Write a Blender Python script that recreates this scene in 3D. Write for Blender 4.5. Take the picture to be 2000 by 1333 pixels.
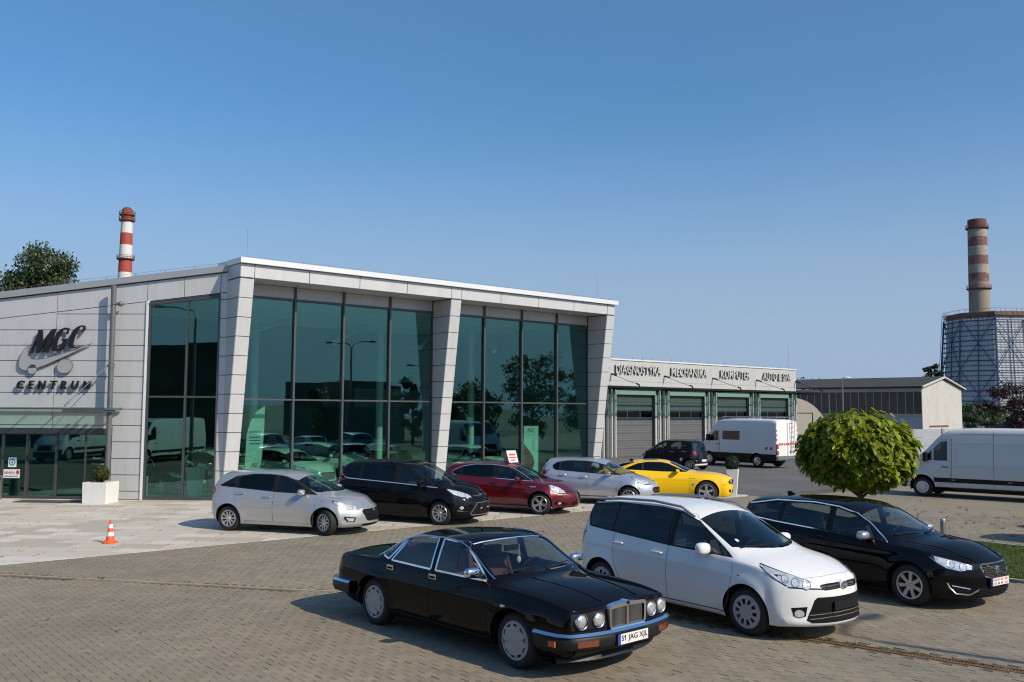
import bpy, bmesh, math, random
import numpy as np
from mathutils import Vector, Matrix
from mathutils.bvhtree import BVHTree
from mathutils.geometry import tessellate_polygon
random.seed(7); RNG = np.random.default_rng(7)
SC = bpy.context.scene; COL = SC.collection
for o in list(bpy.data.objects): bpy.data.objects.remove(o)
rad = math.radians
# ------------------------------------------------------------------ camera
PITCH, ROLL, CAM_H = rad(4.385), rad(.33), 2.97
fw = Vector((0, math.cos(PITCH), math.sin(PITCH))); u0 = Vector((0, -math.sin(PITCH), math.cos(PITCH))); r0 = Vector((1, 0, 0))
rt = r0*math.cos(ROLL)+u0*math.sin(ROLL); up = u0*math.cos(ROLL)-r0*math.sin(ROLL)
cd = bpy.data.cameras.new('camera'); cam = bpy.data.objects.new('camera', cd); COL.objects.link(cam)
cd.sensor_width = 36; cd.lens = 1780/2000*36; cd.clip_end = 6000; cd.clip_start = .1
M = Matrix.Identity(4)
for i in range(3): M[i][0], M[i][1], M[i][2] = rt[i], up[i], -fw[i]
M[2][3] = CAM_H; cam.matrix_world = M; SC.camera = cam
# ------------------------------------------------------------------ sky and sun
SUN_AZ, SUN_EL = 54, 36.5                     # degrees to the right of straight behind the camera
sv = Vector((math.sin(rad(SUN_AZ))*math.cos(rad(SUN_EL)), -math.cos(rad(SUN_AZ))*math.cos(rad(SUN_EL)), math.sin(rad(SUN_EL))))
W = bpy.data.worlds.new('World'); SC.world = W; W.use_nodes = True
nt = W.node_tree; nt.nodes.clear()
sky = nt.nodes.new('ShaderNodeTexSky'); sky.sky_type = 'NISHITA'; sky.sun_disc = False
sky.sun_elevation = rad(SUN_EL); sky.sun_rotation = rad(180-SUN_AZ); sky.altitude = 250; sky.air_density = 1.2; sky.dust_density = 2.0; sky.ozone_density = 10
bg = nt.nodes.new('ShaderNodeBackground'); bg.inputs[1].default_value = .128
wo = nt.nodes.new('ShaderNodeOutputWorld'); 
geo = nt.nodes.new('ShaderNodeTexCoord'); sep = nt.nodes.new('ShaderNodeSeparateXYZ'); nt.links.new(geo.outputs['Generated'], sep.inputs[0])
hz = nt.nodes.new('ShaderNodeMapRange'); hz.inputs[1].default_value = 0.; hz.inputs[2].default_value = .36; hz.inputs[3].default_value = 1; hz.inputs[4].default_value = 0; hz.interpolation_type = 'SMOOTHERSTEP'; nt.links.new(sep.outputs[2], hz.inputs[0])
hm = nt.nodes.new('ShaderNodeMath'); hm.operation = 'MULTIPLY'; hm.inputs[1].default_value = .90; nt.links.new(hz.outputs[0], hm.inputs[0])
sn = nt.nodes.new('ShaderNodeTexNoise'); sn.inputs['Scale'].default_value = 2.2; sn.inputs['Detail'].default_value = 5; sn.inputs['Distortion'].default_value = .6; nt.links.new(geo.outputs['Generated'], sn.inputs['Vector'])
ha = nt.nodes.new('ShaderNodeMath'); ha.operation = 'MULTIPLY_ADD'; ha.inputs[1].default_value = .13; ha.use_clamp = True; nt.links.new(sn.outputs['Fac'], ha.inputs[0]); nt.links.new(hm.outputs[0], ha.inputs[2])
hx = nt.nodes.new('ShaderNodeMix'); hx.data_type = 'RGBA'; nt.links.new(ha.outputs[0], hx.inputs[0]); hs = nt.nodes.new('ShaderNodeHueSaturation'); hs.inputs['Saturation'].default_value = 1.06; hs.inputs['Value'].default_value = 1.09; hs.inputs['Hue'].default_value = .493; nt.links.new(sky.outputs[0], hs.inputs['Color']); nt.links.new(hs.outputs[0], hx.inputs[6]); hx.inputs[7].default_value = (2.75, 3.65, 5.0, 1)      # summer haze, paler towards the horizon all round
nt.links.new(hx.outputs[2], bg.inputs[0]); nt.links.new(bg.outputs[0], wo.inputs[0])
sl = bpy.data.lights.new('sun', 'SUN'); sl.energy = 4.3; sl.angle = rad(.5); sl.color = (1, .885, .70)
so = bpy.data.objects.new('sun', sl); COL.objects.link(so); so.rotation_euler = sv.to_track_quat('Z', 'Y').to_euler(); so.location = sv*60
SC.view_settings.view_transform = 'Standard'; SC.view_settings.look = 'None'; SC.view_settings.gamma = 1; SC.view_settings.exposure = 0
SC.view_settings.use_curve_mapping = False
SC.render.engine = 'CYCLES'; SC.cycles.pixel_filter_type = 'BLACKMAN_HARRIS'; SC.cycles.filter_width = 1.15
SC.cycles.max_bounces = 10; SC.cycles.transparent_max_bounces = 24; SC.cycles.glossy_bounces = 5; SC.cycles.diffuse_bounces = 3
SC.cycles.caustics_reflective = False; SC.cycles.caustics_refractive = False; SC.cycles.sample_clamp_indirect = 6
# ------------------------------------------------------------------ object helpers
def tag(o, label=None, cat=None, group=None, kind=None):
    if label: o['label'] = label
    if cat: o['category'] = cat
    if group: o['group'] = group
    if kind: o['kind'] = kind
    return o
def empty(name, loc=(0,0,0), rz=0, label=None, cat=None, group=None):
    o = bpy.data.objects.new(name, None); COL.objects.link(o); o.location = loc; o.rotation_euler = (0,0,rz); o.empty_display_size = .2
    return tag(o, label, cat, group)
def link(name, me, parent=None):
    o = bpy.data.objects.new(name, me); COL.objects.link(o)
    if parent is not None: o.parent = parent
    return o
def kids(o): return [c for c in bpy.data.objects if c.parent == o]
class MB:
    """collects vertices and faces, then links them as one mesh object"""
    def __init__(s): s.v = []; s.f = []; s.m = []; s.cur = 0
    def add(s, vs, fs):
        b = len(s.v); s.v += [tuple(p) for p in vs]
        for f in fs: s.f.append(tuple(i+b for i in f)); s.m.append(s.cur)
        return s
    def box(s, x0, x1, y0, y1, z0, z1, M=None):
        vs = [(x,y,z) for z in (z0,z1) for y in (y0,y1) for x in (x0,x1)]
        if M: vs = [M @ Vector(p) for p in vs]
        return s.add(vs, [(0,2,3,1),(4,5,7,6),(0,1,5,4),(2,6,7,3),(0,4,6,2),(1,3,7,5)])
    def prism(s, poly, M=None, d0=0., d1=.1):
        """polygon in local xy extruded d0..d1 along local z"""
        n = len(poly); a = sum(poly[i][0]*poly[(i+1)%n][1]-poly[(i+1)%n][0]*poly[i][1] for i in range(n))
        if a < 0: poly = poly[::-1]
        tri = tessellate_polygon([[Vector((p[0],p[1],0)) for p in poly]])
        vs = [Vector((p[0],p[1],d0)) for p in poly]+[Vector((p[0],p[1],d1)) for p in poly]
        if M: vs = [M @ p for p in vs]
        fs = []
        for t in tri:
            A,B,C = (poly[i] for i in t)
            if (B[0]-A[0])*(C[1]-A[1])-(C[0]-A[0])*(B[1]-A[1]) < 0: t = (t[0],t[2],t[1])
            fs += [(t[0],t[2],t[1]), (t[0]+n,t[1]+n,t[2]+n)]
        fs += [(i,(i+1)%n,(i+1)%n+n,i+n) for i in range(n)]
        return s.add(vs, fs)
    def tube(s, pts, r, n=8, cap=True):
        pts = [Vector(p) for p in pts]; rs = r if isinstance(r,(list,tuple)) else [r]*len(pts)
        vs = []; fs = []; prev = None
        for i,p in enumerate(pts):
            d = (pts[min(i+1,len(pts)-1)]-pts[max(i-1,0)]).normalized()
            if prev is None:
                a = d.orthogonal().normalized()
            else:
                a = (prev-d*prev.dot(d)).normalized()
            prev = a; b = d.cross(a)
            vs += [p+(a*math.cos(2*math.pi*k/n)+b*math.sin(2*math.pi*k/n))*rs[i] for k in range(n)]
        for i in range(len(pts)-1):
            fs += [(i*n+k, i*n+(k+1)%n, (i+1)*n+(k+1)%n, (i+1)*n+k) for k in range(n)]
        if cap: fs += [tuple(range(n))[::-1], tuple((len(pts)-1)*n+k for k in range(n))]
        return s.add(vs, fs)
    def lathe(s, prof, n=24, M=None, a0=0, a1=2*math.pi):
        """profile (r, h) turned about local z"""
        full = abs(a1-a0-2*math.pi) < 1e-6; k = n if full else n+1; vs = []; fs = []
        for j in range(k):
            a = a0+(a1-a0)*j/n
            vs += [Vector((r*math.cos(a), r*math.sin(a), h)) for r,h in prof]
        m = len(prof)
        for j in range(n):
            j2 = (j+1)%k
            for i in range(m-1): fs.append((j*m+i, j2*m+i, j2*m+i+1, j*m+i+1))
        if M: vs = [M @ p for p in vs]
        return s.add(vs, fs)
    def ell(s, c, rx, ry, rz, n=12, m=8):
        vs=[];fs=[]
        for i in range(m+1):
            t = math.pi*i/m
            for j in range(n):
                a = 2*math.pi*j/n; vs.append((c[0]+rx*math.sin(t)*math.cos(a), c[1]+ry*math.sin(t)*math.sin(a), c[2]+rz*math.cos(t)))
        for i in range(m):
            for j in range(n): fs.append((i*n+j,(i+1)*n+j,(i+1)*n+(j+1)%n,i*n+(j+1)%n))
        return s.add(vs,fs)
    def mesh(s, name, mats, smooth=None):
        me = bpy.data.meshes.new(name); me.from_pydata(s.v, [], s.f)
        mats = mats if isinstance(mats,(list,tuple)) else [mats]
        for m in mats: me.materials.append(m)
        if len(mats) > 1: me.polygons.foreach_set('material_index', s.m)
        me.update()
        if smooth is not None:
            bm = bmesh.new(); bm.from_mesh(me); bmesh.ops.remove_doubles(bm, verts=bm.verts, dist=1e-5); bmesh.ops.recalc_face_normals(bm, faces=bm.faces); bm.to_mesh(me); bm.free()
            me.polygons.foreach_set('use_smooth', [True]*len(me.polygons))
            me.set_sharp_from_angle(angle=rad(smooth))
        return me
    def build(s, name, mats, parent=None, smooth=None): return link(name, s.mesh(name, mats, smooth), parent)
def copy_tree(o, parent=None):
    c = o.copy(); COL.objects.link(c); c.parent = parent
    for ch in kids(o): copy_tree(ch, c)
    return c
# ------------------------------------------------------------------ materials
def newmat(name):
    m = bpy.data.materials.new(name); m.use_nodes = True; t = m.node_tree; p = t.nodes['Principled BSDF']
    return m, t, p
def mat(name, col, rough=.5, metal=0., coat=0., var=0., scale=8., bump=0., bscale=60., spec=.5, coord='Object', stain=None, island=0., stretch=None):
    """principled material with noise variation in colour and roughness, and fine bump"""
    m, t, p = newmat(name); N = t.nodes; L = t.links
    p.inputs['Roughness'].default_value = rough; p.inputs['Metallic'].default_value = metal; p.inputs['Coat Weight'].default_value = coat
    p.inputs['Coat Roughness'].default_value = .03; p.inputs['Specular IOR Level'].default_value = spec
    p.inputs['Base Color'].default_value = (*col, 1); out = None
    if var or bump or stain or island:
        tc = N.new('ShaderNodeTexCoord'); co = tc.outputs[coord]
        if stretch: mp = N.new('ShaderNodeMapping'); mp.inputs['Scale'].default_value = stretch; L.new(co, mp.inputs[0]); co = mp.outputs[0]
    if var or stain or island:
        nz = N.new('ShaderNodeTexNoise'); nz.inputs['Scale'].default_value = scale; nz.inputs['Detail'].default_value = 6; nz.inputs['Roughness'].default_value = .65; L.new(co, nz.inputs['Vector'])
        mr = N.new('ShaderNodeMapRange'); mr.inputs[1].default_value = .25; mr.inputs[2].default_value = .75; mr.inputs[3].default_value = 1-var; mr.inputs[4].default_value = 1+var; L.new(nz.outputs['Fac'], mr.inputs[0])
        val = mr.outputs[0]
        if island:
            ge = N.new('ShaderNodeNewGeometry'); mi = N.new('ShaderNodeMapRange'); mi.inputs[3].default_value = 1-island; mi.inputs[4].default_value = 1+island; L.new(ge.outputs['Random Per Island'], mi.inputs[0])
            mm = N.new('ShaderNodeMath'); mm.operation = 'MULTIPLY'; L.new(val, mm.inputs[0]); L.new(mi.outputs[0], mm.inputs[1]); val = mm.outputs[0]
        hv = N.new('ShaderNodeHueSaturation'); hv.inputs['Color'].default_value = (*col,1); L.new(val, hv.inputs['Value']); out = hv.outputs[0]
        if stain:
            scol, sscale, lo, hi = stain
            n2 = N.new('ShaderNodeTexNoise'); n2.inputs['Scale'].default_value = sscale; n2.inputs['Detail'].default_value = 8; n2.inputs['Roughness'].default_value = .7; L.new(co, n2.inputs['Vector'])
            m2 = N.new('ShaderNodeMapRange'); m2.inputs[1].default_value = lo; m2.inputs[2].default_value = hi; L.new(n2.outputs['Fac'], m2.inputs[0])
            mx = N.new('ShaderNodeMix'); mx.data_type = 'RGBA'; L.new(m2.outputs[0], mx.inputs[0]); L.new(out, mx.inputs[6]); mx.inputs[7].default_value = (*scol,1); out = mx.outputs[2]
        L.new(out, p.inputs['Base Color'])
        rr = N.new('ShaderNodeMapRange'); rr.inputs[3].default_value = max(0,rough-.08); rr.inputs[4].default_value = min(1,rough+.08); L.new(nz.outputs['Fac'], rr.inputs[0])
        if metal < .5 and rough > .25: L.new(rr.outputs[0], p.inputs['Roughness'])
    if bump:
        nb = N.new('ShaderNodeTexNoise'); nb.inputs['Scale'].default_value = bscale; nb.inputs['Detail'].default_value = 5; L.new(co, nb.inputs['Vector'])
        b = N.new('ShaderNodeBump'); b.inputs['Strength'].default_value = bump; b.inputs['Distance'].default_value = .02; L.new(nb.outputs['Fac'], b.inputs['Height']); L.new(b.outputs[0], p.inputs['Normal'])
    return m
def glassmat(name, tint, refl=.12, rough=0., gcol=(1,1,1), wave=0., tilt=0.):
    """pane: fresnel mirror over tinted transparency"""
    m, t, p = newmat(name); N = t.nodes; L = t.links; N.remove(p)
    tr = N.new('ShaderNodeBsdfTransparent'); tr.inputs[0].default_value = (*tint,1)
    gl = N.new('ShaderNodeBsdfGlossy'); gl.inputs['Roughness'].default_value = rough; gl.inputs[0].default_value = (*gcol,1)
    lw_ = N.new('ShaderNodeLayerWeight'); lw_.inputs[0].default_value = .5; pw_ = N.new('ShaderNodeMath'); pw_.operation = 'POWER'; pw_.inputs[1].default_value = 5; L.new(lw_.outputs['Facing'], pw_.inputs[0])
    ma = N.new('ShaderNodeMath'); ma.operation = 'MULTIPLY_ADD'; ma.inputs[1].default_value = 1-refl; ma.inputs[2].default_value = refl; ma.use_clamp = True; L.new(pw_.outputs[0], ma.inputs[0])
    mx = N.new('ShaderNodeMixShader'); L.new(ma.outputs[0], mx.inputs[0]); L.new(tr.outputs[0], mx.inputs[1]); L.new(gl.outputs[0], mx.inputs[2])
    if wave:
        tc = N.new('ShaderNodeTexCoord'); nz = N.new('ShaderNodeTexNoise'); nz.inputs['Scale'].default_value = .6; L.new(tc.outputs['Object'], nz.inputs['Vector'])
        b = N.new('ShaderNodeBump'); b.inputs['Strength'].default_value = wave; b.inputs['Distance'].default_value = .02; L.new(nz.outputs['Fac'], b.inputs['Height']); L.new(b.outputs[0], gl.inputs['Normal'])
        if tilt:      # every pane hangs a hair off true
            oi = N.new('ShaderNodeObjectInfo'); wn = N.new('ShaderNodeTexWhiteNoise'); wn.noise_dimensions = '1D'; L.new(oi.outputs['Random'], wn.inputs['W']); v1 = N.new('ShaderNodeVectorMath'); v1.operation = 'MULTIPLY_ADD'; L.new(wn.outputs['Color'], v1.inputs[0]); v1.inputs[1].default_value = (2*tilt,)*3; v1.inputs[2].default_value = (-tilt,)*3
            ge = N.new('ShaderNodeNewGeometry'); v2 = N.new('ShaderNodeVectorMath'); v2.operation = 'ADD'; L.new(ge.outputs['Normal'], v2.inputs[0]); L.new(v1.outputs[0], v2.inputs[1]); v3 = N.new('ShaderNodeVectorMath'); v3.operation = 'NORMALIZE'; L.new(v2.outputs[0], v3.inputs[0]); L.new(v3.outputs[0], b.inputs['Normal'])
    L.new(mx.outputs[0], N['Material Output'].inputs[0]); return m
def leafmat(name, col, var=.35, trans=.35, rough=.45, hue=.03):
    m, t, p = newmat(name); N = t.nodes; L = t.links
    ge = N.new('ShaderNodeNewGeometry'); oi = N.new('ShaderNodeObjectInfo'); ad = N.new('ShaderNodeMath'); ad.operation='ADD'; L.new(ge.outputs['Random Per Island'], ad.inputs[0]); L.new(oi.outputs['Random'], ad.inputs[1])
    fr = N.new('ShaderNodeMath'); fr.operation='FRACT'; L.new(ad.outputs[0], fr.inputs[0])
    mv = N.new('ShaderNodeMapRange'); mv.inputs[3].default_value = 1-var; mv.inputs[4].default_value = 1+var; L.new(fr.outputs[0], mv.inputs[0])
    f7 = N.new('ShaderNodeMath'); f7.operation='MULTIPLY'; f7.inputs[1].default_value = 7.3; L.new(fr.outputs[0], f7.inputs[0]); f8 = N.new('ShaderNodeMath'); f8.operation='FRACT'; L.new(f7.outputs[0], f8.inputs[0])
    mh = N.new('ShaderNodeMapRange'); mh.inputs[3].default_value = .5-hue; mh.inputs[4].default_value = .5+hue; L.new(f8.outputs[0], mh.inputs[0])
    hv = N.new('ShaderNodeHueSaturation'); hv.inputs['Color'].default_value = (*col,1); L.new(mv.outputs[0], hv.inputs['Value']); L.new(mh.outputs[0], hv.inputs['Hue'])
    L.new(hv.outputs[0], p.inputs['Base Color']); p.inputs['Roughness'].default_value = rough; p.inputs['Specular IOR Level'].default_value = .35
    tl = N.new('ShaderNodeBsdfTranslucent'); h2 = N.new('ShaderNodeHueSaturation'); h2.inputs['Saturation'].default_value = 1.15; h2.inputs['Value'].default_value = 1.25; L.new(hv.outputs[0], h2.inputs['Color']); L.new(h2.outputs[0], tl.inputs[0])
    mx = N.new('ShaderNodeMixShader'); mx.inputs[0].default_value = trans; L.new(p.outputs[0], mx.inputs[1]); L.new(tl.outputs[0], mx.inputs[2]); L.new(mx.outputs[0], N['Material Output'].inputs[0])
    return m
K = {}
K['panel'] = mat('aluminium_cladding', (.56,.565,.57), .40, .15, var=.05, scale=.8, island=.05, stain=((.46,.465,.46), 1.5, .52, .8), stretch=(1.6,1.6,.22))
K['panel_back'] = mat('cladding_joint', (.085,.085,.09), .7)
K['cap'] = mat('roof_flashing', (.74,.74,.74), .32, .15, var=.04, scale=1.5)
K['frame'] = mat('window_frame_grey', (.085,.085,.095), .4, .3, var=.1)
K['pole'] = mat('grey_steel', (.16,.16,.17), .38, .35, var=.12, scale=3)
K['steel'] = mat('brushed_steel', (.45,.44,.42), .32, .85, var=.1, scale=6)
K['white'] = mat('white_paint', (.74,.74,.71), .45, var=.05, scale=3)
K['black'] = mat('black_plastic', (.010,.010,.011), .55, var=.2, scale=12, spec=.25)
K['sign_black'] = mat('sign_black', (.012,.012,.014), .35)
K['glass'] = glassmat('green_glass', (.62,.83,.765), .125, gcol=(.50,.88,.86), wave=.06, tilt=.003)
K['canopy_glass'] = glassmat('canopy_glass', (.66,.86,.79), .06, gcol=(.8,1,.9))
K['door_grey'] = mat('sectional_door', (.115,.115,.12), .5, var=.08, scale=2, island=.04)
K['wall_in'] = mat('inner_wall', (.17,.18,.18), .8, var=.06)
K['floor_in'] = mat('inner_floor', (.085,.09,.09), .25, var=.1)
K['dark'] = mat('dark_void', (.008,.008,.009), .8, spec=.15)
K['concrete'] = mat('concrete', (.36,.35,.32), .85, var=.16, scale=2.5, bump=.3, bscale=40, stain=((.22,.21,.19), 1.1, .55, .8))
K['asphalt'] = mat('asphalt', (.115,.112,.108), .9, var=.16, scale=.35, bump=.4, bscale=90, stain=((.17,.165,.155), .22, .5, .75))
K['bark'] = mat('bark', (.085,.065,.045), .9, var=.3, scale=14, bump=.6, bscale=30)
K['birch_bark'] = mat('birch_bark', (.52,.50,.46), .8, var=.25, scale=8, stain=((.06,.055,.05), 5, .56, .62))
K['letter_white'] = mat('letter_face', (.50,.50,.50), .45); K['letter_side'] = mat('letter_side', (.085,.08,.078), .5)
K['rubber'] = mat('tyre_rubber', (.016,.016,.017), .75, var=.25, scale=20, bump=.15, bscale=60)
K['chrome'] = mat('chrome', (.80,.81,.83), .09, 1.)
K['alloy'] = mat('alloy', (.56,.56,.57), .30, .75, var=.04)
K['hubcap'] = mat('hubcap', (.40,.40,.40), .38, .0, var=.05)
K['carglass'] = glassmat('car_glass', (.55,.62,.60), .07)
K['privacy'] = glassmat('dark_car_glass', (.10,.11,.115), .045)
K['lamp'] = mat('lamp_reflector', (.66,.68,.70), .22, .45, coat=1., var=.45, scale=16)
K['lens'] = glassmat('lamp_lens', (.9,.92,.94), .14)
K['lampdark'] = mat('lamp_dark', (.05,.055,.065), .15, .5)
K['bulb'] = mat('lamp_bowl', (.62,.64,.66), .18, .35, coat=1., var=.3, scale=30)
K['red_lens'] = mat('red_lens', (.34,.012,.012), .12, coat=1., var=.2, scale=15)
K['amber'] = mat('amber_lens', (.45,.10,.015), .2, coat=.6)
K['brown_lens'] = mat('brown_lens', (.16,.04,.02), .15, coat=.8)
K['plate'] = mat('plate_white', (.72,.72,.70), .4)
K['plate_blue'] = mat('plate_blue', (.015,.06,.40), .4)
K['plate_red'] = mat('plate_red', (.55,.03,.03), .45)
K['seat'] = mat('seat_cloth', (.035,.035,.038), .85, var=.15)
K['seat_red'] = mat('seat_leather_red', (.12,.03,.025), .5, var=.1)
K['seat_tan'] = mat('seat_tan', (.40,.34,.26), .6, var=.1)
K['dash'] = mat('dashboard', (.02,.02,.021), .6)
K['paper'] = mat('paper', (.75,.75,.73), .7)
K['seam'] = mat('seam_grey', (.10,.10,.105), .6)
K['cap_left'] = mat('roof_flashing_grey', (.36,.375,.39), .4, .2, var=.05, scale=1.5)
# ------------------------------------------------------------------ cars
def paint(name, col, metal=0., rough=.35, coat=1., flake=0.):
    m, t, p = newmat(name); N = t.nodes; L = t.links
    p.inputs['Base Color'].default_value = (*col,1); p.inputs['Metallic'].default_value = metal; p.inputs['Roughness'].default_value = rough
    p.inputs['Coat Weight'].default_value = coat; p.inputs['Coat Roughness'].default_value = .035; p.inputs['Coat IOR'].default_value = 1.5; p.inputs['Specular IOR Level'].default_value = .0 if metal == 0 else .4
    tc = N.new('ShaderNodeTexCoord'); nz = N.new('ShaderNodeTexNoise'); nz.inputs['Scale'].default_value = 2.2; nz.inputs['Detail'].default_value = 5; L.new(tc.outputs['Object'], nz.inputs['Vector'])
    # thin film of road dust: raises the coat roughness a little in patches
    mr = N.new('ShaderNodeMapRange'); mr.inputs[1].default_value = .4; mr.inputs[2].default_value = .75; mr.inputs[3].default_value = .02; mr.inputs[4].default_value = .09; L.new(nz.outputs['Fac'], mr.inputs[0]); L.new(mr.outputs[0], p.inputs['Coat Roughness'])
    ge = N.new('ShaderNodeNewGeometry'); df = N.new('ShaderNodeBsdfDiffuse'); df.inputs[0].default_value = (.03,.03,.032,1)
    mx = N.new('ShaderNodeMixShader'); L.new(ge.outputs['Backfacing'], mx.inputs[0]); L.new(p.outputs[0], mx.inputs[1]); L.new(df.outputs[0], mx.inputs[2]); L.new(mx.outputs[0], N['Material Output'].inputs[0])
    return m
def pchip(pts):
    X = np.array([p[0] for p in pts], float); Y = np.array([p[1] for p in pts], float)
    h = np.diff(X); d = np.diff(Y)/h; m = np.zeros_like(X)
    if len(X) > 2:
        for i in range(1, len(X)-1):
            if d[i-1]*d[i] > 0:
                w1 = 2*h[i]+h[i-1]; w2 = h[i]+2*h[i-1]; m[i] = (w1+w2)/(w1/d[i-1]+w2/d[i])
    m[0] = d[0]; m[-1] = d[-1]
    def f(x):
        x = min(max(float(x), X[0]), X[-1]); i = min(max(int(np.searchsorted(X, x))-1, 0), len(h)-1)
        t = (x-X[i])/h[i]; a = (1+2*t)*(1-t)**2; b = t*(1-t)**2; c = t*t*(3-2*t); e = t*t*(t-1)
        return float(a*Y[i]+b*h[i]*m[i]+c*Y[i+1]+e*h[i]*m[i+1])
    return f
def inpoly(p, poly):
    x, y = p; c = False; n = len(poly)
    for i in range(n):
        x1,y1 = poly[i]; x2,y2 = poly[(i+1)%n]
        if (y1 > y) != (y2 > y) and x < (x2-x1)*(y-y1)/(y2-y1)+x1: c = not c
    return c
AX = {'xz': (0,2,1), 'yz': (1,2,0), 'xy': (0,1,2)}
def cut_tag(bm, lay, poly, ax, filt, val):
    """knife the outline of a polygon into the shell and tag the faces inside it"""
    a, b, c = AX[ax]; xs = [p[0] for p in poly]; ys = [p[1] for p in poly]; e = .002
    def bb(f):
        u = [v.co[a] for v in f.verts]; w = [v.co[b] for v in f.verts]; return min(u), max(u), min(w), max(w)
    def near(f, x0,x1,y0,y1):
        q = bb(f); return q[1] >= x0-e and q[0] <= x1+e and q[3] >= y0-e and q[2] <= y1+e
    cand = {f for f in bm.faces if filt(f) and near(f, min(xs),max(xs),min(ys),max(ys))}
    n = len(poly)
    for i in range(n):
        p, q = poly[i], poly[(i+1)%n]
        fs = [f for f in cand if f.is_valid and near(f, min(p[0],q[0]),max(p[0],q[0]),min(p[1],q[1]),max(p[1],q[1]))]
        if not fs: continue
        no = [0,0,0]; no[a] = q[1]-p[1]; no[b] = -(q[0]-p[0]); co = [0,0,0]; co[a] = p[0]; co[b] = p[1]
        if abs(no[a])+abs(no[b]) < 1e-7: continue
        ed = {x for f in fs for x in f.edges}; vs = {v for f in fs for v in f.verts}
        r = bmesh.ops.bisect_plane(bm, geom=fs+list(ed)+list(vs), dist=1e-5, plane_co=co, plane_no=Vector(no).normalized())
        new = {g for g in r['geom'] if isinstance(g, bmesh.types.BMFace)}
        cand = {f for f in cand if f.is_valid} | new
    out = []
    for f in cand:
        if f.is_valid:
            ce = f.calc_center_median()
            if inpoly((ce[a], ce[b]), poly): f[lay] = val; out.append(f)
    return out
def arc(cx, cz, r, a0, a1, n): return [(cx+r*math.cos(rad(a0+(a1-a0)*i/n)), cz+r*math.sin(rad(a0+(a1-a0)*i/n))) for i in range(n+1)]
class Car: pass
def shell(s):
    top, sho, wid, bot = pchip(s['top']), pchip(s['sho']), pchip(s['wid']), pchip(s['bot'])
    x0, x1 = s['top'][0][0], s['top'][-1][0]; N = s.get('N', 84)
    xs = sorted(set(np.round(np.linspace(x0, x1, N), 4)) | {round(p[0],4) for p in s['top']})
    xs = [x for i,x in enumerate(xs) if i == 0 or x-xs[i-1] > .012]
    roof, yroof, crown = max(p[1] for p in s['top']), s['yroof'], s.get('crown', .045)
    nl, nu, m = 22, 7, 9; tm, a_, b_ = s.get('tm',.5), s.get('ta',.075), s.get('tb',.06)
    hoodc = s.get('hoodc', .05)
    rail = {}
    V = []; F = []; rings = []
    yf = [1-(k/m) for k in range(m+1)]
    for x in xs:
        zb, zs, zt, w = bot(x), sho(x), top(x), wid(x); zt = max(zt, zs+.012)
        h = zt-zs; q = min(1, max(0, h/max(.05, roof-zs))); ysh = w-b_
        side = []
        for i in range(nl+1):
            t = i/nl; y = w-(a_*((tm-t)/tm)**2.2 if t < tm else b_*((t-tm)/(1-tm))**2)
            z = zb+(zs-zb)*t
            for (wx, wz, rr) in s['wheels']:                      # flared arches
                d = math.hypot(x-wx, z-wz)-rr; y += s.get('flare',.02)*math.exp(-(d/.09)**2)
            for (zc, x_a, x_b, amp, wd) in s.get('crease', []):    # pressed lines along the flank
                if x_a <= x <= x_b:
                    e = min(1,(x-x_a)/.25,(x_b-x)/.25); zz = zc(x) if callable(zc) else zc; u = (z-zz)/wd; y += amp*e*math.exp(-u*u)
            side.append((y, z))
        yr = (ysh-.035)*(1-q)+yroof*q; drop = min(h*.75, hoodc*(1-q)+crown*q+.30*q*(1-q)); zr = zt-drop
        rail[x] = (yr, zr)
        ya = side[-1][0]-.012*q
        for i in range(1, nu+1):
            u = i/nu; side.append((ya+(yr-ya)*u+.10*h*u*(1-u), zs+.004+(zr-zs-.004)*u))
        topc = []
        for k in range(1, m+1):
            y = yr*yf[k]; topc.append((y, zr+(zt-zr)*(1-abs(yf[k])**2.2)))
        botc = [(side[0][0]*f_, zb) for f_ in yf[1:]]
        right = [(x,y,z) for y,z in side]
        # ring order: bottom centre .. right side .. top .. left side .. bottom
        ring = [(x,y,z) for y,z in botc[::-1]]+right+[(x,y,z) for y,z in topc]
        left = [(x,-y,z) for (x,y,z) in ring[::-1]][1:-1]
        ring = ring+left; rings.append(ring)
    nr = len(rings[0])
    for r in rings: V += r
    for i in range(len(rings)-1):
        for j in range(nr): j2 = (j+1)%nr; F.append((i*nr+j, i*nr+j2, (i+1)*nr+j2, (i+1)*nr+j))
    ns = nl+nu+1
    for end in (0, len(rings)-1):
        ring = rings[end]; x = ring[0][0]; side = ring[m:m+ns]; zb = side[0][2]; zT = side[-1][2]
        tops = ring[m+ns:m+ns+m]; colz = [side[-1][2]]+[p[2] for p in tops]; full = yf+[-f_ for f_ in yf[-2::-1]]; cz = colz+colz[-2::-1]
        base = len(V)
        for r_ in range(ns):
            w_ = (side[r_][2]-zb)/max(1e-6, zT-zb)
            for c_, f_ in enumerate(full): V.append((x, side[r_][1]*f_, side[r_][2]+(cz[c_]-zT)*w_**3))
        nc = len(full)
        for r_ in range(ns-1):
            for c_ in range(nc-1): F.append((base+r_*nc+c_, base+r_*nc+c_+1, base+(r_+1)*nc+c_+1, base+(r_+1)*nc+c_))
    # bow the ends in plan and give them their profile
    V = np.array(V, float)
    fp, rp = pchip(s['nose']), pchip(s['tail'])
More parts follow.
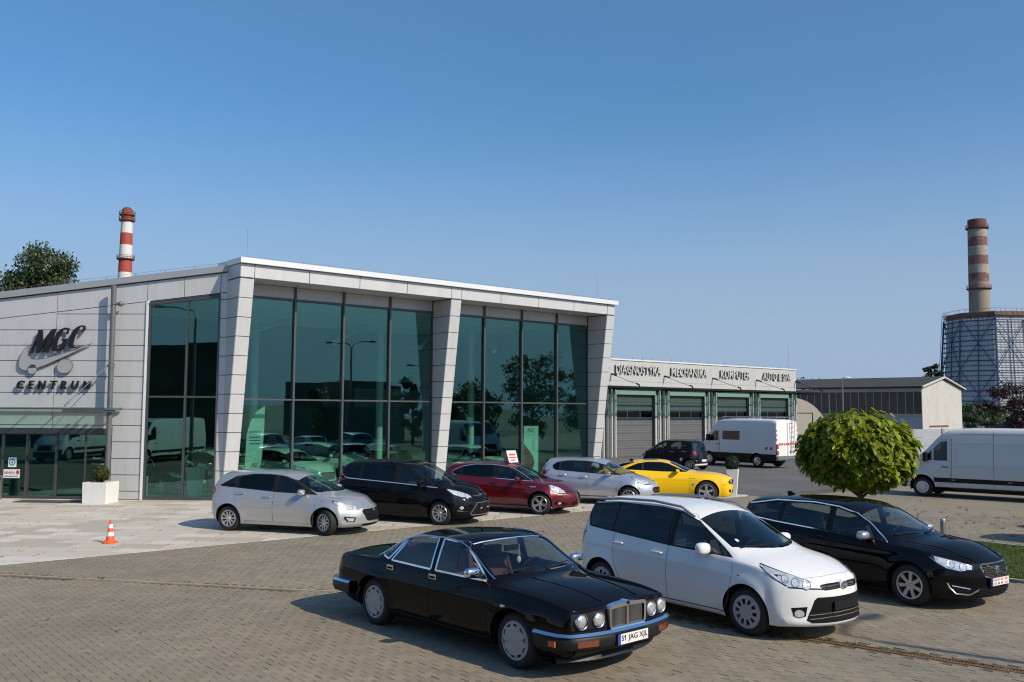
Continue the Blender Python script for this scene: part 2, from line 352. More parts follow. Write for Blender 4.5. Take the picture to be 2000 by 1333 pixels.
    for i,(x,y,z) in enumerate(V):
        w = wid(x)
        kf = max(0, (x-(x1-s.get('Lf',.75)))/s.get('Lf',.75)); kr = max(0, ((x0+s.get('Lr',.6))-x)/s.get('Lr',.6))
        if kf > 0: V[i,0] -= kf**1.7*(fp(z)+s.get('bowf',.33)*min(1.1,abs(y)/w)**s.get('bpf',2.8))
        if kr > 0: V[i,0] += kr**1.7*(rp(z)+s.get('bowr',.22)*min(1.1,abs(y)/w)**3)
    bm = bmesh.new(); vs = [bm.verts.new(v) for v in V]
    for f in F:
        try: bm.faces.new([vs[i] for i in f])
        except ValueError: pass
    bmesh.ops.remove_doubles(bm, verts=bm.verts, dist=2e-4); bmesh.ops.dissolve_degenerate(bm, dist=1e-5, edges=bm.edges)
    bmesh.ops.recalc_face_normals(bm, faces=bm.faces)
    c = Car(); c.bm = bm; c.rail = rail; c.top = top; c.sho = sho; c.wid = wid; c.bot = bot; c.s = s
    return c
def part_mesh(name, faces, normals, m):
    idx = {}; vs = []; fs = []; nn = []
    for f in faces:
        t = []
        for v in f.verts:
            if v not in idx: idx[v] = len(vs); vs.append(tuple(v.co)); nn.append(normals[v])
            t.append(idx[v])
        fs.append(t)
    me = bpy.data.meshes.new(name); me.from_pydata(vs, [], fs); me.materials.append(m)
    me.polygons.foreach_set('use_smooth', [True]*len(me.polygons)); me.update()
    me.normals_split_custom_set_from_vertices(nn)
    return me
def patch(c, poly, ax, sign, off, m, name, parent, thick=.02, step=.05, smooth=40):
    """a panel that follows the shell: outline seen along an axis ('xz','yz','xy', or ('ob', side) for the view on a front corner), laid on the body and raised by off"""
    if isinstance(ax, tuple):
        sg, fr = ax[1], ax[2] if len(ax) > 2 else 1; q = .7071; ea = Vector((-q*fr, sg*q, 0)); eb = Vector((0,0,1)); d = Vector((-q*fr, -sg*q, 0))
    else:
        a, b, k = AX[ax]; ea = Vector((0,0,0)); ea[a] = 1; eb = Vector((0,0,0)); eb[b] = 1; d = Vector((0,0,0)); d[k] = -sign
    bm = bmesh.new()
    vs = [bm.verts.new((p[0],p[1],0)) for p in poly]; f = bm.faces.new(vs); f.normal_update()
    if f.normal.z < 0: f.normal_flip()
    bmesh.ops.triangulate(bm, faces=bm.faces)
    xs = [p[0] for p in poly]; ys = [p[1] for p in poly]
    for axis, lo, hi in ((0,min(xs),max(xs)),(1,min(ys),max(ys))):
        n = int((hi-lo)/step)
        for i in range(1, n+1):
            co = [0,0,0]; co[axis] = lo+(hi-lo)*i/(n+1); no = [0,0,0]; no[axis] = 1
            bmesh.ops.bisect_plane(bm, geom=bm.faces[:]+bm.edges[:]+bm.verts[:], dist=1e-5, plane_co=co, plane_no=no)
    miss = []; hits = {}
    for v in bm.verts:
        o = ea*v.co.x+eb*v.co.y-d*6
        h = c.bvh.ray_cast(o, d)
        if h[0] is not None and (h[0]-o).length < 6.5:
            n = h[1] if h[1].dot(d) < 0 else -h[1]; hits[v] = (h[0]+n*off, n)
        else: miss.append(v)
    for v in miss:
        if not hits: continue
        nb = min(hits, key=lambda q: (q.co-v.co).length); o = ea*v.co.x+eb*v.co.y-d*6; P0 = hits[nb][0]; hits[v] = (o+d*((P0-o).dot(d)), hits[nb][1])
    src = list(bm.verts); keep = {v: v.co.copy() for v in src}
    bound = [e for e in bm.edges if e.is_boundary]
    r = bmesh.ops.extrude_edge_only(bm, edges=bound)
    newv = [g for g in r['geom'] if isinstance(g, bmesh.types.BMVert)]
    for g in newv:
        q = min(src, key=lambda w: (keep[w]-g.co).length); P0, n = hits[q]; g['x'] if False else None
        keep[g] = None; hits[g] = (P0-n*(thick+off), n)
    for v in bm.verts: v.co = hits[v][0]
    bmesh.ops.recalc_face_normals(bm, faces=bm.faces)
    s_ = sum(-f.normal.dot(d)*f.calc_area() for f in bm.faces)
    if s_ < 0: bmesh.ops.reverse_faces(bm, faces=bm.faces)
    me = bpy.data.meshes.new(name); bm.to_mesh(me); bm.free(); me.materials.append(m)
    me.polygons.foreach_set('use_smooth', [True]*len(me.polygons)); me.set_sharp_from_angle(angle=rad(smooth))
    return link(name, me, parent)
def ob(p): return (-.7071*p[0]+.7071*p[1], p[2])     # (x, |y|, z) near a front corner -> outline in the corner view
def on_side(c, x, z, sgn, off=0.):
    for k in range(24):
        h = c.bvh.ray_cast(Vector((x, sgn*6, z)), Vector((0,-sgn,0)))
        if h[0] and h[0].y*sgn > .25: break
        z -= .008
    return Vector((x, (h[0].y if h[0] else sgn*.8)+sgn*off, z))
def on_top(c, x, y, off=0.):
    h = c.bvh.ray_cast(Vector((x,y,6)), Vector((0,0,-1))); return Vector((x,y,(h[0].z if h[0] else 1)+off))
def on_front(c, y, z, sgn=1, off=0.):
    h = c.bvh.ray_cast(Vector((sgn*6,y,z)), Vector((-sgn,0,0))); return Vector(((h[0].x if h[0] else sgn*2)+sgn*off, y, z))
def dense(pts, step=.06):
    o = []
    for p,q in zip(pts, pts[1:]):
        n = max(1, int(math.hypot(q[0]-p[0], q[1]-p[1])/step)); o += [(p[0]+(q[0]-p[0])*i/n, p[1]+(q[1]-p[1])*i/n) for i in range(n)]
    return o+[pts[-1]]
def ribbon(pts, normals, w, name, m, parent, th=.003):
    """thin strip along a line on the body"""
    mb = MB(); n = len(pts); vs = []
    for i in range(n):
        d = (pts[min(i+1,n-1)]-pts[max(i-1,0)]).normalized(); s = d.cross(normals[i]).normalized()*(w/2); N = normals[i]
        vs += [pts[i]-s-N*.004, pts[i]-s*.8+N*th, pts[i]+s*.8+N*th, pts[i]+s-N*.004]
    fs = []
    for i in range(n-1):
        for j in range(3): fs.append((i*4+j, i*4+j+1, i*4+j+5, i*4+j+4))
    mb.add(vs, fs); return mb.build(name, m, parent, smooth=50)
def side_line(c, pts, sgn, w, name, m, parent, th=.003, off=0.):
    if name == 'window_trim': pts = c.s['U'](pts)
    if name == 'drip_rail':
        X = np.array(sorted(c.rail)); P = []
        for x in np.linspace(pts[0][0], pts[-1][0], 40):
            q = [float(np.interp(x, X, [c.rail[k][i] for k in X])) for i in (0,1)]; P.append(Vector((x, sgn*(q[0]+.006), q[1]+.004)))
        return ribbon(P, [Vector((0,sgn*.7,.7))]*len(P), w, name, m, parent, th)
    P = [on_side(c, x, z, sgn, off) for x,z in dense(pts)]; return ribbon(P, [Vector((0,sgn,.15)).normalized()]*len(P), w, name, m, parent, th)
def top_line(c, pts, w, name, m, parent, th=.002):
    P = [on_top(c, x, y) for x,y in dense(pts)]; return ribbon(P, [Vector((0,0,1))]*len(P), w, name, m, parent, th)
def front_line(c, pts, w, name, m, parent, th=.003, sgn=1, off=0.):
    P = [on_front(c, y, z, sgn, off) for y,z in dense(pts, .04)]; return ribbon(P, [Vector((sgn,0,0))]*len(P), w, name, m, parent, th)
TY = {}
def wheel_meshes(style, R, wd, rr, metal):
    key = (style, R, wd, rr)
    if key in TY: return TY[key]
    # local axis z = outwards
    t = MB(); h = wd/2
    prof = [(rr-.012,h-.045),(rr,h-.012),(rr+.012,h-.004),(R-.055,h+.004),(R-.028,h-.008),(R-.010,h-.028),(R-.001,h-.055),(R,0),(R-.001,-h+.055),(R-.010,-h+.028),(R-.03,-h+.006),(rr,-h)]
    t.lathe(prof, 40)
    for gz in (-.035, 0, .035): t.lathe([(R+.0005,gz-.004),(R-.006,gz),(R+.0005,gz+.004)], 40)
    tyre = t.mesh('tyre', K['rubber'], smooth=40)
    b = MB(); b.lathe([(0,h-.095),(rr*.72,h-.095),(rr*.72,h-.11),(rr-.01,h-.11),(rr-.01,-h)], 30); back = b.mesh('wheel', K['lampdark'], smooth=40)
    m = MB(); zf = h-.018
    m.lathe([(rr+.004,h-.010),(rr-.006,h+.002),(rr-.022,h-.004),(rr-.026,h-.09)], 44)      # rim lip
    kind = style[0]
    if kind == 'disc':                      # full wheel cover with a ring of slots
        n, r0, r1, frac = style[1:5]; ri = rr-.02
        m.lathe([(0,h+.006),(.035,h+.007),(.05,h+.002),(r0*ri,h+.010)], 44)
        for i in range(n*8):
            a0, a1 = 2*math.pi*i/(n*8), 2*math.pi*(i+1)/(n*8); ph = (i%8+.5)/8
            def pt(r,a,z): return (r*math.cos(a), r*math.sin(a), z)
            hole = abs(ph-.5) < frac/2
            for (ra,rb,za,zb) in ((r0*ri,r1*ri,h+.010,h+.004),(r1*ri,ri+.002,h+.004,h-.006)):
                if hole and ra == r0*ri:
                    m.add([pt(ra,a0,za),pt(ra,a1,za),pt(ra,a1,za-.03),pt(ra,a0,za-.03)], [(0,1,2,3)]); continue
                m.add([pt(ra,a0,za),pt(rb,a0,zb),pt(rb,a1,zb),pt(ra,a1,za)], [(0,1,2,3)])
    else:                                   # spokes
        n, w0, w1, twin = style[1:5]; ri = rr-.016
        m.lathe([(0,zf-.002),(.03,zf-.002),(.034,zf-.008),(.075,zf-.012),(.085,zf-.05)], 30)
        for i in range(n):
            a = 2*math.pi*i/n+.13
            for tw in ((-1,1) if twin else (0,)):
                a_in = a+tw*twin*.55; a_out = a+tw*twin
                def P(r,ang,off,z): return (r*math.cos(ang)-off*math.sin(ang), r*math.sin(ang)+off*math.cos(ang), z)
                r_ = [.055, rr*.55, ri]; ws = [w0, (w0+w1)/2, w1]; zs = [zf-.012, zf+.002, zf-.004]; an = [a_in, a_in*.5+a_out*.5, a_out]
                vs = []
                for q in range(3): vs += [P(r_[q],an[q],-ws[q]/2,zs[q]-.035),P(r_[q],an[q],-ws[q]/2*.82,zs[q]),P(r_[q],an[q],ws[q]/2*.82,zs[q]),P(r_[q],an[q],ws[q]/2,zs[q]-.035)]
                m.add(vs, [(k*4+j,k*4+j+4,k*4+j+5,k*4+j+1) for k in range(2) for j in range(3)])
        for i in range(5):
            a = 2*math.pi*i/5; m.tube([(.055*math.cos(a),.055*math.sin(a),zf-.02),(.055*math.cos(a),.055*math.sin(a),zf-.004)], .009, 6)
    rim = m.mesh('rim', metal, smooth=35)
    TY[key] = (back, tyre, rim); return TY[key]
def add_wheel(root, x, y, R, wd, style, rr, metal, steer=0., rot=0.):
    b, t, r = wheel_meshes(style, R, wd, rr, metal); sg = 1 if y > 0 else -1
    w = link('wheel', b, root); w.location = (x, y-sg*wd/2, R-.004)
    w.rotation_euler = (rad(-90*sg), 0, rad(steer)); w.rotation_mode = 'XYZ'
    for n, me in (('tyre',t),('rim',r)):
        o = link(n, me, w); o.rotation_euler = (0,0,rot)
    return w
def text_mesh(s, size, ext, mats, bold=0., shear=0., sx=1., name='letter', bev=0.):
    cu = bpy.data.curves.new('tmp','FONT'); cu.body = s; cu.size = size; cu.extrude = ext; cu.offset = bold; cu.shear = shear; cu.resolution_u = 3; cu.bevel_depth = bev
    ob = bpy.data.objects.new('tmp', cu); COL.objects.link(ob); dg = bpy.context.evaluated_depsgraph_get(); dg.update()
    me = bpy.data.meshes.new_from_object(ob.evaluated_get(dg)); me.name = name
    bpy.data.objects.remove(ob); bpy.data.curves.remove(cu)
    for v in me.vertices: v.co.x *= sx
    me.materials.clear(); mats = mats if isinstance(mats,(list,tuple)) else [mats]
    for m in mats: me.materials.append(m)
    if len(mats) > 1:
        for p in me.polygons: p.material_index = 0 if p.normal.z > .9 else 1
    return me
def bounds(me):
    a = np.zeros(len(me.vertices)*3); me.vertices.foreach_get('co', a); a = a.reshape(-1,3); return a.min(0), a.max(0)
def plate(root, c, text, z, sgn, y=0., style='white', off=.012, w=.52, h=.114, tilt=0., x=None):
    P = on_front(c, y, z, sgn, off)
    if x is not None: P.x = x
    o = empty('number_plate', P, 0); o.parent = root
    o.rotation_euler = (rad(90), rad(tilt), rad(90) if sgn > 0 else rad(-90))
    mb = MB(); mb.box(-w/2-.008, w/2+.008, -h/2-.008, h/2+.008, -.03, 0); mb.build('plate_holder', K['black'], o)
    mb = MB(); mb.box(-w/2+.045, w/2, -h/2, h/2, .001, .004); mb.build('plate_face', K['plate'] if style != 'red' else K['plate'], o)
    mb = MB(); mb.box(-w/2, -w/2+.043, -h/2, h/2, .001, .004); mb.build('country_band', K['plate_blue'], o)
    if text:
        me = text_mesh(text, .105, .0008, K['sign_black'] if style != 'red' else K['plate_red'], sx=.78, bold=.0012, name='lettering')
        lo, hi = bounds(me); t = link('lettering', me, o); sc = min((w-.07)/(hi[0]-lo[0]), 1.25); scy = (h*.70)/(hi[1]-lo[1])
        t.scale = (sc, scy, 1); t.location = (-w/2+.045+(w-.045-(hi[0]-lo[0])*sc)/2-lo[0]*sc, -(hi[1]+lo[1])/2*scy, .0055)
        if text.startswith('S1'):      # the flag of the figure one
            bs = bounds(text_mesh('S1', .105, .0008, K['sign_black'], sx=.78, bold=.0012)); xr = t.location.x+bs[1][0]*sc; yt = t.location.y+hi[1]*scy; mb = MB(); mb.add([(xr-.012,yt,.0064),(xr-.034,yt-.020,.0064),(xr-.034,yt-.030,.0064),(xr-.010,yt-.013,.0064)], [(0,1,2,3)]); mb.build('figure_flag', K['sign_black'], o)
    return o
def make_car(name, label, s, loc, ang, group='parked cars', cat='car'):
    root = empty(name, (0,0,0), 0, label, cat, group)
    s = dict(s); shf = pchip(s['sho']); U = lambda P: [(x, z+s.get('win_up',.022)*min(1,max(0,(z-shf(x)-.08)/.15))) for x,z in P]
    s['windows'] = [(U(p),g) for p,g in s['windows']]; s['black_side'] = [U(p) for p in s.get('black_side',[])]; s['doors'] = [U(p) for p in s.get('doors',[])]; s['U'] = U
    c = shell(s); bm = c.bm; c.root = root
    c.bvh = BVHTree.FromBMesh(bm)
    lay = bm.faces.layers.int.new('tag')
    bm.normal_update(); normals = None
    pm = s['paint']; parts = {}
    T = [0]
    def newtag(nm, m, parent=None): T[0] += 1; parts[T[0]] = (nm, m, parent); return T[0]
    for f in bm.faces: f[lay] = 0
    sidef = lambda sg: (lambda f: f.calc_center_median().y*sg > .35 and f.normal.y*sg > .12)
    doors = {}
    for sg in (-1, 1):
        for dp in s.get('doors', []): t = newtag('door', pm); doors[(sg, len(doors))] = t; cut_tag(bm, lay, dp, 'xz', sidef(sg), t)
        for bp in s.get('black_side', []): cut_tag(bm, lay, bp, 'xz', sidef(sg), newtag('window_surround', K['black']))
        for wp, gm in s['windows']: cut_tag(bm, lay, wp, 'xz', sidef(sg), newtag('window', K[gm]))
        if s.get('cladding'):
            for cp in s['cladding']: cut_tag(bm, lay, cp, 'xz', sidef(sg), newtag('lower_cladding', K['black']))
        for (wx, wz, rr) in s['wheels']:
            poly = arc(wx, wz, rr, -25, 205, 26)+[(wx-rr*1.0, -.3),(wx+rr*1.0, -.3)]
            cut_tag(bm, lay, poly, 'xz', lambda f: abs(f.calc_center_median().y) > .42, -1)
    # windscreen and rear glass, seen from above, following the rails
    def screen(xa, xb, bow, inset, gm, nm, base_in=.05):
        # xa = base (outer end), xb = roof end
        sgn = 1 if xa > xb else -1; pts = []
        R = sorted(c.rail.items())
        rx = np.array([r[0] for r in R]); ry = np.array([r[1][0] for r in R])
        for x in np.linspace(xb, xa-sgn*bow, 9): pts.append((x, float(np.interp(x, rx, ry))-inset))
        yb = pts[-1][1]
        for q in (.75,.5,.25): pts.append((xa-sgn*bow*q**2, yb*q))
        pts.append((xa, 0))
        for q in (.25,.5,.75): pts.append((xa-sgn*bow*q**2, -yb*q))
        pts += [(x,-y) for x,y in pts[:9][::-1]]
        t = newtag(nm, K[gm]); cut_tag(bm, lay, pts, 'xy', lambda f: f.normal.z > .05 and f.calc_center_median().z > c.sho(f.calc_center_median().x)-.02, t); return pts
    c.ws = screen(*s['screen']); c.screen_pts = c.ws
    if 'rear_screen' in s: screen(*s['rear_screen'])
    if 'rear_window' in s:
        cut_tag(bm, lay, s['rear_window'][0], 'yz', lambda f: f.normal.x < -.3, newtag('rear_window', K[s['rear_window'][1]]))
    for (poly, ax, nm, m, fl) in s.get('panels', []):
        cut_tag(bm, lay, poly, ax, fl, newtag(nm, m))
    bm.normal_update()
    normals = {v: v.normal.copy() for v in bm.verts}
    groups = {}
    for f in bm.faces:
        if f[lay] >= 0: groups.setdefault(f[lay], []).append(f)
    body = link('body', part_mesh('body', groups.get(0, []), normals, pm), root)
    c.doors = {}
    for t, fs in groups.items():
        if t == 0: continue
        nm, m, par = parts[t]; o = link(nm, part_mesh(nm, fs, normals, m), root)
        if nm == 'door':
            sg = 1 if fs[0].calc_center_median().y > 0 else -1; c.doors.setdefault(sg, []).append(o)
    # seams round the doors
    for sg in (-1, 1):
        for dp in s.get('doors', []): side_line(c, dp+[dp[0]], sg, .005 if s.get('light') else .008, 'door_seam', K['seam'] if s.get('light') else K['black'], root, th=.003)
        for (hx, hz) in s.get('handles', []):
            p = on_side(c, hx, hz, sg); mb = MB(); L = s.get('hlen', .11)
            mb.tube([p+Vector((-L,-sg*.01,0)), p+Vector((-L+.015,sg*.028,0)), p+Vector((0,sg*.036,.004)), p+Vector((L-.015,sg*.028,.004)), p+Vector((L,-sg*.01,.004))], [.011,.014,.015,.014,.011], 7)
            best = [d for d in c.doors.get(sg, [])]
            par = min(best, key=lambda d: abs(sum(v.co.x for v in d.data.vertices)/len(d.data.vertices)-hx)) if best else root
            mb.build('handle', s.get('handle_mat', pm), par, smooth=40)
    # wheel wells and floor
    liner = MB(); ww = s.get('track', .80)
    for (wx, wz, rr) in s['wheels']:
        for sg in (-1,1):
            A = arc(wx, wz, rr+.002, -16, 196, 20); y2 = sg*.42; Y1 = []
            for x,z in A:
                h = c.bvh.ray_cast(Vector((x, sg*6, max(z, c.bot(x)+.03))), Vector((0,-sg,0))); y = abs(h[0].y)-.02 if h[0] else .45; Y1.append(sg*max(.44, min(y, c.wid(wx)-.035)))
            liner.add([(x,Y1[i],z) for i,(x,z) in enumerate(A)]+[(x,y2,z) for x,z in A], [(i,i+1,i+22,i+21) for i in range(20)])
            liner.add([(x,y2,z) for x,z in A], [tuple(range(21))])
    x0, x1 = s['top'][0][0], s['top'][-1][0]
    ax_r, ax_f = min(w[0] for w in s['wheels']), max(w[0] for w in s['wheels']); rr = s['wheels'][0][2]
    zf = .26; yi = s['wid'][len(s['wid'])//2][1]-.12
    liner.box(x0+.5, x1-.55, -.41, .41, zf-.04, zf); liner.box(ax_r+rr, ax_f-rr, -yi, yi, zf-.041, zf+.001)
    liner.build('underbody', K['black'], root)
    for (wx, wz, rr) in s['wheels']:
        for sg in (-1,1):
            add_wheel(root, wx, sg*s['wy'], s['R'], s.get('tw',.205), s['rim'], s['rr'], s.get('rim_mat', K['alloy']), steer=s.get('steer',0) if wx > 0 else 0, rot=random.random()*6)
    # cabin: seats, dashboard, wheel
    if s.get('cabin', True):
        zf_ = s['sho'][len(s['sho'])//2][1]; sm = K[s.get('seat','seat')]; sx = s.get('seat_x', .0); ch = s.get('chair_z', .30)
        mb = MB(); xd = s['screen'][0]-s['screen'][2]
        mb.prism([(xd-.42,.55),(xd-.40,zf_-.01),(xd-.15,zf_+.03),(xd+.12,zf_-.06),(xd+.12,.5)], Matrix(((1,0,0,0),(0,0,1,0),(0,1,0,0),(0,0,0,1))), -yi+.06, yi-.06)
        mb.build('dashboard', K['dash'], root, smooth=40)
        for dx, back in ((sx, 1), (sx-.85, 0)):
            for y in (-.37,.37):
                mb = MB(); z0 = ch+.16; top_ = zf_+.06
                mb.prism([(dx-.12,z0-.12),(dx+.38,z0-.10),(dx+.40,z0+.02),(dx-.02,z0+.0),(dx-.22,top_),(dx-.33,top_-.02),(dx-.22,z0)], Matrix(((1,0,0,0),(0,0,1,0),(0,1,0,0),(0,0,0,1))), y-.24, y+.24)
                mb.box(dx-.34, dx-.24, y-.13, y+.13, top_+.02, top_+.16)
                mb.build('seat', sm, root, smooth=40)
        st = MB(); cx, cz = xd-.50, zf_-.02; yw = s.get('steer_y', .37); v = []
        for i in range(21):
            a = 2*math.pi*i/20; v.append((cx+.19*math.sin(a)*math.sin(rad(25)), yw+.185*math.cos(a), cz+.185*math.sin(a)*math.cos(rad(25))))
        st.tube(v, .016, 6, cap=False); st.tube([(cx,yw-.18,cz),(cx+.02,yw,cz-.01),(cx,yw+.18,cz)], .02, 6); st.tube([(cx,yw,cz-.02),(cx+.3,yw,cz-.12)], .03, 6)
        st.build('steering_wheel', K['black'], root, smooth=50)
        zt_ = c.top(s['screen'][1]-.05)
        mb = MB(); mb.box(s['screen'][1]+.02, s['screen'][1]+.05, -.12, .12, zt_-.17, zt_-.10); mb.build('inner_mirror', K['black'], root)
    # door mirrors
    if 'mirror' in s:
        mx_, mz_ = s['mirror']; mm = s.get('mirror_mat', pm)
        for sg in (-1,1):
            p = on_side(c, mx_, mz_-.03, sg); mb = MB(); q = p+Vector((-.03, sg*.14, .04)); e = s.get('mirror_size', (.075,.115,.075))
            pw = lambda t: math.copysign(abs(t)**.72, t)
            mb.ell(Vector((0,0,0)), 1, 1, 1, n=18, m=12); mb.v = [(q.x+e[0]*pw(v[0]), q.y+e[1]*pw(v[1]), q.z+e[2]*pw(v[2])) for v in mb.v]
            for i,v in enumerate(mb.v):      # flat at the back, where the glass sits
                if v[0] < q.x-.035: mb.v[i] = (q.x-.035, v[1], v[2])
            mo = mb.build('door_mirror', mm, root, smooth=40)
            a = MB(); a.tube([p+Vector((.02,-sg*.02,-.01)), q+Vector((.0,-sg*.03,-.045))], [.03,.025], 7); a.build('mirror_arm', K['black'], mo, smooth=40)
            g = MB(); g.ell(q+Vector((-.037,0,0)), .003, e[1]*.86, e[2]*.82, n=14, m=6); g.build('mirror_glass', K['chrome'], mo, smooth=60)
    # wipers
    for y0, L in ((-.60,.52),(.0,.55)) if s.get('wipers', True) else ():
        P = []
        for t in (0,.12,.5,1):
            y = y0+L*t; x = s['screen'][0]-s['screen'][2]*(y/.75)**2-.03-.035*t; P.append(on_top(c, x, y, .012+.016*min(1,t*6)))
        mb = MB(); mb.tube(P, [.014,.011,.009,.006], 5); mb.build('wiper', K['black'], root)
    if s.get('antenna'):
        p = on_top(c, s['antenna'], 0); mb = MB(); mb.tube([p, p+Vector((-.16,0,.16))], [.008,.003], 5); mb.build('aerial', K['black'], root)
    if s.get('fin'):
        p = on_top(c, s['fin'], 0); mb = MB(); mb.prism([(-.09,-.01),(.10,-.01),(-.04,.06),(-.09,.055)], Matrix(((1,0,0,p.x),(0,0,1,0),(0,1,0,p.z),(0,0,0,1))), -.02, .02); mb.build('aerial', K['black'], root)
    if 'extras' in s: s['extras'](c, root)
    bm.free()
    root.location = (*loc, 0); root.rotation_euler = (0,0,rad(ang))
    return root, c
def disc(c, y, z, r, m, name, root, sgn=1, off=.0, dome=.25, ry=None, tilt=True):
    """round lamp or badge standing on the front of the body"""
    p = on_front(c, y, z, sgn, off); mb = MB(); ry = ry or r
    n = 20; k = 5; vs = []; fs = []
    for i in range(k+1):
        t = i/k
        for j in range(n):
            a = 2*math.pi*j/n; vs.append((p.x+sgn*r*dome*math.sqrt(max(0,1-t*t)), y+r*t*math.cos(a), z+ry*t*math.sin(a)))
    for i in range(k):
        for j in range(n): fs.append((i*n+j,(i+1)*n+j,(i+1)*n+(j+1)%n,i*n+(j+1)%n))
    for j in range(n): vs.append((p.x-sgn*.06, y+r*math.cos(2*math.pi*j/n), z+ry*math.sin(2*math.pi*j/n)))
    b = (k+1)*n
    for j in range(n): fs.append((k*n+j, b+j, b+(j+1)%n, k*n+(j+1)%n))
    mb.add(vs, fs); return mb.build(name, m, root, smooth=45)
def ring(p, r, ry, w, m, name, root, axis='x'):
    mb = MB(); v = []
    for j in range(25):
        a = 2*math.pi*j/24; v.append((p.x, p.y+r*math.cos(a), p.z+ry*math.sin(a)) if axis == 'x' else (p.x+r*math.cos(a), p.y, p.z+ry*math.sin(a)))
    mb.tube(v, w, 6, cap=False); return mb.build(name, m, root, smooth=60)
K['plate_pink'] = mat('plate_print_red', (.62,.13,.12), .5)
# ------------------------------------------------------------------ the cars of the photograph
PM = {'black': paint('paint_black', (.0045,.0045,.0055), coat=.55), 'blackcherry': paint('paint_dark_plum', (.0045,.003,.0032), coat=.5), 'white': paint('paint_white', (.76,.76,.75)),
      'silver': paint('paint_silver', (.49,.495,.50), .6, .33), 'silver_blue': paint('paint_pale_silver', (.50,.525,.58), .55, .32), 'red': paint('paint_red', (.115,.003,.006), .25, .32),
      'yellow': paint('paint_yellow', (.86,.52,.008), 0., .32), 'navy': paint('paint_navy', (.006,.007,.014)), 'vanwhite': paint('paint_van_white', (.56,.58,.57), coat=.5), 'crewwhite': paint('paint_crew_van', (.74,.75,.74), coat=.5), 'mint': paint('paint_showroom_white', (.70,.72,.70)),
      'grey': paint('paint_grey', (.10,.105,.11), .5), 'blue': paint('paint_blue', (.02,.05,.12), .4)}
def fl(*p): return list(p)
def sym(c, fn):
    for sg in (-1,1): fn(sg)
def chrome_frame(c, root, poly, w=.022, m='chrome', closed=True):
    for sg in (-1,1): side_line(c, poly+([poly[0]] if closed else []), sg, w, 'window_trim', K[m], root, th=.006)
def mblock(root, c, y0, y1, z0, z1, d0, d1, m, name, sgn=1, zr=None):
    """bar that follows the plan curve of the front"""
    mb = MB(); n = 12; vs = []
    for i in range(n+1):
        y = y0+(y1-y0)*i/n; x = on_front(c, y, zr if zr else (z0+z1)/2, sgn).x
        vs += [(x+sgn*d0,y,z0),(x+sgn*d1,y,z0+.004),(x+sgn*d1,y,z1-.004),(x+sgn*d0,y,z1)]
    fs = [(i*4+j,i*4+(j+1)%4,i*4+4+(j+1)%4,i*4+4+j) for i in range(n) for j in range(4)]+[(0,1,2,3),(n*4+3,n*4+2,n*4+1,n*4)]
    mb.add(vs, fs); return mb.build(name, m, root, smooth=35)
def headlamp(c, root, pts, bowls=(), rim=.9):
    """both lamps from an outline of (x, |y|, z) points: dark housing, bright reflector, round bowls"""
    P = [ob(p) for p in pts]; cx = sum(p[0] for p in P)/len(P); cz = sum(p[1] for p in P)/len(P)
    for sg in (-1,1):
        o = patch(c, P, ('ob',sg), 1, .003, K['lampdark'], 'headlight', root, step=.06)
        patch(c, [(cx+(p[0]-cx)*rim, cz+(p[1]-cz)*(rim-.06)) for p in P], ('ob',sg), 1, .007, K['lamp'], 'reflector', o, step=.06)
        for (x,y,z,r) in bowls:
            u = ob((x,y,z)); patch(c, [(u[0]+(r+.006)*math.cos(2*math.pi*i/12), u[1]+(r+.006)*math.sin(2*math.pi*i/12)) for i in range(12)], ('ob',sg), 1, .0095, K['lampdark'], 'lamp_ring', o, step=.2); patch(c, [(u[0]+r*math.cos(2*math.pi*i/12), u[1]+r*math.sin(2*math.pi*i/12)) for i in range(12)], ('ob',sg), 1, .011, K['bulb'], 'lamp_bowl', o, step=.2)
def fog(c, root, y, z, r): return patch(c, [(y+r*math.cos(i*.5236), z+r*math.sin(i*.5236)) for i in range(12)], 'yz', 1, .014, K['bulb'], 'fog_lamp', root, thick=.01, step=.2)
def taillamp(c, root, poly_r, ax='yz', m='red_lens'):
    for sg in (-1,1):
        P = [(-sg*p[0], p[1]) for p in poly_r]; patch(c, P, ax, -1, .006, K[m], 'tail_light', root)
SL = side_line
def side_lamp(c, root, poly, m='red_lens', name='tail_light'):
    for sg in (-1,1): patch(c, poly, 'xz', sg, .008, K[m], name, root)
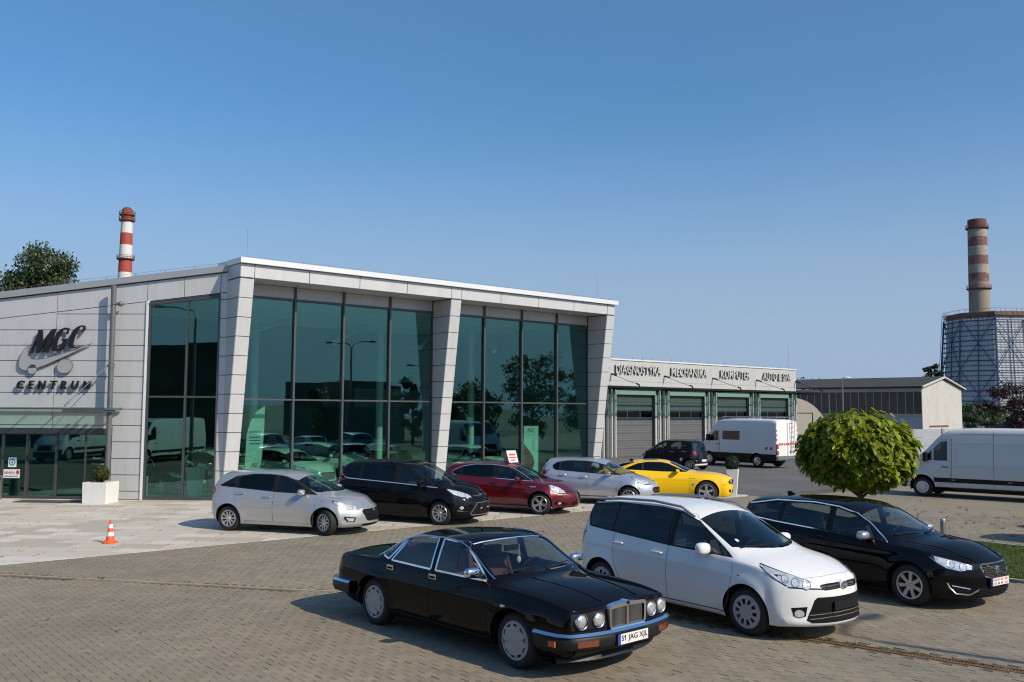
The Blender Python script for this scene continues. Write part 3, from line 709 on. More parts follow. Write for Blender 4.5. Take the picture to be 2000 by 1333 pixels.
# ---- old black saloon ------------------------------------------------------------
def jag_extras(c, root):
    win = [[(.89,.92),(.36,1.277),(.30,1.298),(-.10,1.311),(-.10,.92)], [(-.20,.92),(-.20,1.313),(-.72,1.29),(-.82,1.252),(-1.08,.93)], [(-1.15,.94),(-.89,1.225),(-1.02,1.195),(-1.44,.985)]]
    for w in win: chrome_frame(c, root, w, .03)
    for sg in (-1,1):
        side_line(c, [(1.0,0),(-1.45,0)], sg, .02, 'drip_rail', K['chrome'], root, th=.008)
    top_line(c, [(.36,-.58),(.40,-.3),(.42,0),(.40,.3),(.36,.58)], .03, 'windscreen_trim', K['chrome'], root, .006)
    # grille
    g = empty('grille', (0,0,0)); g.parent = root
    xg = on_front(c, 0, .66).x+.012
    mb = MB(); mb.box(xg-.08, xg-.03, -.30, .30, .545, .775); mb.build('grille_recess', K['dark'], g)
    fr = MB(); o_ = [(-.29,.54),(.29,.54),(.315,.57),(.325,.765),(.30,.80),(.06,.815),(0,.83),(-.06,.815),(-.30,.80),(-.325,.765),(-.315,.57)]
    i_ = [(-.27,.562),(.27,.562),(.285,.58),(.29,.745),(.275,.758),(.05,.765),(0,.768),(-.05,.765),(-.275,.758),(-.29,.745),(-.285,.58)]
    n = len(o_); vs = [(xg-.06,y,z) for y,z in o_]+[(xg+.03,y*.985,z-.004) for y,z in o_]+[(xg+.026,y,z) for y,z in i_]+[(xg-.05,y,z) for y,z in i_]
    fr.add(vs, [(k*n+j,k*n+(j+1)%n,(k+1)*n+(j+1)%n,(k+1)*n+j) for k in range(3) for j in range(n)]); fr.build('grille_frame', K['chrome'], g, smooth=30)
    for k in range(29):
        y = -.262+.524*k/28
        if abs(y) < .012: continue
        sb = MB(); sb.box(xg-.04, xg+.010, y-.0035, y+.0035, .562, .762); sb.build('grille_bar', K['chrome'], g)
    sb = MB(); sb.box(xg-.04, xg+.022, -.014, .014, .56, .768); sb.build('centre_bar', K['chrome'], g)
    bd = MB(); bd.tube([(xg+.02,0,.797),(xg+.037,0,.799)], .022, 14); bd.build('badge', K['sign_black'], g)
    # four round lamps in a dark panel
    for sg in (-1,1):
        bk = patch(c, [(sg*.335,.575),(sg*.345,.765),(sg*.80,.745),(sg*.80,.575)], 'yz', 1, .003, K['black'], 'lamp_panel', root)
        for y in (.455,.685):
            xh = on_front(c, sg*y, .665).x
            h = MB(); Mx = Matrix.Translation((xh-.03, sg*y, .663)) @ Matrix.Rotation(rad(90), 4, 'Y')
            h.lathe([(.086,0),(.090,.045),(.086,.055),(.078,.05),(.075,.03)], 28, Mx); ho = h.build('headlight', K['chrome'], root, smooth=40)
            b = MB(); b.lathe([(.076,.034),(.065,.050),(.045,.058),(.02,.063),(0,.064)], 24, Mx); b.build('lamp_lens', K['lamp_glass'], ho, smooth=60)
    # bumpers: black with a chrome blade
    for nm, sgn in (('front_bumper',1),('rear_bumper',-1)):
        mb = MB(); n = 28; prof = [(-.10,.36),(.035,.375),(.05,.42),(.05,.475),(.03,.51),(-.10,.515)]; vs = []; L = []
        for i in range(n+1):
            t = -1+2*i/n; 
            if abs(t) <= .78: y = t/.78*.80; x = (2.44 if sgn > 0 else 2.60)-.12*abs(y/.80)**2.6
            else:
                e = (abs(t)-.78)/.22; y = math.copysign(.80+.105*min(1,e*2.2)**.6, t); x = (2.44 if sgn > 0 else 2.60)-.12-e**1.25*(.47 if sgn > 0 else .56)
            L.append((x,y))
        for i,(x,y) in enumerate(L):
            x2,y2 = L[min(i+1,n)]; x1_,y1_ = L[max(i-1,0)]; tx,ty = x2-x1_, y2-y1_; l = math.hypot(tx,ty); nx,ny = ty/l, -tx/l
            if nx < 0 and abs(nx) > abs(ny): nx,ny = -nx,-ny
            if ny*y < 0 and abs(ny) >= abs(nx): nx,ny = -nx,-ny
            for d,z in prof: vs.append((sgn*(x+nx*d), y+ny*d, z))
        k = len(prof); mb.add(vs, [(i*k+j,i*k+j+1,(i+1)*k+j+1,(i+1)*k+j) for i in range(n) for j in range(k-1)])
        b = mb.build(nm, K['bumper'], root, smooth=40)
        ch = MB(); vs2 = []
        for i in range(n+1):
            o = vs[i*k+4]; o3 = vs[i*k+3]; o5 = vs[i*k+5]
            q = [(o3[0]*.3+o[0]*.7, o3[1]*.3+o[1]*.7, .498), (o3[0]+(o3[0]-o5[0])*.06, o3[1]+(o3[1]-o5[1])*.06, .517), (o[0], o[1], .545), (o5[0]*.75+o[0]*.25, o5[1]*.75+o[1]*.25, .538)]
            vs2 += q
        ch.add(vs2, [(i*4+j,i*4+j+1,i*4+j+5,i*4+j+4) for i in range(n) for j in range(3)]); ch.build('chrome_blade', K['chrome'], b, smooth=40)
        if sgn > 0:
            for sg in (-1,1):
                q = MB(); q.box(2.30, 2.41, sg*.57, sg*.79, .395, .475, Matrix.Translation((.03,0,0)))
                q = MB(); xx = lambda y: 2.44-.12*abs(y/.80)**2.6+.053
                A = [.52,.62,.72,.78]; vsq = []
                for y in A: vsq += [(xx(y)-.02,sg*y,.40),(xx(y)+.004,sg*y,.40),(xx(y)+.004,sg*y,.465),(xx(y)-.02,sg*y,.465)]
                q.add(vsq, [(i*4+j,i*4+(j+1)%4,i*4+4+(j+1)%4,i*4+4+j) for i in range(3) for j in range(4)]+[(0,1,2,3),(15,14,13,12)]); q.build('indicator', K['brown_lens'], b)
                q = MB(); q.box(2.10, 2.20, sg*.94, sg*.962, .405, .465); q.build('side_marker', K['amber'], b)
    patch(c, [(-.74,.235),(-.74,.36),(.74,.36),(.74,.235)], 'yz', 1, .02, K['bumper'], 'front_valance', root)
    sp = MB(); n = 20; vs = []
    for i in range(n+1):
        y = -.84+1.68*i/n; x = 2.40-.22*abs(y/.84)**2.4; x -= .07; vs += [(x-.12,y,.36),(x-.02,y,.26),(x+.01,y,.205),(x-.03,y,.19),(x-.25,y,.20)]
    sp.add(vs, [(i*5+j,i*5+j+1,(i+1)*5+j+1,(i+1)*5+j) for i in range(n) for j in range(4)]); sp.build('chin_spoiler', K['bumper'], root, smooth=30)
    plate(root, c, 'S1 JAG XJL', .43, 1, 0, x=2.505)
    for y in (-.30,.30): top_line(c, [(1.22,y*1.18),(1.7,y*1.08),(2.3,y)], .012, 'bonnet_crease', PM['blackcherry'], root, .007)
    top_line(c, [(1.12,-.74),(1.7,-.74),(2.30,-.70)], .008, 'bonnet_seam', K['dark'], root); top_line(c, [(1.12,.74),(1.7,.74),(2.30,.70)], .008, 'bonnet_seam', K['dark'], root)
    for sg in (-1,1):
        for hx in (-.08, -1.02):
            p = on_side(c, hx-.03, .845, sg); q = MB(); q.box(p.x-.075, p.x+.075, p.y-.012, p.y+.012, .81, .875); hb = q.build('handle', K['chrome'], root)
            q = MB(); q.box(p.x-.06, p.x+.05, p.y+sg*.011, p.y+sg*.015, .822, .85); q.build('handle_recess', K['dark'], hb)
        p = on_side(c, 1.28, .70, sg); q = MB(); q.box(1.25,1.33,p.y-.004,p.y+.004,.685,.715); q.build('badge', K['chrome'], root)
    taillamp(c, root, [(-.74,.62),(-.74,.80),(-.42,.80),(-.42,.62)])
    m_ = MB(); m_.tube([(.60,0,1.25),(.60,0,1.10)], .004, 4); m_.ell((.60,0,1.06), .02, .035, .045); m_.build('hanging_freshener', K['paper'], root)
    m_ = MB(); m_.add([(.98,.15,.975),(1.10,.15,.972),(1.10,.50,.972),(.98,.50,.975)], [(0,1,2,3)]); m_.build('paper_note', K['paper'], root)
K['bumper'] = mat('bumper_black', (.012,.012,.013), .45, var=.15, scale=10, spec=.3)
K['lamp_glass'] = mat('sealed_beam_glass', (.50,.50,.49), .16, .35, coat=1., var=.5, scale=26, bump=.35, bscale=90)
S_JAG = dict(crease=[(.70,-2.3,2.1,.008,.03)], win_up=0, paint=PM['blackcherry'], top=fl((-2.60,.875),(-2.5,.915),(-2.2,.945),(-1.66,.972),(-1.55,1.0),(-1.1,1.235),(-.85,1.315),(-.5,1.355),(0,1.368),(.25,1.352),(.42,1.315),(1.12,.995),(1.22,.965),(1.6,.94),(2.0,.895),(2.25,.845),(2.40,.80)),
  sho=fl((-2.60,.835),(-2.2,.885),(-1.5,.90),(0,.885),(1.1,.88),(1.8,.845),(2.40,.775)), wid=fl((-2.60,.78),(-2.3,.855),(-1.5,.892),(0,.90),(1.5,.895),(2.1,.885),(2.40,.87)),
  bot=fl((-2.60,.34),(-2.0,.24),(-1.3,.205),(1.4,.205),(2.1,.24),(2.40,.30)), yroof=.66, crown=.05, hoodc=.03, tb=.07, ta=.085, tm=.54, wheels=[(-1.435,.32,.365),(1.435,.32,.375)], flare=.016,
  nose=fl((.2,.09),(.35,.03),(.5,.0),(.78,.02),(.85,.05)), tail=fl((.3,.1),(.55,.0),(.8,.02),(.95,.05)), bowf=.13, bpf=4, bowr=.14, Lf=.45, Lr=.6,
  doors=[[(-.15,.27),(-.15,1.325),(-.15,1.325),(.30,1.32),(.95,.96),(1.0,.80),(.98,.27)], [(-.15,.27),(-.15,1.325),(-.75,1.305),(-1.10,.96),(-1.06,.62),(-1.02,.27)]],
  windows=[([(.88,.925),(.36,1.272),(.30,1.293),(-.10,1.305),(-.10,.925)],'carglass'), ([(-.20,.925),(-.20,1.307),(-.72,1.284),(-.82,1.246),(-1.075,.935)],'carglass'), ([(-1.15,.945),(-.89,1.22),(-1.02,1.19),(-1.43,.988)],'carglass')],
  screen=(1.13,.42,.20,.035,'carglass','windscreen'), rear_screen=(-1.58,-.86,.16,.05,'carglass','rear_window'),
  wy=.845, R=.325, tw=.225, rim=('disc',10,.82,.94,.5), rr=.222, rim_mat=K['hubcap'], mirror=(.78,1.0), mirror_mat=K['chrome'], mirror_size=(.055,.115,.062), seat='seat_red', seat_x=-.05, chair_z=.36, extras=jag_extras)
# ---- white people carrier ------------------------------------------------------------
def toy_extras(c, root):
    headlamp(c, root, [(2.26,.36,.675),(2.24,.40,.74),(2.08,.62,.82),(1.62,.82,.96),(1.62,.85,.925),(1.82,.84,.80),(2.0,.76,.70)], [(2.12,.56,.735,.05),(2.02,.66,.76,.045),(1.92,.74,.80,.04)])
    for sg in (-1,1):
        patch(c, [(sg*.05,.755),(sg*.05,.68),(sg*.34,.668),(sg*.40,.685),(sg*.41,.735),(sg*.30,.75)], 'yz', 1, .004, K['dark'], 'upper_grille', root)
        front_line(c, [(sg*.10,.728),(sg*.25,.722),(sg*.41,.715)], .022, 'grille_bar', K['chrome'], root, .010)
        front_line(c, [(sg*.10,.698),(sg*.25,.695),(sg*.38,.688)], .008, 'grille_bar', K['chrome'], root, .008)
        patch(c, [(sg*.58,.47),(sg*.74,.455),(sg*.72,.36),(sg*.66,.325),(sg*.60,.35)], 'yz', 1, .002, K['dark'], 'fog_lamp_recess', root)
        fog(c, root, sg*.665, .385, .048) 
    disc(c, 0, .715, .082, PM['white'], 'badge_boss', root, off=.012, dome=.08, ry=.064)
    p = on_front(c, 0, .715, 1, .024); e = ring(p, .062, .045, .008, K['chrome'], 'badge', root)
    ring(p+Vector((.002,0,.012)), .038, .024, .007, K['chrome'], 'badge_ring', e); ring(p+Vector((.002,0,-.004)), .02, .042, .007, K['chrome'], 'badge_ring', e)
    patch(c, [(-.50,.55),(-.46,.585),(.46,.585),(.50,.55),(.58,.34),(.60,.30),(.54,.265),(-.54,.265),(-.60,.30),(-.58,.34)], 'yz', 1, .004, K['dark'], 'lower_grille', root)
    for z, h in ((.385,.012),(.335,.012)): front_line(c, [(-.565,z-.02),(-.3,z),(0,z+.004),(.3,z),(.565,z-.02)], h, 'grille_bar', K['chrome'], root, .012)
    o = empty('number_plate', on_front(c, 0, .475, 1, .02)); o.parent = root; mb = MB(); mb.box(-.02,0,-.26,.26,-.055,.055); mb.build('plate_holder', K['black'], o)
    top_line(c, [(1.50,-.74),(1.9,-.66),(2.06,-.52),(2.15,-.28),(2.17,0),(2.15,.28),(2.06,.52),(1.9,.66),(1.50,.74)], .005, 'bonnet_seam', K['seam'], root)
    for sg in (-1,1):
        pts = [(-1.75,.60),(-1.70,.60),(-1.2,.60),(-.5,.60),(.05,.60),(.33,.60)]; P = []
        for i,(x,y) in enumerate(pts):
            yy = c.rail[min(c.rail, key=lambda q: abs(q-x))][0]-.015; z = on_top(c, x, sg*yy).z; P.append(Vector((x, sg*yy, z+(.005 if i in (0,len(pts)-1) else .045))))
        mb = MB(); mb.tube(P, [.014,.02,.021,.021,.02,.013], 8); r_ = mb.build('roof_rail', K['railgrey'], root, smooth=50)
        mb = MB(); q = P[1]; mb.tube([q+Vector((-.02,0,-.012)), q+Vector((.12,0,-.012))], .022, 8); mb.build('rail_foot', K['black'], r_, smooth=50)
    side_lamp(c, root, [(-2.02,.98),(-1.90,1.06),(-1.86,1.03),(-2.0,.86),(-2.06,.80)], 'taillamp_clear'); taillamp(c, root, [(-.78,.82),(-.80,1.05),(-.60,1.05),(-.55,.85)])
    for sg in (-1,1): side_line(c, [(1.15,.265),(-.9,.265)], sg, .012, 'sill_line', K['black'], root); 
    for sg in (-1,1): p = on_side(c, 1.28,.78,sg); mb = MB(); mb.ell(p, .03,.006,.012); mb.build('side_marker', K['amber'], root)
    p = on_top(c, .98, -.52); mb = MB(); mb.tube([p+Vector((0,0,-.002)), p+Vector((.004,0,.006))], .032, 14); mb.build('windscreen_sticker', K['paper'], root)
K['pianoblack'] = mat('gloss_black', (.007,.007,.008), .12, spec=.3)
K['railgrey'] = mat('rail_grey', (.26,.27,.29), .3, .2)
K['taillamp_clear'] = mat('clear_tail_lens', (.50,.46,.46), .08, .6, coat=1., var=.2)
S_TOY = dict(light=True, paint=PM['white'], top=fl((-2.14,1.50),(-1.95,1.555),(-1.2,1.61),(-.5,1.622),(0,1.60),(.30,1.545),(.50,1.475),(1.32,1.10),(1.42,1.065),(1.75,.99),(2.05,.915),(2.22,.855),(2.32,.80)),
  sho=fl((-2.14,1.06),(-1.4,1.06),(0,1.0),(.9,.96),(1.4,.93),(1.8,.87),(2.1,.80),(2.32,.72)), wid=fl((-2.14,.80),(-1.9,.86),(-1.4,.885),(0,.89),(1.4,.89),(1.9,.875),(2.32,.82)),
  bot=fl((-2.14,.30),(-1.8,.22),(-1,.20),(1,.20),(1.9,.20),(2.32,.215)), yroof=.62, crown=.055, hoodc=.09, tb=.065, ta=.06, tm=.45, wheels=[(-1.39,.32,.365),(1.39,.32,.365)], flare=.028,
  crease=[(.42,-1.0,1.0,-.018,.10),(lambda x: .83-.05*x, -1.9,1.5,.012,.045)], nose=fl((.2,.03),(.27,-.015),(.36,.0),(.5,.0),(.62,.01),(.72,.03),(.80,.08),(.95,.2)), tail=fl((.3,.08),(.5,.0),(.9,.02),(1.1,.07),(1.5,.24)), bowf=.40, bpf=2.4, bowr=.22, Lf=.85, Lr=.6,
  doors=[[(-.02,.27),(-.02,1.50),(.30,1.46),(1.12,.99),(1.17,.80),(1.12,.45),(1.02,.27)], [(-.02,.27),(-.02,1.50),(-.9,1.51),(-1.18,1.40),(-1.15,1.05),(-1.12,.72),(-.96,.40),(-.92,.27)]],
  black_side=[[(1.13,.985),(.42,1.385),(.1,1.49),(-.3,1.525),(-1.2,1.52),(-1.85,1.45),(-1.88,1.40),(-1.76,1.13),(-.02,1.02)]],
  windows=[([(.76,1.03),(.62,1.09),(.62,1.255),(.40,1.375),(.08,1.47),(.05,1.04)],'carglass'), ([(1.06,1.0),(.70,1.205),(.68,1.025)],'carglass'), ([(-.07,1.04),(-.05,1.49),(-.4,1.505),(-1.15,1.50),(-1.15,1.105)],'privacy'), ([(-1.21,1.115),(-1.21,1.50),(-1.82,1.43),(-1.72,1.15)],'privacy')],
  screen=(1.36,.40,.34,.045,'carglass','windscreen'), rear_window=([(-.55,1.10),(.55,1.10),(.50,1.42),(-.50,1.42)],'privacy'), handles=[(-.22,.90),(-1.02,.945)],
  wy=.865, R=.318, tw=.205, rim=('disc',10,.52,.86,.42), rr=.218, rim_mat=K['hubcap'], mirror=(.74,1.06), mirror_size=(.085,.125,.082), seat_x=.05, chair_z=.42, extras=toy_extras)
# ---- black estate ------------------------------------------------------------
def vol_extras(c, root):
    headlamp(c, root, [(2.16,.46,.615),(2.15,.44,.68),(2.02,.62,.74),(1.72,.83,.82),(1.76,.85,.74),(1.90,.80,.65),(2.02,.70,.61)], [(2.06,.58,.66,.052),(1.94,.70,.70,.052)])
    for sg in (-1,1): front_line(c, [(sg*.855,.79),(sg*.845,.72),(sg*.79,.65),(sg*.65,.61)], .022, 'lamp_strip', K['chrome'], root, .012)
    gp = [(-.34,.70),(.34,.70),(.37,.655),(.31,.52),(.24,.50),(-.24,.50),(-.31,.52),(-.37,.655)]
    patch(c, gp, 'yz', 1, .004, K['dark'], 'grille', root); front_line(c, gp+[gp[0]], .024, 'grille_frame', K['chrome'], root, .014)
    for k in range(6): z = .525+.026*k; w = .29+.02*k/5*3; front_line(c, [(-w,z),(0,z),(w,z)], .010, 'grille_bar', K['chrome'], root, .010)
    front_line(c, [(-.26,.68),(.24,.52)], .022, 'grille_sash', K['chrome'], root, .018); b = disc(c, 0, .60, .058, K['chrome'], 'badge', root, off=.016, dome=.12); disc(c, 0, .60, .024, K['plate_blue'], 'badge_face', b, off=.022, dome=.12)
    patch(c, [(-.45,.36),(.45,.36),(.50,.30),(.42,.215),(-.42,.215),(-.50,.30)], 'yz', 1, .004, K['dark'], 'lower_grille', root)
    for z in (.25,.29,.33): front_line(c, [(-.46,z),(0,z),(.46,z)], .010, 'grille_bar', K['bumper'], root, .012)
    for sg in (-1,1):
        patch(c, [(sg*.54,.36),(sg*.80,.43),(sg*.82,.40),(sg*.74,.28),(sg*.56,.27)], 'yz', 1, .004, K['dark'], 'side_intake', root)
        front_line(c, [(sg*.80,.43),(sg*.78,.36),(sg*.72,.275),(sg*.56,.255),(sg*.47,.315),(sg*.44,.33)], .024, 'bumper_trim', K['steel'], root, .014)
        front_line(c, [(sg*.56,.345),(sg*.76,.39)], .018, 'running_light', K['chrome'], root, .012)
        side_line(c, [(.99,.915),(.60,1.145),(.33,1.285),(0,1.365),(-.5,1.40),(-1.3,1.375),(-1.9,1.27),(-2.08,1.20),(-2.05,1.10),(-1.2,1.035),(0,.975),(.60,.935)], sg, .024, 'window_trim', K['chrome'], root, .006)
        top_line(c, [(1.2,sg*.62),(1.6,sg*.56),(2.0,sg*.46),(2.17,sg*.38)], .012, 'bonnet_crease', PM['black'], root, .008)
    plate(root, c, 'WR 482 MK', .435, 1, 0, style='red', off=.03) if False else None
    o = plate(root, c, '', .435, 1, 0, off=.03)
    for k,(x0,x1_) in enumerate(((-.20,-.10),(-.08,-.01),(.02,.10),(.13,.235))):
        mb = MB(); n_ = max(1,int((x1_-x0)/.032)); [mb.box(x0+.032*q_,x0+.032*q_+.020,.010,.044,.004,.0055) for q_ in range(n_)]; mb.build('print', K['plate_pink'], o); mb = MB(); [mb.box(x0+.032*q_+.005,x0+.032*q_+.022,-.042,-.014,.004,.0055) for q_ in range(n_)]; mb.build('print', K['sign_black'] if k in (1,2) else K['plate_pink'], o)
    top_line(c, [(1.30,-.72),(1.8,-.64),(2.10,-.50),(2.20,-.25),(2.215,0),(2.20,.25),(2.10,.5),(1.8,.64),(1.30,.72)], .007, 'bonnet_seam', K['dark'], root)
    side_lamp(c, root, [(-2.16,.92),(-2.05,1.0),(-2.10,1.24),(-2.2,1.28)]); taillamp(c, root, [(-.80,.80),(-.80,1.02),(-.62,1.02),(-.6,.82)])
S_VOL = dict(crease=[(lambda x: .85-.03*x, -2.2,1.9,.018,.05),(.40,-1.0,1.0,-.014,.08)], paint=PM['black'], top=fl((-2.33,1.30),(-2.1,1.385),(-1.5,1.45),(-.6,1.484),(0,1.468),(.28,1.41),(.45,1.35),(1.16,1.02),(1.26,.99),(1.65,.945),(2.0,.86),(2.2,.785),(2.30,.72)),
  sho=fl((-2.33,1.0),(-1.4,.985),(0,.935),(1.0,.895),(1.5,.865),(1.9,.80),(2.30,.66)), wid=fl((-2.33,.80),(-2.0,.89),(-1.4,.925),(0,.93),(1.4,.93),(1.9,.915),(2.30,.85)),
  bot=fl((-2.33,.30),(-1.8,.21),(-1,.19),(1,.19),(1.9,.20),(2.30,.20)), yroof=.61, crown=.05, hoodc=.08, tb=.085, ta=.075, tm=.52, wheels=[(-1.388,.325,.365),(1.388,.325,.365)], flare=.024,
  nose=fl((.2,.05),(.3,.0),(.45,.0),(.6,.015),(.72,.05),(.8,.12)), tail=fl((.3,.1),(.55,0),(.9,.03),(1.3,.28)), bowf=.42, bpf=2.6, bowr=.25, Lf=.85, Lr=.6,
  doors=[[(-.10,.27),(-.10,1.375),(.25,1.31),(.98,.92),(1.05,.75),(1.02,.27)], [(-.10,.27),(-.10,1.375),(-.7,1.385),(-1.15,1.30),(-1.10,.95),(-1.06,.6),(-.98,.27)]],
  black_side=[[(.97,.925),(.60,1.135),(.33,1.27),(0,1.35),(-.5,1.385),(-1.3,1.36),(-1.9,1.26),(-2.06,1.19),(-2.02,1.11),(-1.2,1.045),(0,.985),(.60,.945)]],
  windows=[([(.90,.955),(.58,1.125),(.32,1.25),(-.04,1.34),(-.04,.995)],'carglass'), ([(-.16,1.005),(-.16,1.355),(-.6,1.365),(-1.08,1.345),(-1.08,1.05)],'carglass'), ([(-1.17,1.06),(-1.17,1.335),(-1.88,1.24),(-2.0,1.18),(-1.97,1.125)],'carglass')],
  screen=(1.18,.40,.28,.045,'carglass','windscreen'), rear_window=([(-.58,1.03),(.58,1.03),(.48,1.25),(-.48,1.25)],'privacy'), handles=[(-.28,.88),(-1.0,.90)],
  wy=.905, R=.325, tw=.225, rim=('spoke',7,.05,.075,0), rr=.215, mirror=(.66,.99), mirror_size=(.095,.12,.07), mirror_mat=K['matt_silver'] if 'matt_silver' in K else K['alloy'], fin=-1.45, seat_x=-.05, chair_z=.36, extras=vol_extras)
# ---- silver hatchback ------------------------------------------------------------
def hyu_extras(c, root):
    headlamp(c, root, [(2.06,.46,.585),(2.04,.50,.66),(1.86,.66,.735),(1.50,.80,.83),(1.50,.83,.80),(1.72,.81,.67),(1.90,.72,.60)], [(1.98,.58,.64,.052),(1.84,.70,.68,.05)])
    gp = [(-.34,.60),(.34,.60),(.40,.55),(.30,.36),(.22,.335),(-.22,.335),(-.30,.36),(-.40,.55)]
    patch(c, gp, 'yz', 1, .004, K['dark'], 'grille', root); front_line(c, gp+[gp[0]], .018, 'grille_frame', K['pianoblack'], root, .012)
    for z in (.40,.455,.52): front_line(c, [(-.33,z),(0,z),(.33,z)], .014, 'grille_bar', K['bumper'], root, .014)
    p = on_front(c, 0, .575, 1, .025); b = ring(p, .062, .034, .006, K['chrome'], 'badge', root)
    mb = MB()
    for y in (-.02,.02): mb.tube([p+Vector((0,y-.006,-.024)),p+Vector((0,y+.006,.024))], .005, 5)
    mb.tube([p+Vector((0,-.02,-.004)),p+Vector((0,.02,.006))], .004, 5); mb.build('badge_letter', K['chrome'], b)
    o = empty('number_plate', on_front(c, 0, .45, 1, -.012)); o.parent = root; mb = MB(); mb.box(-.02,0,-.26,.26,-.055,.055); mb.build('plate_holder', K['black'], o)
    patch(c, [(-.40,.27),(.40,.27),(.44,.245),(.38,.215),(-.38,.215),(-.44,.245)], 'yz', 1, .003, K['dark'], 'lower_grille', root)
    for sg in (-1,1):
        q = patch(c, [(sg*.56,.43),(sg*.76,.46),(sg*.78,.42),(sg*.72,.33),(sg*.60,.32)], 'yz', 1, .003, K['bumper'], 'fog_lamp', root)
        patch(c, [(sg*.60,.41),(sg*.74,.43),(sg*.70,.345),(sg*.62,.345)], 'yz', 1, .009, K['lamp'], 'fog_lens', q)
    side_lamp(c, root, [(-2.0,.90),(-1.72,1.01),(-1.75,1.05),(-1.98,1.05)]); taillamp(c, root, [(-.80,.86),(-.80,1.05),(-.58,1.05),(-.56,.90)])
    top_line(c, [(1.36,-.70),(1.8,-.62),(2.0,-.5),(2.10,-.25),(2.12,0),(2.10,.25),(2.0,.5),(1.8,.62),(1.36,.70)], .007, 'bonnet_seam', K['black'], root)
    for sg in (-1,1): p = on_side(c, 1.22,.80,sg); mb = MB(); mb.ell(p, .022,.006,.012); mb.build('side_marker', K['amber'], root)
S_HYU = dict(light=True, paint=PM['silver'], top=fl((-2.10,1.33),(-1.85,1.40),(-1.2,1.455),(-.4,1.47),(.05,1.445),(.30,1.395),(.48,1.325),(1.26,1.01),(1.36,.975),(1.65,.92),(1.95,.82),(2.12,.71),(2.20,.64)),
  sho=fl((-2.10,1.02),(-1.4,1.0),(0,.94),(.9,.90),(1.4,.86),(1.8,.78),(2.20,.58)), wid=fl((-2.10,.78),(-1.8,.86),(-1.3,.885),(0,.89),(1.3,.89),(1.8,.87),(2.20,.80)),
  bot=fl((-2.10,.30),(-1.7,.21),(-1,.19),(1,.19),(1.8,.20),(2.20,.20)), yroof=.60, crown=.05, hoodc=.08, tb=.085, ta=.07, tm=.5, wheels=[(-1.325,.315,.36),(1.325,.315,.36)], flare=.026,
  crease=[(lambda x: .80-.05*x, -2.0,1.5,.019,.045),(.38,-1.0,1.0,-.016,.09)], nose=fl((.2,.06),(.28,.0),(.4,.0),(.52,.02),(.62,.06),(.75,.14)), tail=fl((.3,.08),(.5,0),(.9,.03),(1.05,.08),(1.35,.30)), bowf=.44, bpf=2.4, bowr=.24, Lf=.85, Lr=.6,
  doors=[[(-.08,.27),(-.08,1.36),(.25,1.31),(1.04,.95),(1.08,.80),(1.02,.27)], [(-.08,.27),(-.08,1.36),(-.7,1.37),(-1.22,1.28),(-1.20,.98),(-1.10,.62),(-.93,.35),(-.88,.27)]],
  black_side=[[(1.06,.94),(.42,1.245),(.1,1.335),(-.3,1.37),(-.8,1.365),(-1.25,1.30),(-1.66,1.10),(-1.64,1.075),(0,.975)]],
  windows=[([(.78,.985),(.40,1.225),(.10,1.31),(-.02,1.325),(-.02,.995)],'carglass'), ([(-.16,1.0),(-.16,1.345),(-.75,1.345),(-1.12,1.29),(-1.12,1.065)],'privacy'), ([(-1.17,1.07),(-1.17,1.27),(-1.30,1.24),(-1.56,1.10)],'privacy')],
  screen=(1.30,.44,.30,.045,'carglass','windscreen'), rear_window=([(-.55,1.06),(.55,1.06),(.46,1.27),(-.46,1.27)],'privacy'), handles=[(-.26,.86),(-1.0,.92)],
  wy=.865, R=.312, tw=.205, rim=('spoke',10,.035,.045,0), rr=.205, mirror=(.74,.99), mirror_size=(.085,.11,.072), steer=-22, antenna=-1.55, seat_x=0, extras=hyu_extras, handle_mat=K['chrome'])
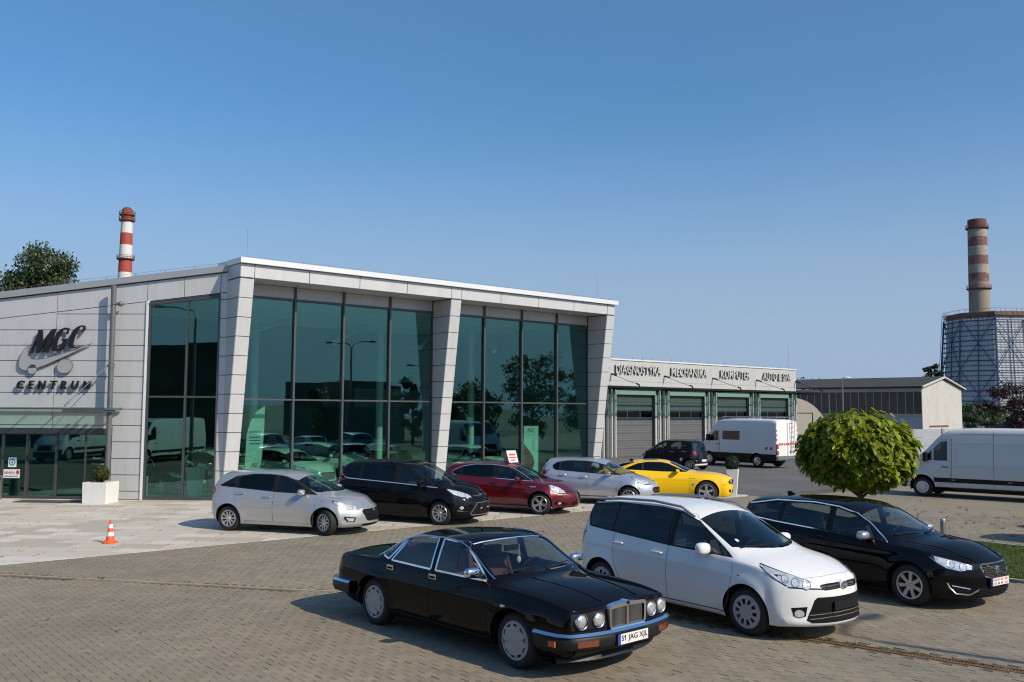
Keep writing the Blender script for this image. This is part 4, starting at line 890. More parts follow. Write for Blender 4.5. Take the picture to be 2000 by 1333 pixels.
# ---- black compact people carrier ------------------------------------------------------------
def ford_extras(c, root):
    headlamp(c, root, [(2.08,.44,.69),(2.05,.46,.75),(1.86,.66,.86),(1.50,.82,.95),(1.50,.85,.92),(1.72,.83,.79),(1.90,.72,.71)], [(1.98,.56,.74,.055),(1.84,.70,.79,.055)])
    patch(c, [(-.36,.78),(.36,.78),(.38,.75),(.34,.70),(-.34,.70),(-.38,.75)], 'yz', 1, .004, K['dark'], 'upper_grille', root)
    front_line(c, [(-.36,.745),(0,.75),(.36,.745)], .016, 'grille_bar', K['chrome'], root, .010)
    p = on_front(c, 0, .755, 1, .02); b = disc(c, 0, .755, .062, K['chrome'], 'badge', root, off=.012, ry=.028, dome=.1); disc(c, 0, .755, .052, K['plate_blue'], 'badge_face', b, off=.017, ry=.021, dome=.1)
    gp = [(-.34,.57),(.34,.57),(.48,.38),(.54,.30),(.50,.265),(-.50,.265),(-.54,.30),(-.48,.38)]
    patch(c, gp, 'yz', 1, .004, K['dark'], 'lower_grille', root); front_line(c, gp+[gp[0]], .022, 'grille_frame', K['steel'], root, .014)
    for z in (.33,.39): front_line(c, [(-.48,z),(0,z),(.48,z)], .012, 'grille_bar', K['bumper'], root, .012)
    o = empty('number_plate', on_front(c, 0, .47, 1, -.006)); o.parent = root; mb = MB(); mb.box(-.02,0,-.26,.26,-.055,.055); mb.build('plate_holder', K['black'], o); mb = MB(); mb.box(0,.004,-.24,.24,-.05,-.038); mb.build('plate_strip', K['paper'], o)
    for sg in (-1,1):
        fog(c, root, sg*.72, .46, .04); front_line(c, [(sg*.62,.36),(sg*.80,.39)], .012, 'bumper_trim', K['chrome'], root, .008)
        side_line(c, [(1.22,.955),(.6,1.0),(0,1.035),(-1.0,1.085),(-1.62,1.115),(-1.80,1.19),(-1.93,1.37)], sg, .024, 'window_trim', K['chrome'], root, .006)
    side_lamp(c, root, [(-2.08,.93),(-1.84,.96),(-1.94,1.05),(-2.06,1.10)]); taillamp(c, root, [(-.80,.95),(-.80,1.22),(-.60,1.18),(-.58,.98)])
    top_line(c, [(1.40,-.74),(1.8,-.68),(2.0,-.56),(2.12,-.30),(2.14,0),(2.12,.30),(2.0,.56),(1.8,.68),(1.40,.74)], .007, 'bonnet_seam', K['dark'], root)
S_FORD = dict(paint=PM['black'], top=fl((-2.18,1.46),(-1.9,1.545),(-1.2,1.605),(-.4,1.62),(.05,1.59),(.32,1.53),(.50,1.46),(1.28,1.10),(1.40,1.06),(1.7,.99),(2.0,.89),(2.12,.81),(2.20,.75)),
  sho=fl((-2.18,1.10),(-1.4,1.06),(0,1.0),(.9,.95),(1.4,.92),(1.8,.85),(2.20,.68)), wid=fl((-2.18,.80),(-1.9,.87),(-1.3,.905),(0,.915),(1.3,.915),(1.8,.89),(2.20,.82)),
  bot=fl((-2.18,.30),(-1.7,.21),(-1,.19),(1,.19),(1.8,.20),(2.20,.20)), yroof=.62, crown=.05, hoodc=.09, tb=.085, ta=.075, tm=.5, wheels=[(-1.324,.32,.365),(1.324,.32,.365)], flare=.026,
  crease=[(lambda x: .86-.05*x, -2.0,1.4,.016,.045),(.40,-1.0,1.0,-.014,.08)], nose=fl((.2,.05),(.28,.0),(.45,.0),(.6,.03),(.7,.08),(.85,.2)), tail=fl((.3,.08),(.5,0),(.9,.03),(1.1,.08),(1.5,.32)), bowf=.42, bpf=2.4, bowr=.24, Lf=.85, Lr=.65,
  doors=[[(-.05,.27),(-.05,1.50),(.3,1.44),(1.14,.98),(1.10,.27)], [(-.05,.27),(-.05,1.50),(-.8,1.50),(-1.2,1.42),(-1.2,1.1),(-1.1,.62),(-.92,.27)]],
  black_side=[[(1.20,.965),(.46,1.375),(.1,1.475),(-.3,1.51),(-1.1,1.515),(-1.75,1.44),(-1.90,1.36),(-1.78,1.19),(-1.62,1.13),(0,1.045)]],
  windows=[([(.72,1.02),(.66,1.24),(.44,1.36),(.02,1.455),(.02,1.055)],'carglass'), ([(1.10,.99),(.76,1.18),(.78,1.01)],'carglass'), ([(-.12,1.065),(-.12,1.48),(-.8,1.49),(-1.15,1.475),(-1.15,1.12)],'privacy'), ([(-1.24,1.125),(-1.24,1.465),(-1.70,1.41),(-1.84,1.34),(-1.74,1.20),(-1.62,1.145)],'privacy')],
  screen=(1.32,.44,.32,.045,'carglass','windscreen'), rear_window=([(-.55,1.15),(.55,1.15),(.46,1.40),(-.46,1.40)],'privacy'), handles=[(-.26,.90),(-1.02,.94)],
  wy=.885, R=.318, tw=.215, rim=('spoke',10,.022,.024,.10), rr=.22, rim_mat=K['alloy'], mirror=(.78,1.06), mirror_size=(.08,.115,.075), chair_z=.40, extras=ford_extras)
# ---- red hatchback ------------------------------------------------------------
def alfa_extras(c, root):
    headlamp(c, root, [(2.02,.50,.585),(1.98,.50,.67),(1.82,.60,.79),(1.58,.70,.86),(1.54,.76,.84),(1.66,.79,.72),(1.86,.72,.61)], [(1.90,.60,.66,.055),(1.74,.69,.745,.06)], .93)
    for sg in (-1,1):
        patch(c, [(sg*.46,.34),(sg*.74,.40),(sg*.76,.30),(sg*.52,.27)], 'yz', 1, .003, K['dark'], 'side_intake', root); fog(c, root, sg*.66, .335, .033)
        side_line(c, [(1.04,.94),(.36,1.265),(.1,1.33),(-.3,1.365),(-.85,1.355),(-1.25,1.285),(-1.54,1.16),(-1.57,1.11),(-1.48,1.06),(-.8,1.03),(.1,.985),(1.04,.94)], sg, .02, 'window_trim', K['chrome'], root, .006)
        side_line(c, [(1.0,.255),(-.9,.255)], sg, .05, 'sill_trim', K['black'], root, .006); side_line(c, [(1.02,.79),(1.20,.79)], sg, .026, 'badge', K['chrome'], root, .004)
        side_line(c, [(-.02,.845),(-.25,.85)], sg, .032, 'handle', K['chrome'], root, .03)
    gp = [(-.13,.62),(.13,.62),(.10,.45),(0,.30),(-.10,.45)]; patch(c, gp, 'yz', 1, .006, K['dark'], 'grille', root); front_line(c, gp+[gp[0]], .022, 'grille_frame', K['chrome'], root, .018)
    disc(c, 0, .665, .045, K['chrome'], 'badge', root, off=.01, dome=.1)
    patch(c, [(-.38,.34),(-.14,.42),(-.08,.30),(-.34,.25)], 'yz', 1, .003, K['dark'], 'lower_grille', root); patch(c, [(.38,.34),(.14,.42),(.08,.30),(.34,.25)], 'yz', 1, .003, K['dark'], 'lower_grille', root)
    taillamp(c, root, [(-.78,.88),(-.78,1.0),(-.5,1.02),(-.48,.92)]); top_line(c, [(1.30,-.70),(1.8,-.6),(2.05,-.3),(2.12,0),(2.05,.3),(1.8,.6),(1.30,.70)], .007, 'bonnet_seam', K['dark'], root)
S_ALFA = dict(crease=[(lambda x: .80-.05*x, -1.9,1.5,.014,.05)], paint=PM['red'], top=fl((-2.13,1.32),(-1.85,1.39),(-1.2,1.445),(-.5,1.465),(0,1.445),(.25,1.395),(.45,1.32),(1.18,1.01),(1.28,.98),(1.65,.92),(1.95,.81),(2.14,.69),(2.22,.61)),
  sho=fl((-2.13,1.0),(-1.4,.985),(0,.935),(.9,.90),(1.4,.86),(1.8,.76),(2.22,.55)), wid=fl((-2.13,.76),(-1.8,.85),(-1.3,.895),(0,.885),(1.3,.90),(1.8,.87),(2.22,.78)),
  bot=fl((-2.13,.30),(-1.7,.21),(-1,.19),(1,.19),(1.8,.20),(2.22,.20)), yroof=.59, crown=.05, hoodc=.09, tb=.095, ta=.08, tm=.5, wheels=[(-1.317,.32,.365),(1.317,.32,.365)], flare=.03,
  nose=fl((.2,.07),(.28,.02),(.42,.0),(.55,.02),(.7,.12)), tail=fl((.3,.08),(.5,0),(.9,.03),(1.35,.32)), bowf=.52, bpf=2.2, bowr=.28, Lf=.9, Lr=.65,
  doors=[[(-.12,.29),(-.12,1.345),(.25,1.29),(1.02,.945),(1.05,.29)], [(-.12,.29),(-.12,1.345),(-.8,1.345),(-1.2,1.27),(-1.18,.9),(-1.05,.55),(-.9,.29)]],
  black_side=[[(1.02,.95),(.36,1.255),(.1,1.32),(-.3,1.355),(-.85,1.345),(-1.25,1.275),(-1.53,1.155),(-1.55,1.11),(-1.47,1.07),(-.8,1.04),(.1,.995)]],
  windows=[([(.78,.985),(.35,1.235),(.10,1.30),(-.05,1.315),(-.05,1.005)],'carglass'), ([(-.22,1.015),(-.22,1.335),(-.85,1.325),(-1.22,1.265),(-1.24,1.06)],'privacy'), ([(-1.30,1.065),(-1.30,1.23),(-1.49,1.15),(-1.50,1.115),(-1.45,1.085)],'privacy')],
  screen=(1.22,.42,.28,.045,'carglass','windscreen'), rear_window=([(-.5,1.04),(.5,1.04),(.42,1.26),(-.42,1.26)],'privacy'),
  wy=.875, R=.318, tw=.215, rim=('spoke',5,.035,.04,.16), rr=.23, rim_mat=K['alloy'], mirror=(.66,.985), mirror_size=(.075,.105,.07), chair_z=.32, extras=alfa_extras)
# ---- pale silver small hatchback ------------------------------------------------------------
def peu_extras(c, root):
    headlamp(c, root, [(1.94,.42,.66),(1.90,.46,.75),(1.74,.62,.83),(1.40,.76,.91),(1.38,.80,.87),(1.60,.79,.74),(1.78,.68,.66)], [(1.86,.54,.72,.05),(1.72,.66,.77,.05)])
    gp = [(-.30,.58),(.30,.58),(.40,.50),(.34,.40),(-.34,.40),(-.40,.50)]; patch(c, gp, 'yz', 1, .004, K['dark'], 'grille', root); front_line(c, gp+[gp[0]], .018, 'grille_frame', K['chrome'], root, .01)
    for z in (.45,.50): front_line(c, [(-.34,z),(0,z),(.34,z)], .012, 'grille_bar', K['chrome'], root, .01)
    disc(c, 0, .73, .04, K['chrome'], 'badge', root, off=.006)
    patch(c, [(-.5,.33),(.5,.33),(.46,.24),(-.46,.24)], 'yz', 1, .003, K['black'], 'lower_grille', root)
    side_lamp(c, root, [(-1.85,.86),(-1.60,.95),(-1.60,1.02),(-1.78,1.05)]); taillamp(c, root, [(-.78,.82),(-.78,1.06),(-.60,1.04),(-.58,.88)])
    for sg in (-1,1): side_line(c, [(.98,.265),(-.85,.265)], sg, .03, 'sill_trim', K['chrome'], root, .006)
    patch(c, [(-.50,1.30),(.50,1.30),(.52,1.36),(-.52,1.36)], 'yz', -1, .05, K['black'], 'rear_spoiler', root)
    p = on_top(c, 1.45, -.66); mb = MB(); q = on_side(c, 1.27, .70, -1)
S_PEU = dict(crease=[(lambda x: .84-.06*x, -1.7,1.3,.016,.05)], light=True, paint=PM['silver_blue'], top=fl((-1.91,1.36),(-1.7,1.41),(-1.2,1.45),(-.4,1.46),(.05,1.43),(.28,1.375),(.45,1.305),(1.22,.98),(1.32,.95),(1.55,.90),(1.85,.80),(1.98,.72),(2.05,.66)),
  sho=fl((-1.91,1.02),(-1.3,1.0),(0,.945),(.9,.91),(1.3,.875),(1.7,.79),(2.05,.60)), wid=fl((-1.91,.76),(-1.6,.84),(-1.2,.865),(0,.86),(1.2,.87),(1.7,.84),(2.05,.76)),
  bot=fl((-1.91,.30),(-1.6,.21),(-1,.19),(1,.19),(1.7,.20),(2.05,.20)), yroof=.59, crown=.05, hoodc=.09, tb=.09, ta=.07, tm=.5, wheels=[(-1.269,.31,.355),(1.269,.31,.355)], flare=.026,
  nose=fl((.2,.05),(.28,.01),(.42,.0),(.58,.03),(.7,.10)), tail=fl((.3,.08),(.5,0),(.9,.03),(1.05,.07),(1.35,.26)), bowf=.48, bpf=2.2, bowr=.24, Lf=.85, Lr=.6,
  doors=[[(-.10,.29),(-.10,1.345),(.25,1.29),(1.0,.95),(1.02,.29)], [(-.10,.29),(-.10,1.345),(-.7,1.35),(-1.08,1.27),(-1.06,.9),(-.95,.5),(-.85,.29)]],
  black_side=[[(1.02,.945),(.38,1.245),(.1,1.315),(-.3,1.35),(-.85,1.345),(-1.18,1.29),(-1.33,1.20),(-1.33,1.12),(-1.22,1.05),(0,.985)]],
  windows=[([(.74,.99),(.36,1.22),(.10,1.29),(-.03,1.305),(-.03,1.0)],'carglass'), ([(-.17,1.01),(-.17,1.33),(-.85,1.325),(-1.05,1.295),(-1.05,1.055)],'carglass'), ([(-1.11,1.06),(-1.11,1.28),(-1.20,1.25),(-1.29,1.19),(-1.29,1.12),(-1.2,1.065)],'privacy')],
  screen=(1.25,.42,.28,.045,'carglass','windscreen'), rear_window=([(-.5,1.05),(.5,1.05),(.44,1.29),(-.44,1.29)],'privacy'), handles=[(-.24,.87),(-.95,.92)], handle_mat=K['chrome'],
  wy=.845, R=.305, tw=.195, rim=('spoke',9,.03,.035,0), rr=.20, mirror=(.66,.99), mirror_size=(.07,.10,.068), mirror_mat=K['chrome'], antenna=-1.45, extras=peu_extras)
# ---- yellow coupe ------------------------------------------------------------
def cam_extras(c, root):
    gp = [(-.80,.70),(-.76,.76),(.76,.76),(.80,.70),(.68,.61),(-.68,.61)]; patch(c, gp, 'yz', 1, .003, K['dark'], 'grille', root)
    for z in (.645,.68,.715): front_line(c, [(-.46,z),(0,z),(.46,z)], .008, 'grille_bar', K['bumper'], root, .008)
    for sg in (-1,1):
        disc(c, sg*.62, .69, .062, K['bulb'], 'headlight', root, off=.004); patch(c, [(sg*.60,.42),(sg*.76,.45),(sg*.76,.36),(sg*.62,.34)], 'yz', 1, .003, K['dark'], 'side_intake', root)
        side_line(c, [(1.06,.80),(.84,.80)], sg, .012, 'vent_line', K['dark'], root); patch(c, [(.99+.05*math.cos(i),.62+.05*math.sin(i)) for i in (0,1,2,3,4,5)], 'xz', sg, .006, K['alloy'], 'badge', root)
        side_line(c, [(1.95,.60),(2.08,.60)], sg, .03, 'side_marker', K['amber'], root, .004)
        # bonnet stripes, paint on the bonnet
        patch(c, [(1.16,sg*.10),(1.16,sg*.38),(2.26,sg*.33),(2.26,sg*.09)], 'xy', 1, .004, K['pianoblack'], 'bonnet_stripe', root, thick=.004, step=.08)
        side_line(c, [(-.42,.86),(-.58,.86)], sg, .045, 'handle', PM['yellow'], root, .025)
    p = on_front(c, 0, .69, 1, .015); b = MB(); b.box(p.x-.01,p.x+.006,-.07,.07,.675,.705); b.box(p.x-.01,p.x+.006,-.03,.03,.655,.725); b.build('badge', K['plate_red'], root)
    patch(c, [(-.48,.42),(.48,.42),(.52,.30),(-.52,.30)], 'yz', 1, .003, K['dark'], 'lower_grille', root)
    patch(c, [(-.58,-.36),(-.12,-.36),(-.12,.36),(-.58,.36)], 'xy', 1, .006, K['pianoblack'], 'sunroof', root, thick=.004, step=.08)
    mb = MB(); mb.box(-2.36,-2.16,-.62,.62,1.075,1.097); mb.build('rear_spoiler', PM['yellow'], root)
    taillamp(c, root, [(-.75,.80),(-.75,.92),(-.30,.92),(-.30,.80)])
S_CAM = dict(crease=[(lambda x: .80-.02*x, -.9,1.9,.016,.045)], light=True, paint=PM['yellow'], top=fl((-2.46,1.02),(-2.2,1.075),(-1.80,1.10),(-1.65,1.13),(-1.05,1.305),(-.7,1.36),(-.2,1.376),(.15,1.355),(.34,1.315),(1.02,1.045),(1.12,1.02),(1.6,1.0),(2.0,.945),(2.28,.855),(2.38,.79)),
  sho=fl((-2.46,.98),(-1.9,1.03),(-1.3,1.03),(0,.965),(.9,.945),(1.6,.92),(2.1,.83),(2.38,.745)), wid=fl((-2.46,.84),(-2.1,.92),(-1.4,.965),(-.4,.935),(.5,.935),(1.4,.955),(2.0,.93),(2.38,.87)),
  bot=fl((-2.46,.30),(-2.0,.22),(-1,.19),(1,.19),(2.0,.20),(2.38,.21)), yroof=.58, crown=.045, hoodc=.06, tb=.10, ta=.09, tm=.55, wheels=[(-1.426,.36,.405),(1.426,.36,.405)], flare=.03,
  nose=fl((.2,.08),(.32,.02),(.5,.0),(.6,.02),(.72,.0),(.8,.04)), tail=fl((.3,.1),(.6,.03),(.9,.0),(1.1,.05)), bowf=.30, bpf=2.6, bowr=.25, Lf=.7, Lr=.6,
  doors=[[(-.62,.30),(-.66,.95),(-.62,1.28),(.15,1.28),(.82,.99),(.90,.85),(.86,.30)]],
  black_side=[[(.84,.995),(.20,1.245),(-.05,1.29),(-.45,1.29),(-.80,1.235),(-1.22,1.09),(-1.10,1.055),(0,1.005)]],
  windows=[([(.70,1.015),(.18,1.225),(-.06,1.265),(-.58,1.255),(-.60,1.035)],'privacy'), ([(-.66,1.045),(-.66,1.245),(-.80,1.215),(-1.15,1.095),(-1.08,1.07)],'privacy')],
  screen=(1.04,.30,.22,.05,'privacy','windscreen'), rear_screen=(-1.74,-.92,.12,.06,'privacy','rear_window'),
  wy=.945, R=.362, tw=.255, rim=('spoke',5,.07,.10,0), rr=.255, rim_mat=K['alloy'], mirror=(.50,1.02), mirror_size=(.085,.12,.065), antenna=None, fin=-.95, wipers=False, extras=cam_extras)
# ---- black small car seen from behind ------------------------------------------------------------
def smart_extras(c, root):
    patch(c, [(-.62,.34),(.62,.34),(.68,.24),(-.68,.24)], 'yz', -1, .02, K['paper'], 'bumper_skirt', root)
    plate(root, c, '', .50, -1, 0, off=-.0)
    for sg in (-1,1): patch(c, [(sg*.54,.79),(sg*.69,.78),(sg*.70,.97),(sg*.57,.97)], 'yz', -1, .012, K['red_lens'], 'tail_light', root); disc(c, sg*.60, .50, .035, K['bulb'], 'reverse_light', root, -1)
    p = on_front(c, 0, .80, -1, -.0); b = MB(); b.tube([p, p+Vector((-.02,0,0))], .06, 16); b.build('badge', K['chrome'], root)
    patch(c, [(-.84+.08*math.cos(i*.5236),.56+.08*math.sin(i*.5236)) for i in range(12)], 'xz', 1, .006, K['paper'], 'door_sticker', root)
    disc(c, .55, .70, .09, K['bulb'], 'headlight', root); disc(c, -.55, .70, .09, K['bulb'], 'headlight', root)
S_SMART = dict(paint=PM['navy'], top=fl((-1.70,1.42),(-1.45,1.50),(-.6,1.55),(.2,1.535),(.55,1.46),(.72,1.38),(1.22,1.07),(1.35,1.02),(1.6,.92),(1.80,.76)),
  sho=fl((-1.70,1.02),(-1.2,1.02),(0,.98),(.9,.95),(1.4,.88),(1.80,.68)), wid=fl((-1.70,.74),(-1.4,.81),(0,.83),(1.2,.825),(1.80,.72)), bot=fl((-1.70,.26),(-1.4,.20),(1.4,.20),(1.80,.22)),
  yroof=.58, crown=.05, hoodc=.10, tb=.08, ta=.05, tm=.5, wheels=[(-1.247,.30,.345),(1.247,.30,.345)], flare=.025, nose=fl((.2,.04),(.4,.0),(.6,.03),(.8,.12)), tail=fl((.25,.04),(.45,0),(.9,.05),(1.05,.09),(1.45,.26)), bowf=.35, bowr=.22, Lf=.6, Lr=.5,
  doors=[[(-.12,.30),(-.12,1.42),(.35,1.36),(.98,.98),(.95,.30)], [(-.12,.30),(-.12,1.42),(-.75,1.43),(-.98,1.30),(-.98,.9),(-.85,.45),(-.80,.30)]],
  black_side=[], windows=[([(.80,1.02),(.42,1.28),(.10,1.385),(-.06,1.40),(-.06,1.02)],'carglass'), ([(-.20,1.05),(-.20,1.41),(-.75,1.41),(-.96,1.28),(-.98,1.16),(-.80,1.05)],'carglass')],
  screen=(1.24,.72,.22,.05,'carglass','windscreen'), rear_window=([(-.56,1.06),(.56,1.06),(.50,1.36),(-.50,1.36)],'carglass'), handles=[(-.26,.93),(-.95,.95)], handle_mat=K['chrome'],
  wy=.815, R=.295, tw=.19, rim=('spoke',8,.04,.05,0), rr=.19, mirror=(.62,1.02), mirror_size=(.07,.10,.08), antenna=-1.2, extras=smart_extras)
# ---- vans ------------------------------------------------------------
def stripes(root, c, x0, x1, z0, z1, sg):
    w = (x1-x0)/4
    for k in range(4):
        mb = MB(); q = [(x0+w*k, z0),(x0+w*(k+1), z0),(x0+w*(k+1)-.05, z1),(x0+w*k-.05, z1)]
        mb.add([tuple(on_side(c,x,z,sg,.004)) for x,z in q], [(0,1,2,3)]); mb.build('warning_stripe', K['plate_red'] if k%2 == 0 else K['paper'], root)
def iveco_extras(c, root):
    mb = MB(); mb.box(-2.4,.95,-.80,.80,.6,2.2); mb.box(1.0,1.5,-.7,.7,.6,1.9); mb.build('dark_filler', K['seat'], root)  # solid dark block added inside so the windows look unlit
    for sg in (-1,1):
        stripes(root, c, -2.5, -1.9, .98, 1.12, sg)
        side_line(c, [(1.02,.75),(1.02,1.45)], sg, .012, 'door_seam', K['black'], root)
        P = on_front(c, sg*.88, .9, -1, .02); mb = MB(); mb.box(P.x-.02, P.x+.06, sg*.80 if sg>0 else -.96, .96 if sg>0 else -.80, .72, 1.28); t = mb.build('tail_light', K['red_lens'], root)
        mb = MB(); mb.box(P.x-.024, P.x-.01, sg*.80 if sg>0 else -.95, .95 if sg>0 else -.80, .93, 1.03); mb.build('reverse_lens', K['plate'], t)
        for k in range(7):
            mb = MB(); z = 1.35+k*.12; x = on_front(c, sg*.90, z, -1).x-.004; mb.add([(x,sg*.86,z),(x,sg*.94,z),(x,sg*.94,z+.10),(x,sg*.86,z+.10)], [(0,1,2,3)]); mb.build('warning_stripe', K['plate_red'] if k%2 else K['paper'], root)
    x = on_front(c, 0, 1.2, -1).x-.006
    for k in range(8):
        y = -.75+k*.19; mb = MB(); mb.add([(x,y,1.22),(x,y+.12,1.22),(x,y+.17,1.34),(x,y+.05,1.34)], [(0,1,2,3)]); mb.build('warning_stripe', K['plate_red'], root)
    mb = MB(); mb.box(x-.012,x,-.006,.006,.6,2.4); mb.build('door_seam', K['black'], root)
    ld = empty('ladder'); ld.parent = root
    for y in (-.55,-.25): mb = MB(); mb.tube([(x-.06,y,.75),(x-.06,y,2.62),(x+.15,y,2.72)], .016, 6); mb.build('rail', K['steel'], ld)
    for k in range(7): mb = MB(); mb.tube([(x-.06,-.55,.9+.26*k),(x-.06,-.25,.9+.26*k)], .012, 6); mb.build('rung', K['steel'], ld)
    rk = empty('roof_rack'); rk.parent = root
    for y in (-.75,.75): mb = MB(); mb.tube([(-2.6,y,2.72),(1.0,y,2.72)], .02, 6); mb.build('rail', K['steel'], rk)
    for k in range(8): xx = -2.55+.5*k; mb = MB(); mb.tube([(xx,-.75,2.62),(xx,-.75,2.72),(xx,.75,2.72),(xx,.75,2.62)], .016, 6); mb.build('cross_bar', K['steel'], rk)
    plate(root, c, '', .88, -1, -.45, off=.01)
    mb = MB(); mb.box(-2.86,-2.70,-.95,.95,.48,.66); mb.build('rear_bumper', K['steel'], root)
    mb = MB(); p = on_side(c, 1.9,1.45,1); 
    for sg in (-1,1):
        p = on_side(c, 1.75, 1.5, sg); mb = MB(); mb.box(p.x-.06,p.x+.06,min(p.y,p.y+sg*.26),max(p.y,p.y+sg*.26),1.38,1.72); mb.build('door_mirror', K['black'], root)
S_IVECO = dict(light=True, paint=PM['crewwhite'], N=70, top=fl((-2.78,2.55),(-2.4,2.60),(0,2.62),(1.1,2.58),(1.4,2.44),(2.05,1.66),(2.3,1.40),(2.65,1.22),(2.80,1.10)), sho=fl((-2.78,1.40),(1.2,1.40),(2.1,1.32),(2.80,1.02)), wid=fl((-2.78,.97),(-2.4,1.0),(1.6,1.0),(2.3,.97),(2.80,.90)),
  bot=fl((-2.78,.42),(-2.2,.40),(2.2,.34),(2.80,.30)), yroof=.86, crown=.06, hoodc=.08, tb=.03, ta=.03, wheels=[(-1.5,.36,.43),(1.80,.36,.43)], flare=.01, nose=fl((.3,.05),(.6,0),(1.0,.08),(1.3,.2)), tail=fl((.4,.02),(1.2,0),(2.6,.05)), bowf=.25, bowr=.03, Lf=.7, Lr=.3,
  doors=[[(1.05,.50),(1.05,2.0),(1.45,2.0),(2.05,1.30),(2.08,.9),(2.0,.50)]], black_side=[], windows=[([(1.12,1.38),(1.12,1.92),(1.42,1.90),(1.92,1.38)],'privacy'),([(-.35,1.45),(-.35,1.92),(.85,1.92),(.85,1.45)],'privacy')], cladding=[[(-2.9,.2),(-2.9,.74),(2.3,.74),(2.3,.2)]],
  screen=(2.15,1.42,.18,.06,'carglass','windscreen'), rear_window=None, wy=.965, R=.36, tw=.22, rim=('disc',8,.5,.8,.35), rr=.21, rim_mat=K['alloy'], wipers=False, cabin=False, handles=[(1.15,1.2)], handle_mat=K['black'], extras=iveco_extras)
def spr_extras(c, root):
    mb = MB(); mb.box(-4.0,.95,-.80,.80,.6,2.2); mb.box(1.0,1.4,-.7,.7,.6,1.7); mb.build('dark_filler', K['seat'], root)  # added dark filler behind the glass, stands in for the shaded interior
    for sg in (-1,1):
        side_line(c, [(1.0,.45),(1.0,2.1)], sg, .012, 'door_seam', K['black'], root); side_line(c, [(-.35,.45),(-.35,2.35)], sg, .010, 'panel_seam', K['black'], root)
        side_line(c, [(.80,1.95),(-.25,1.95)], sg, .016, 'panel_crease', PM['vanwhite'], root, .010); side_line(c, [(.80,1.15),(-.25,1.15)], sg, .016, 'panel_crease', PM['vanwhite'], root, .010); side_line(c, [(.85,1.9),(.78,1.2)], sg, .016, 'panel_crease', PM['vanwhite'], root, .010)
        side_line(c, [(-.45,1.95),(-3.9,1.95)], sg, .016, 'panel_crease', PM['vanwhite'], root, .010); side_line(c, [(-.45,1.15),(-3.9,1.15)], sg, .016, 'panel_crease', PM['vanwhite'], root, .010); side_line(c, [(1.0,2.25),(-4.2,2.28)], sg, .014, 'gutter', K['railgrey'], root, .004)
        for x in (.95,-.85,-2.4): p = on_side(c, x, .60, sg); mb = MB(); mb.box(x-.06,x+.06,p.y-.01,p.y+.014,.615,.655); mb.build('side_marker', K['amber'], root)
        p = on_side(c, 1.85, 1.35, sg); mb = MB(); mb.box(p.x-.05,p.x+.05,min(p.y,p.y+sg*.22),max(p.y,p.y+sg*.22),1.26,1.58); mb.build('door_mirror', K['black'], root)
        patch(c, [(sg*.5,.80),(sg*.88,.86),(sg*.90,1.08),(sg*.6,.95)], 'yz', 1, .004, K['lamp'], 'headlight', root)
    patch(c, [(-.9,.32),(.9,.32),(.95,.62),(-.95,.62)], 'yz', 1, .012, K['bumper'], 'front_bumper', root); patch(c, [(-.45,.68),(.45,.68),(.42,.98),(-.42,.98)], 'yz', 1, .006, K['dark'], 'grille', root)
S_SPR = dict(light=True, paint=PM['vanwhite'], N=80, top=fl((-4.4,2.40),(-4.0,2.44),(0,2.46),(1.0,2.42),(1.3,2.32),(2.05,1.62),(2.3,1.42),(2.75,1.20),(2.95,1.05)), sho=fl((-4.4,1.35),(1.2,1.35),(2.1,1.28),(2.95,.95)), wid=fl((-4.4,.97),(-4,.995),(1.6,1.0),(2.4,.975),(2.95,.88)),
  bot=fl((-4.4,.42),(-4,.40),(2.2,.36),(2.95,.30)), yroof=.84, crown=.06, hoodc=.08, tb=.03, ta=.03, wheels=[(-1.75,.36,.43),(2.0,.36,.43)], flare=.016, nose=fl((.3,.04),(.6,0),(.9,.06),(1.2,.2)), tail=fl((.4,.02),(1.2,0),(2.4,.04)), bowf=.30, bowr=.03, Lf=.7, Lr=.3,
  doors=[[(1.05,.50),(1.05,2.02),(1.32,2.02),(1.98,1.36),(2.02,1.0),(1.62,.74),(1.55,.50)]], black_side=[], windows=[([(1.14,1.30),(1.14,1.98),(1.36,1.94),(1.60,1.70),(1.60,1.30)],'privacy'),([(1.66,1.30),(1.66,1.65),(1.94,1.36),(1.96,1.30)],'privacy')], cladding=[[(-4.2,.54),(-4.2,.70),(1.6,.70),(1.6,.54)]],
  screen=(2.15,1.32,.20,.06,'carglass','windscreen'), wy=.965, R=.345, tw=.22, rim=('disc',10,.52,.80,.35), rr=.215, rim_mat=K['alloy'], wipers=False, handles=[(1.22,1.08)], handle_mat=K['black'], seat_x=.75, chair_z=.55, cabin=False, extras=spr_extras)
for s in (S_IVECO, S_SPR): s.pop('rear_window', None)
# ------------------------------------------------------------------ ground
A0 = Vector((-9.60, 30.20, 0)); D = Vector((math.sin(rad(50)), math.cos(rad(50)), 0)); NN = Vector((math.cos(rad(50)), -math.sin(rad(50)), 0))
def fw_(t, off, z=0.): return A0+D*t+NN*off+Vector((0,0,z))         # along the glass front, out from it
def loc(P): v = Vector((P[0],P[1],0))-A0; return v.dot(D), v.dot(NN)
ROT = rad(40)
K['paver'] = mat('paver_concrete', (.252,.212,.153), .88, var=.16, scale=.55, bump=.25, bscale=120, island=.10, stain=((.175,.152,.118), .28, .50, .72))
K['paver_one'] = mat('paver_concrete_single', (.252,.212,.153), .88, var=.16, scale=.55, bump=.25, bscale=120, coord='Generated')
K['paver_far'] = mat('paver_far', (.24,.204,.15), .9, var=.16, scale=.35, bump=.4, bscale=30, stain=((.20,.185,.16), .3, .5, .75))
K['joint'] = mat('joint_sand', (.105,.085,.058), .95, var=.4, scale=3, stain=((.055,.05,.03), 5, .5, .7))
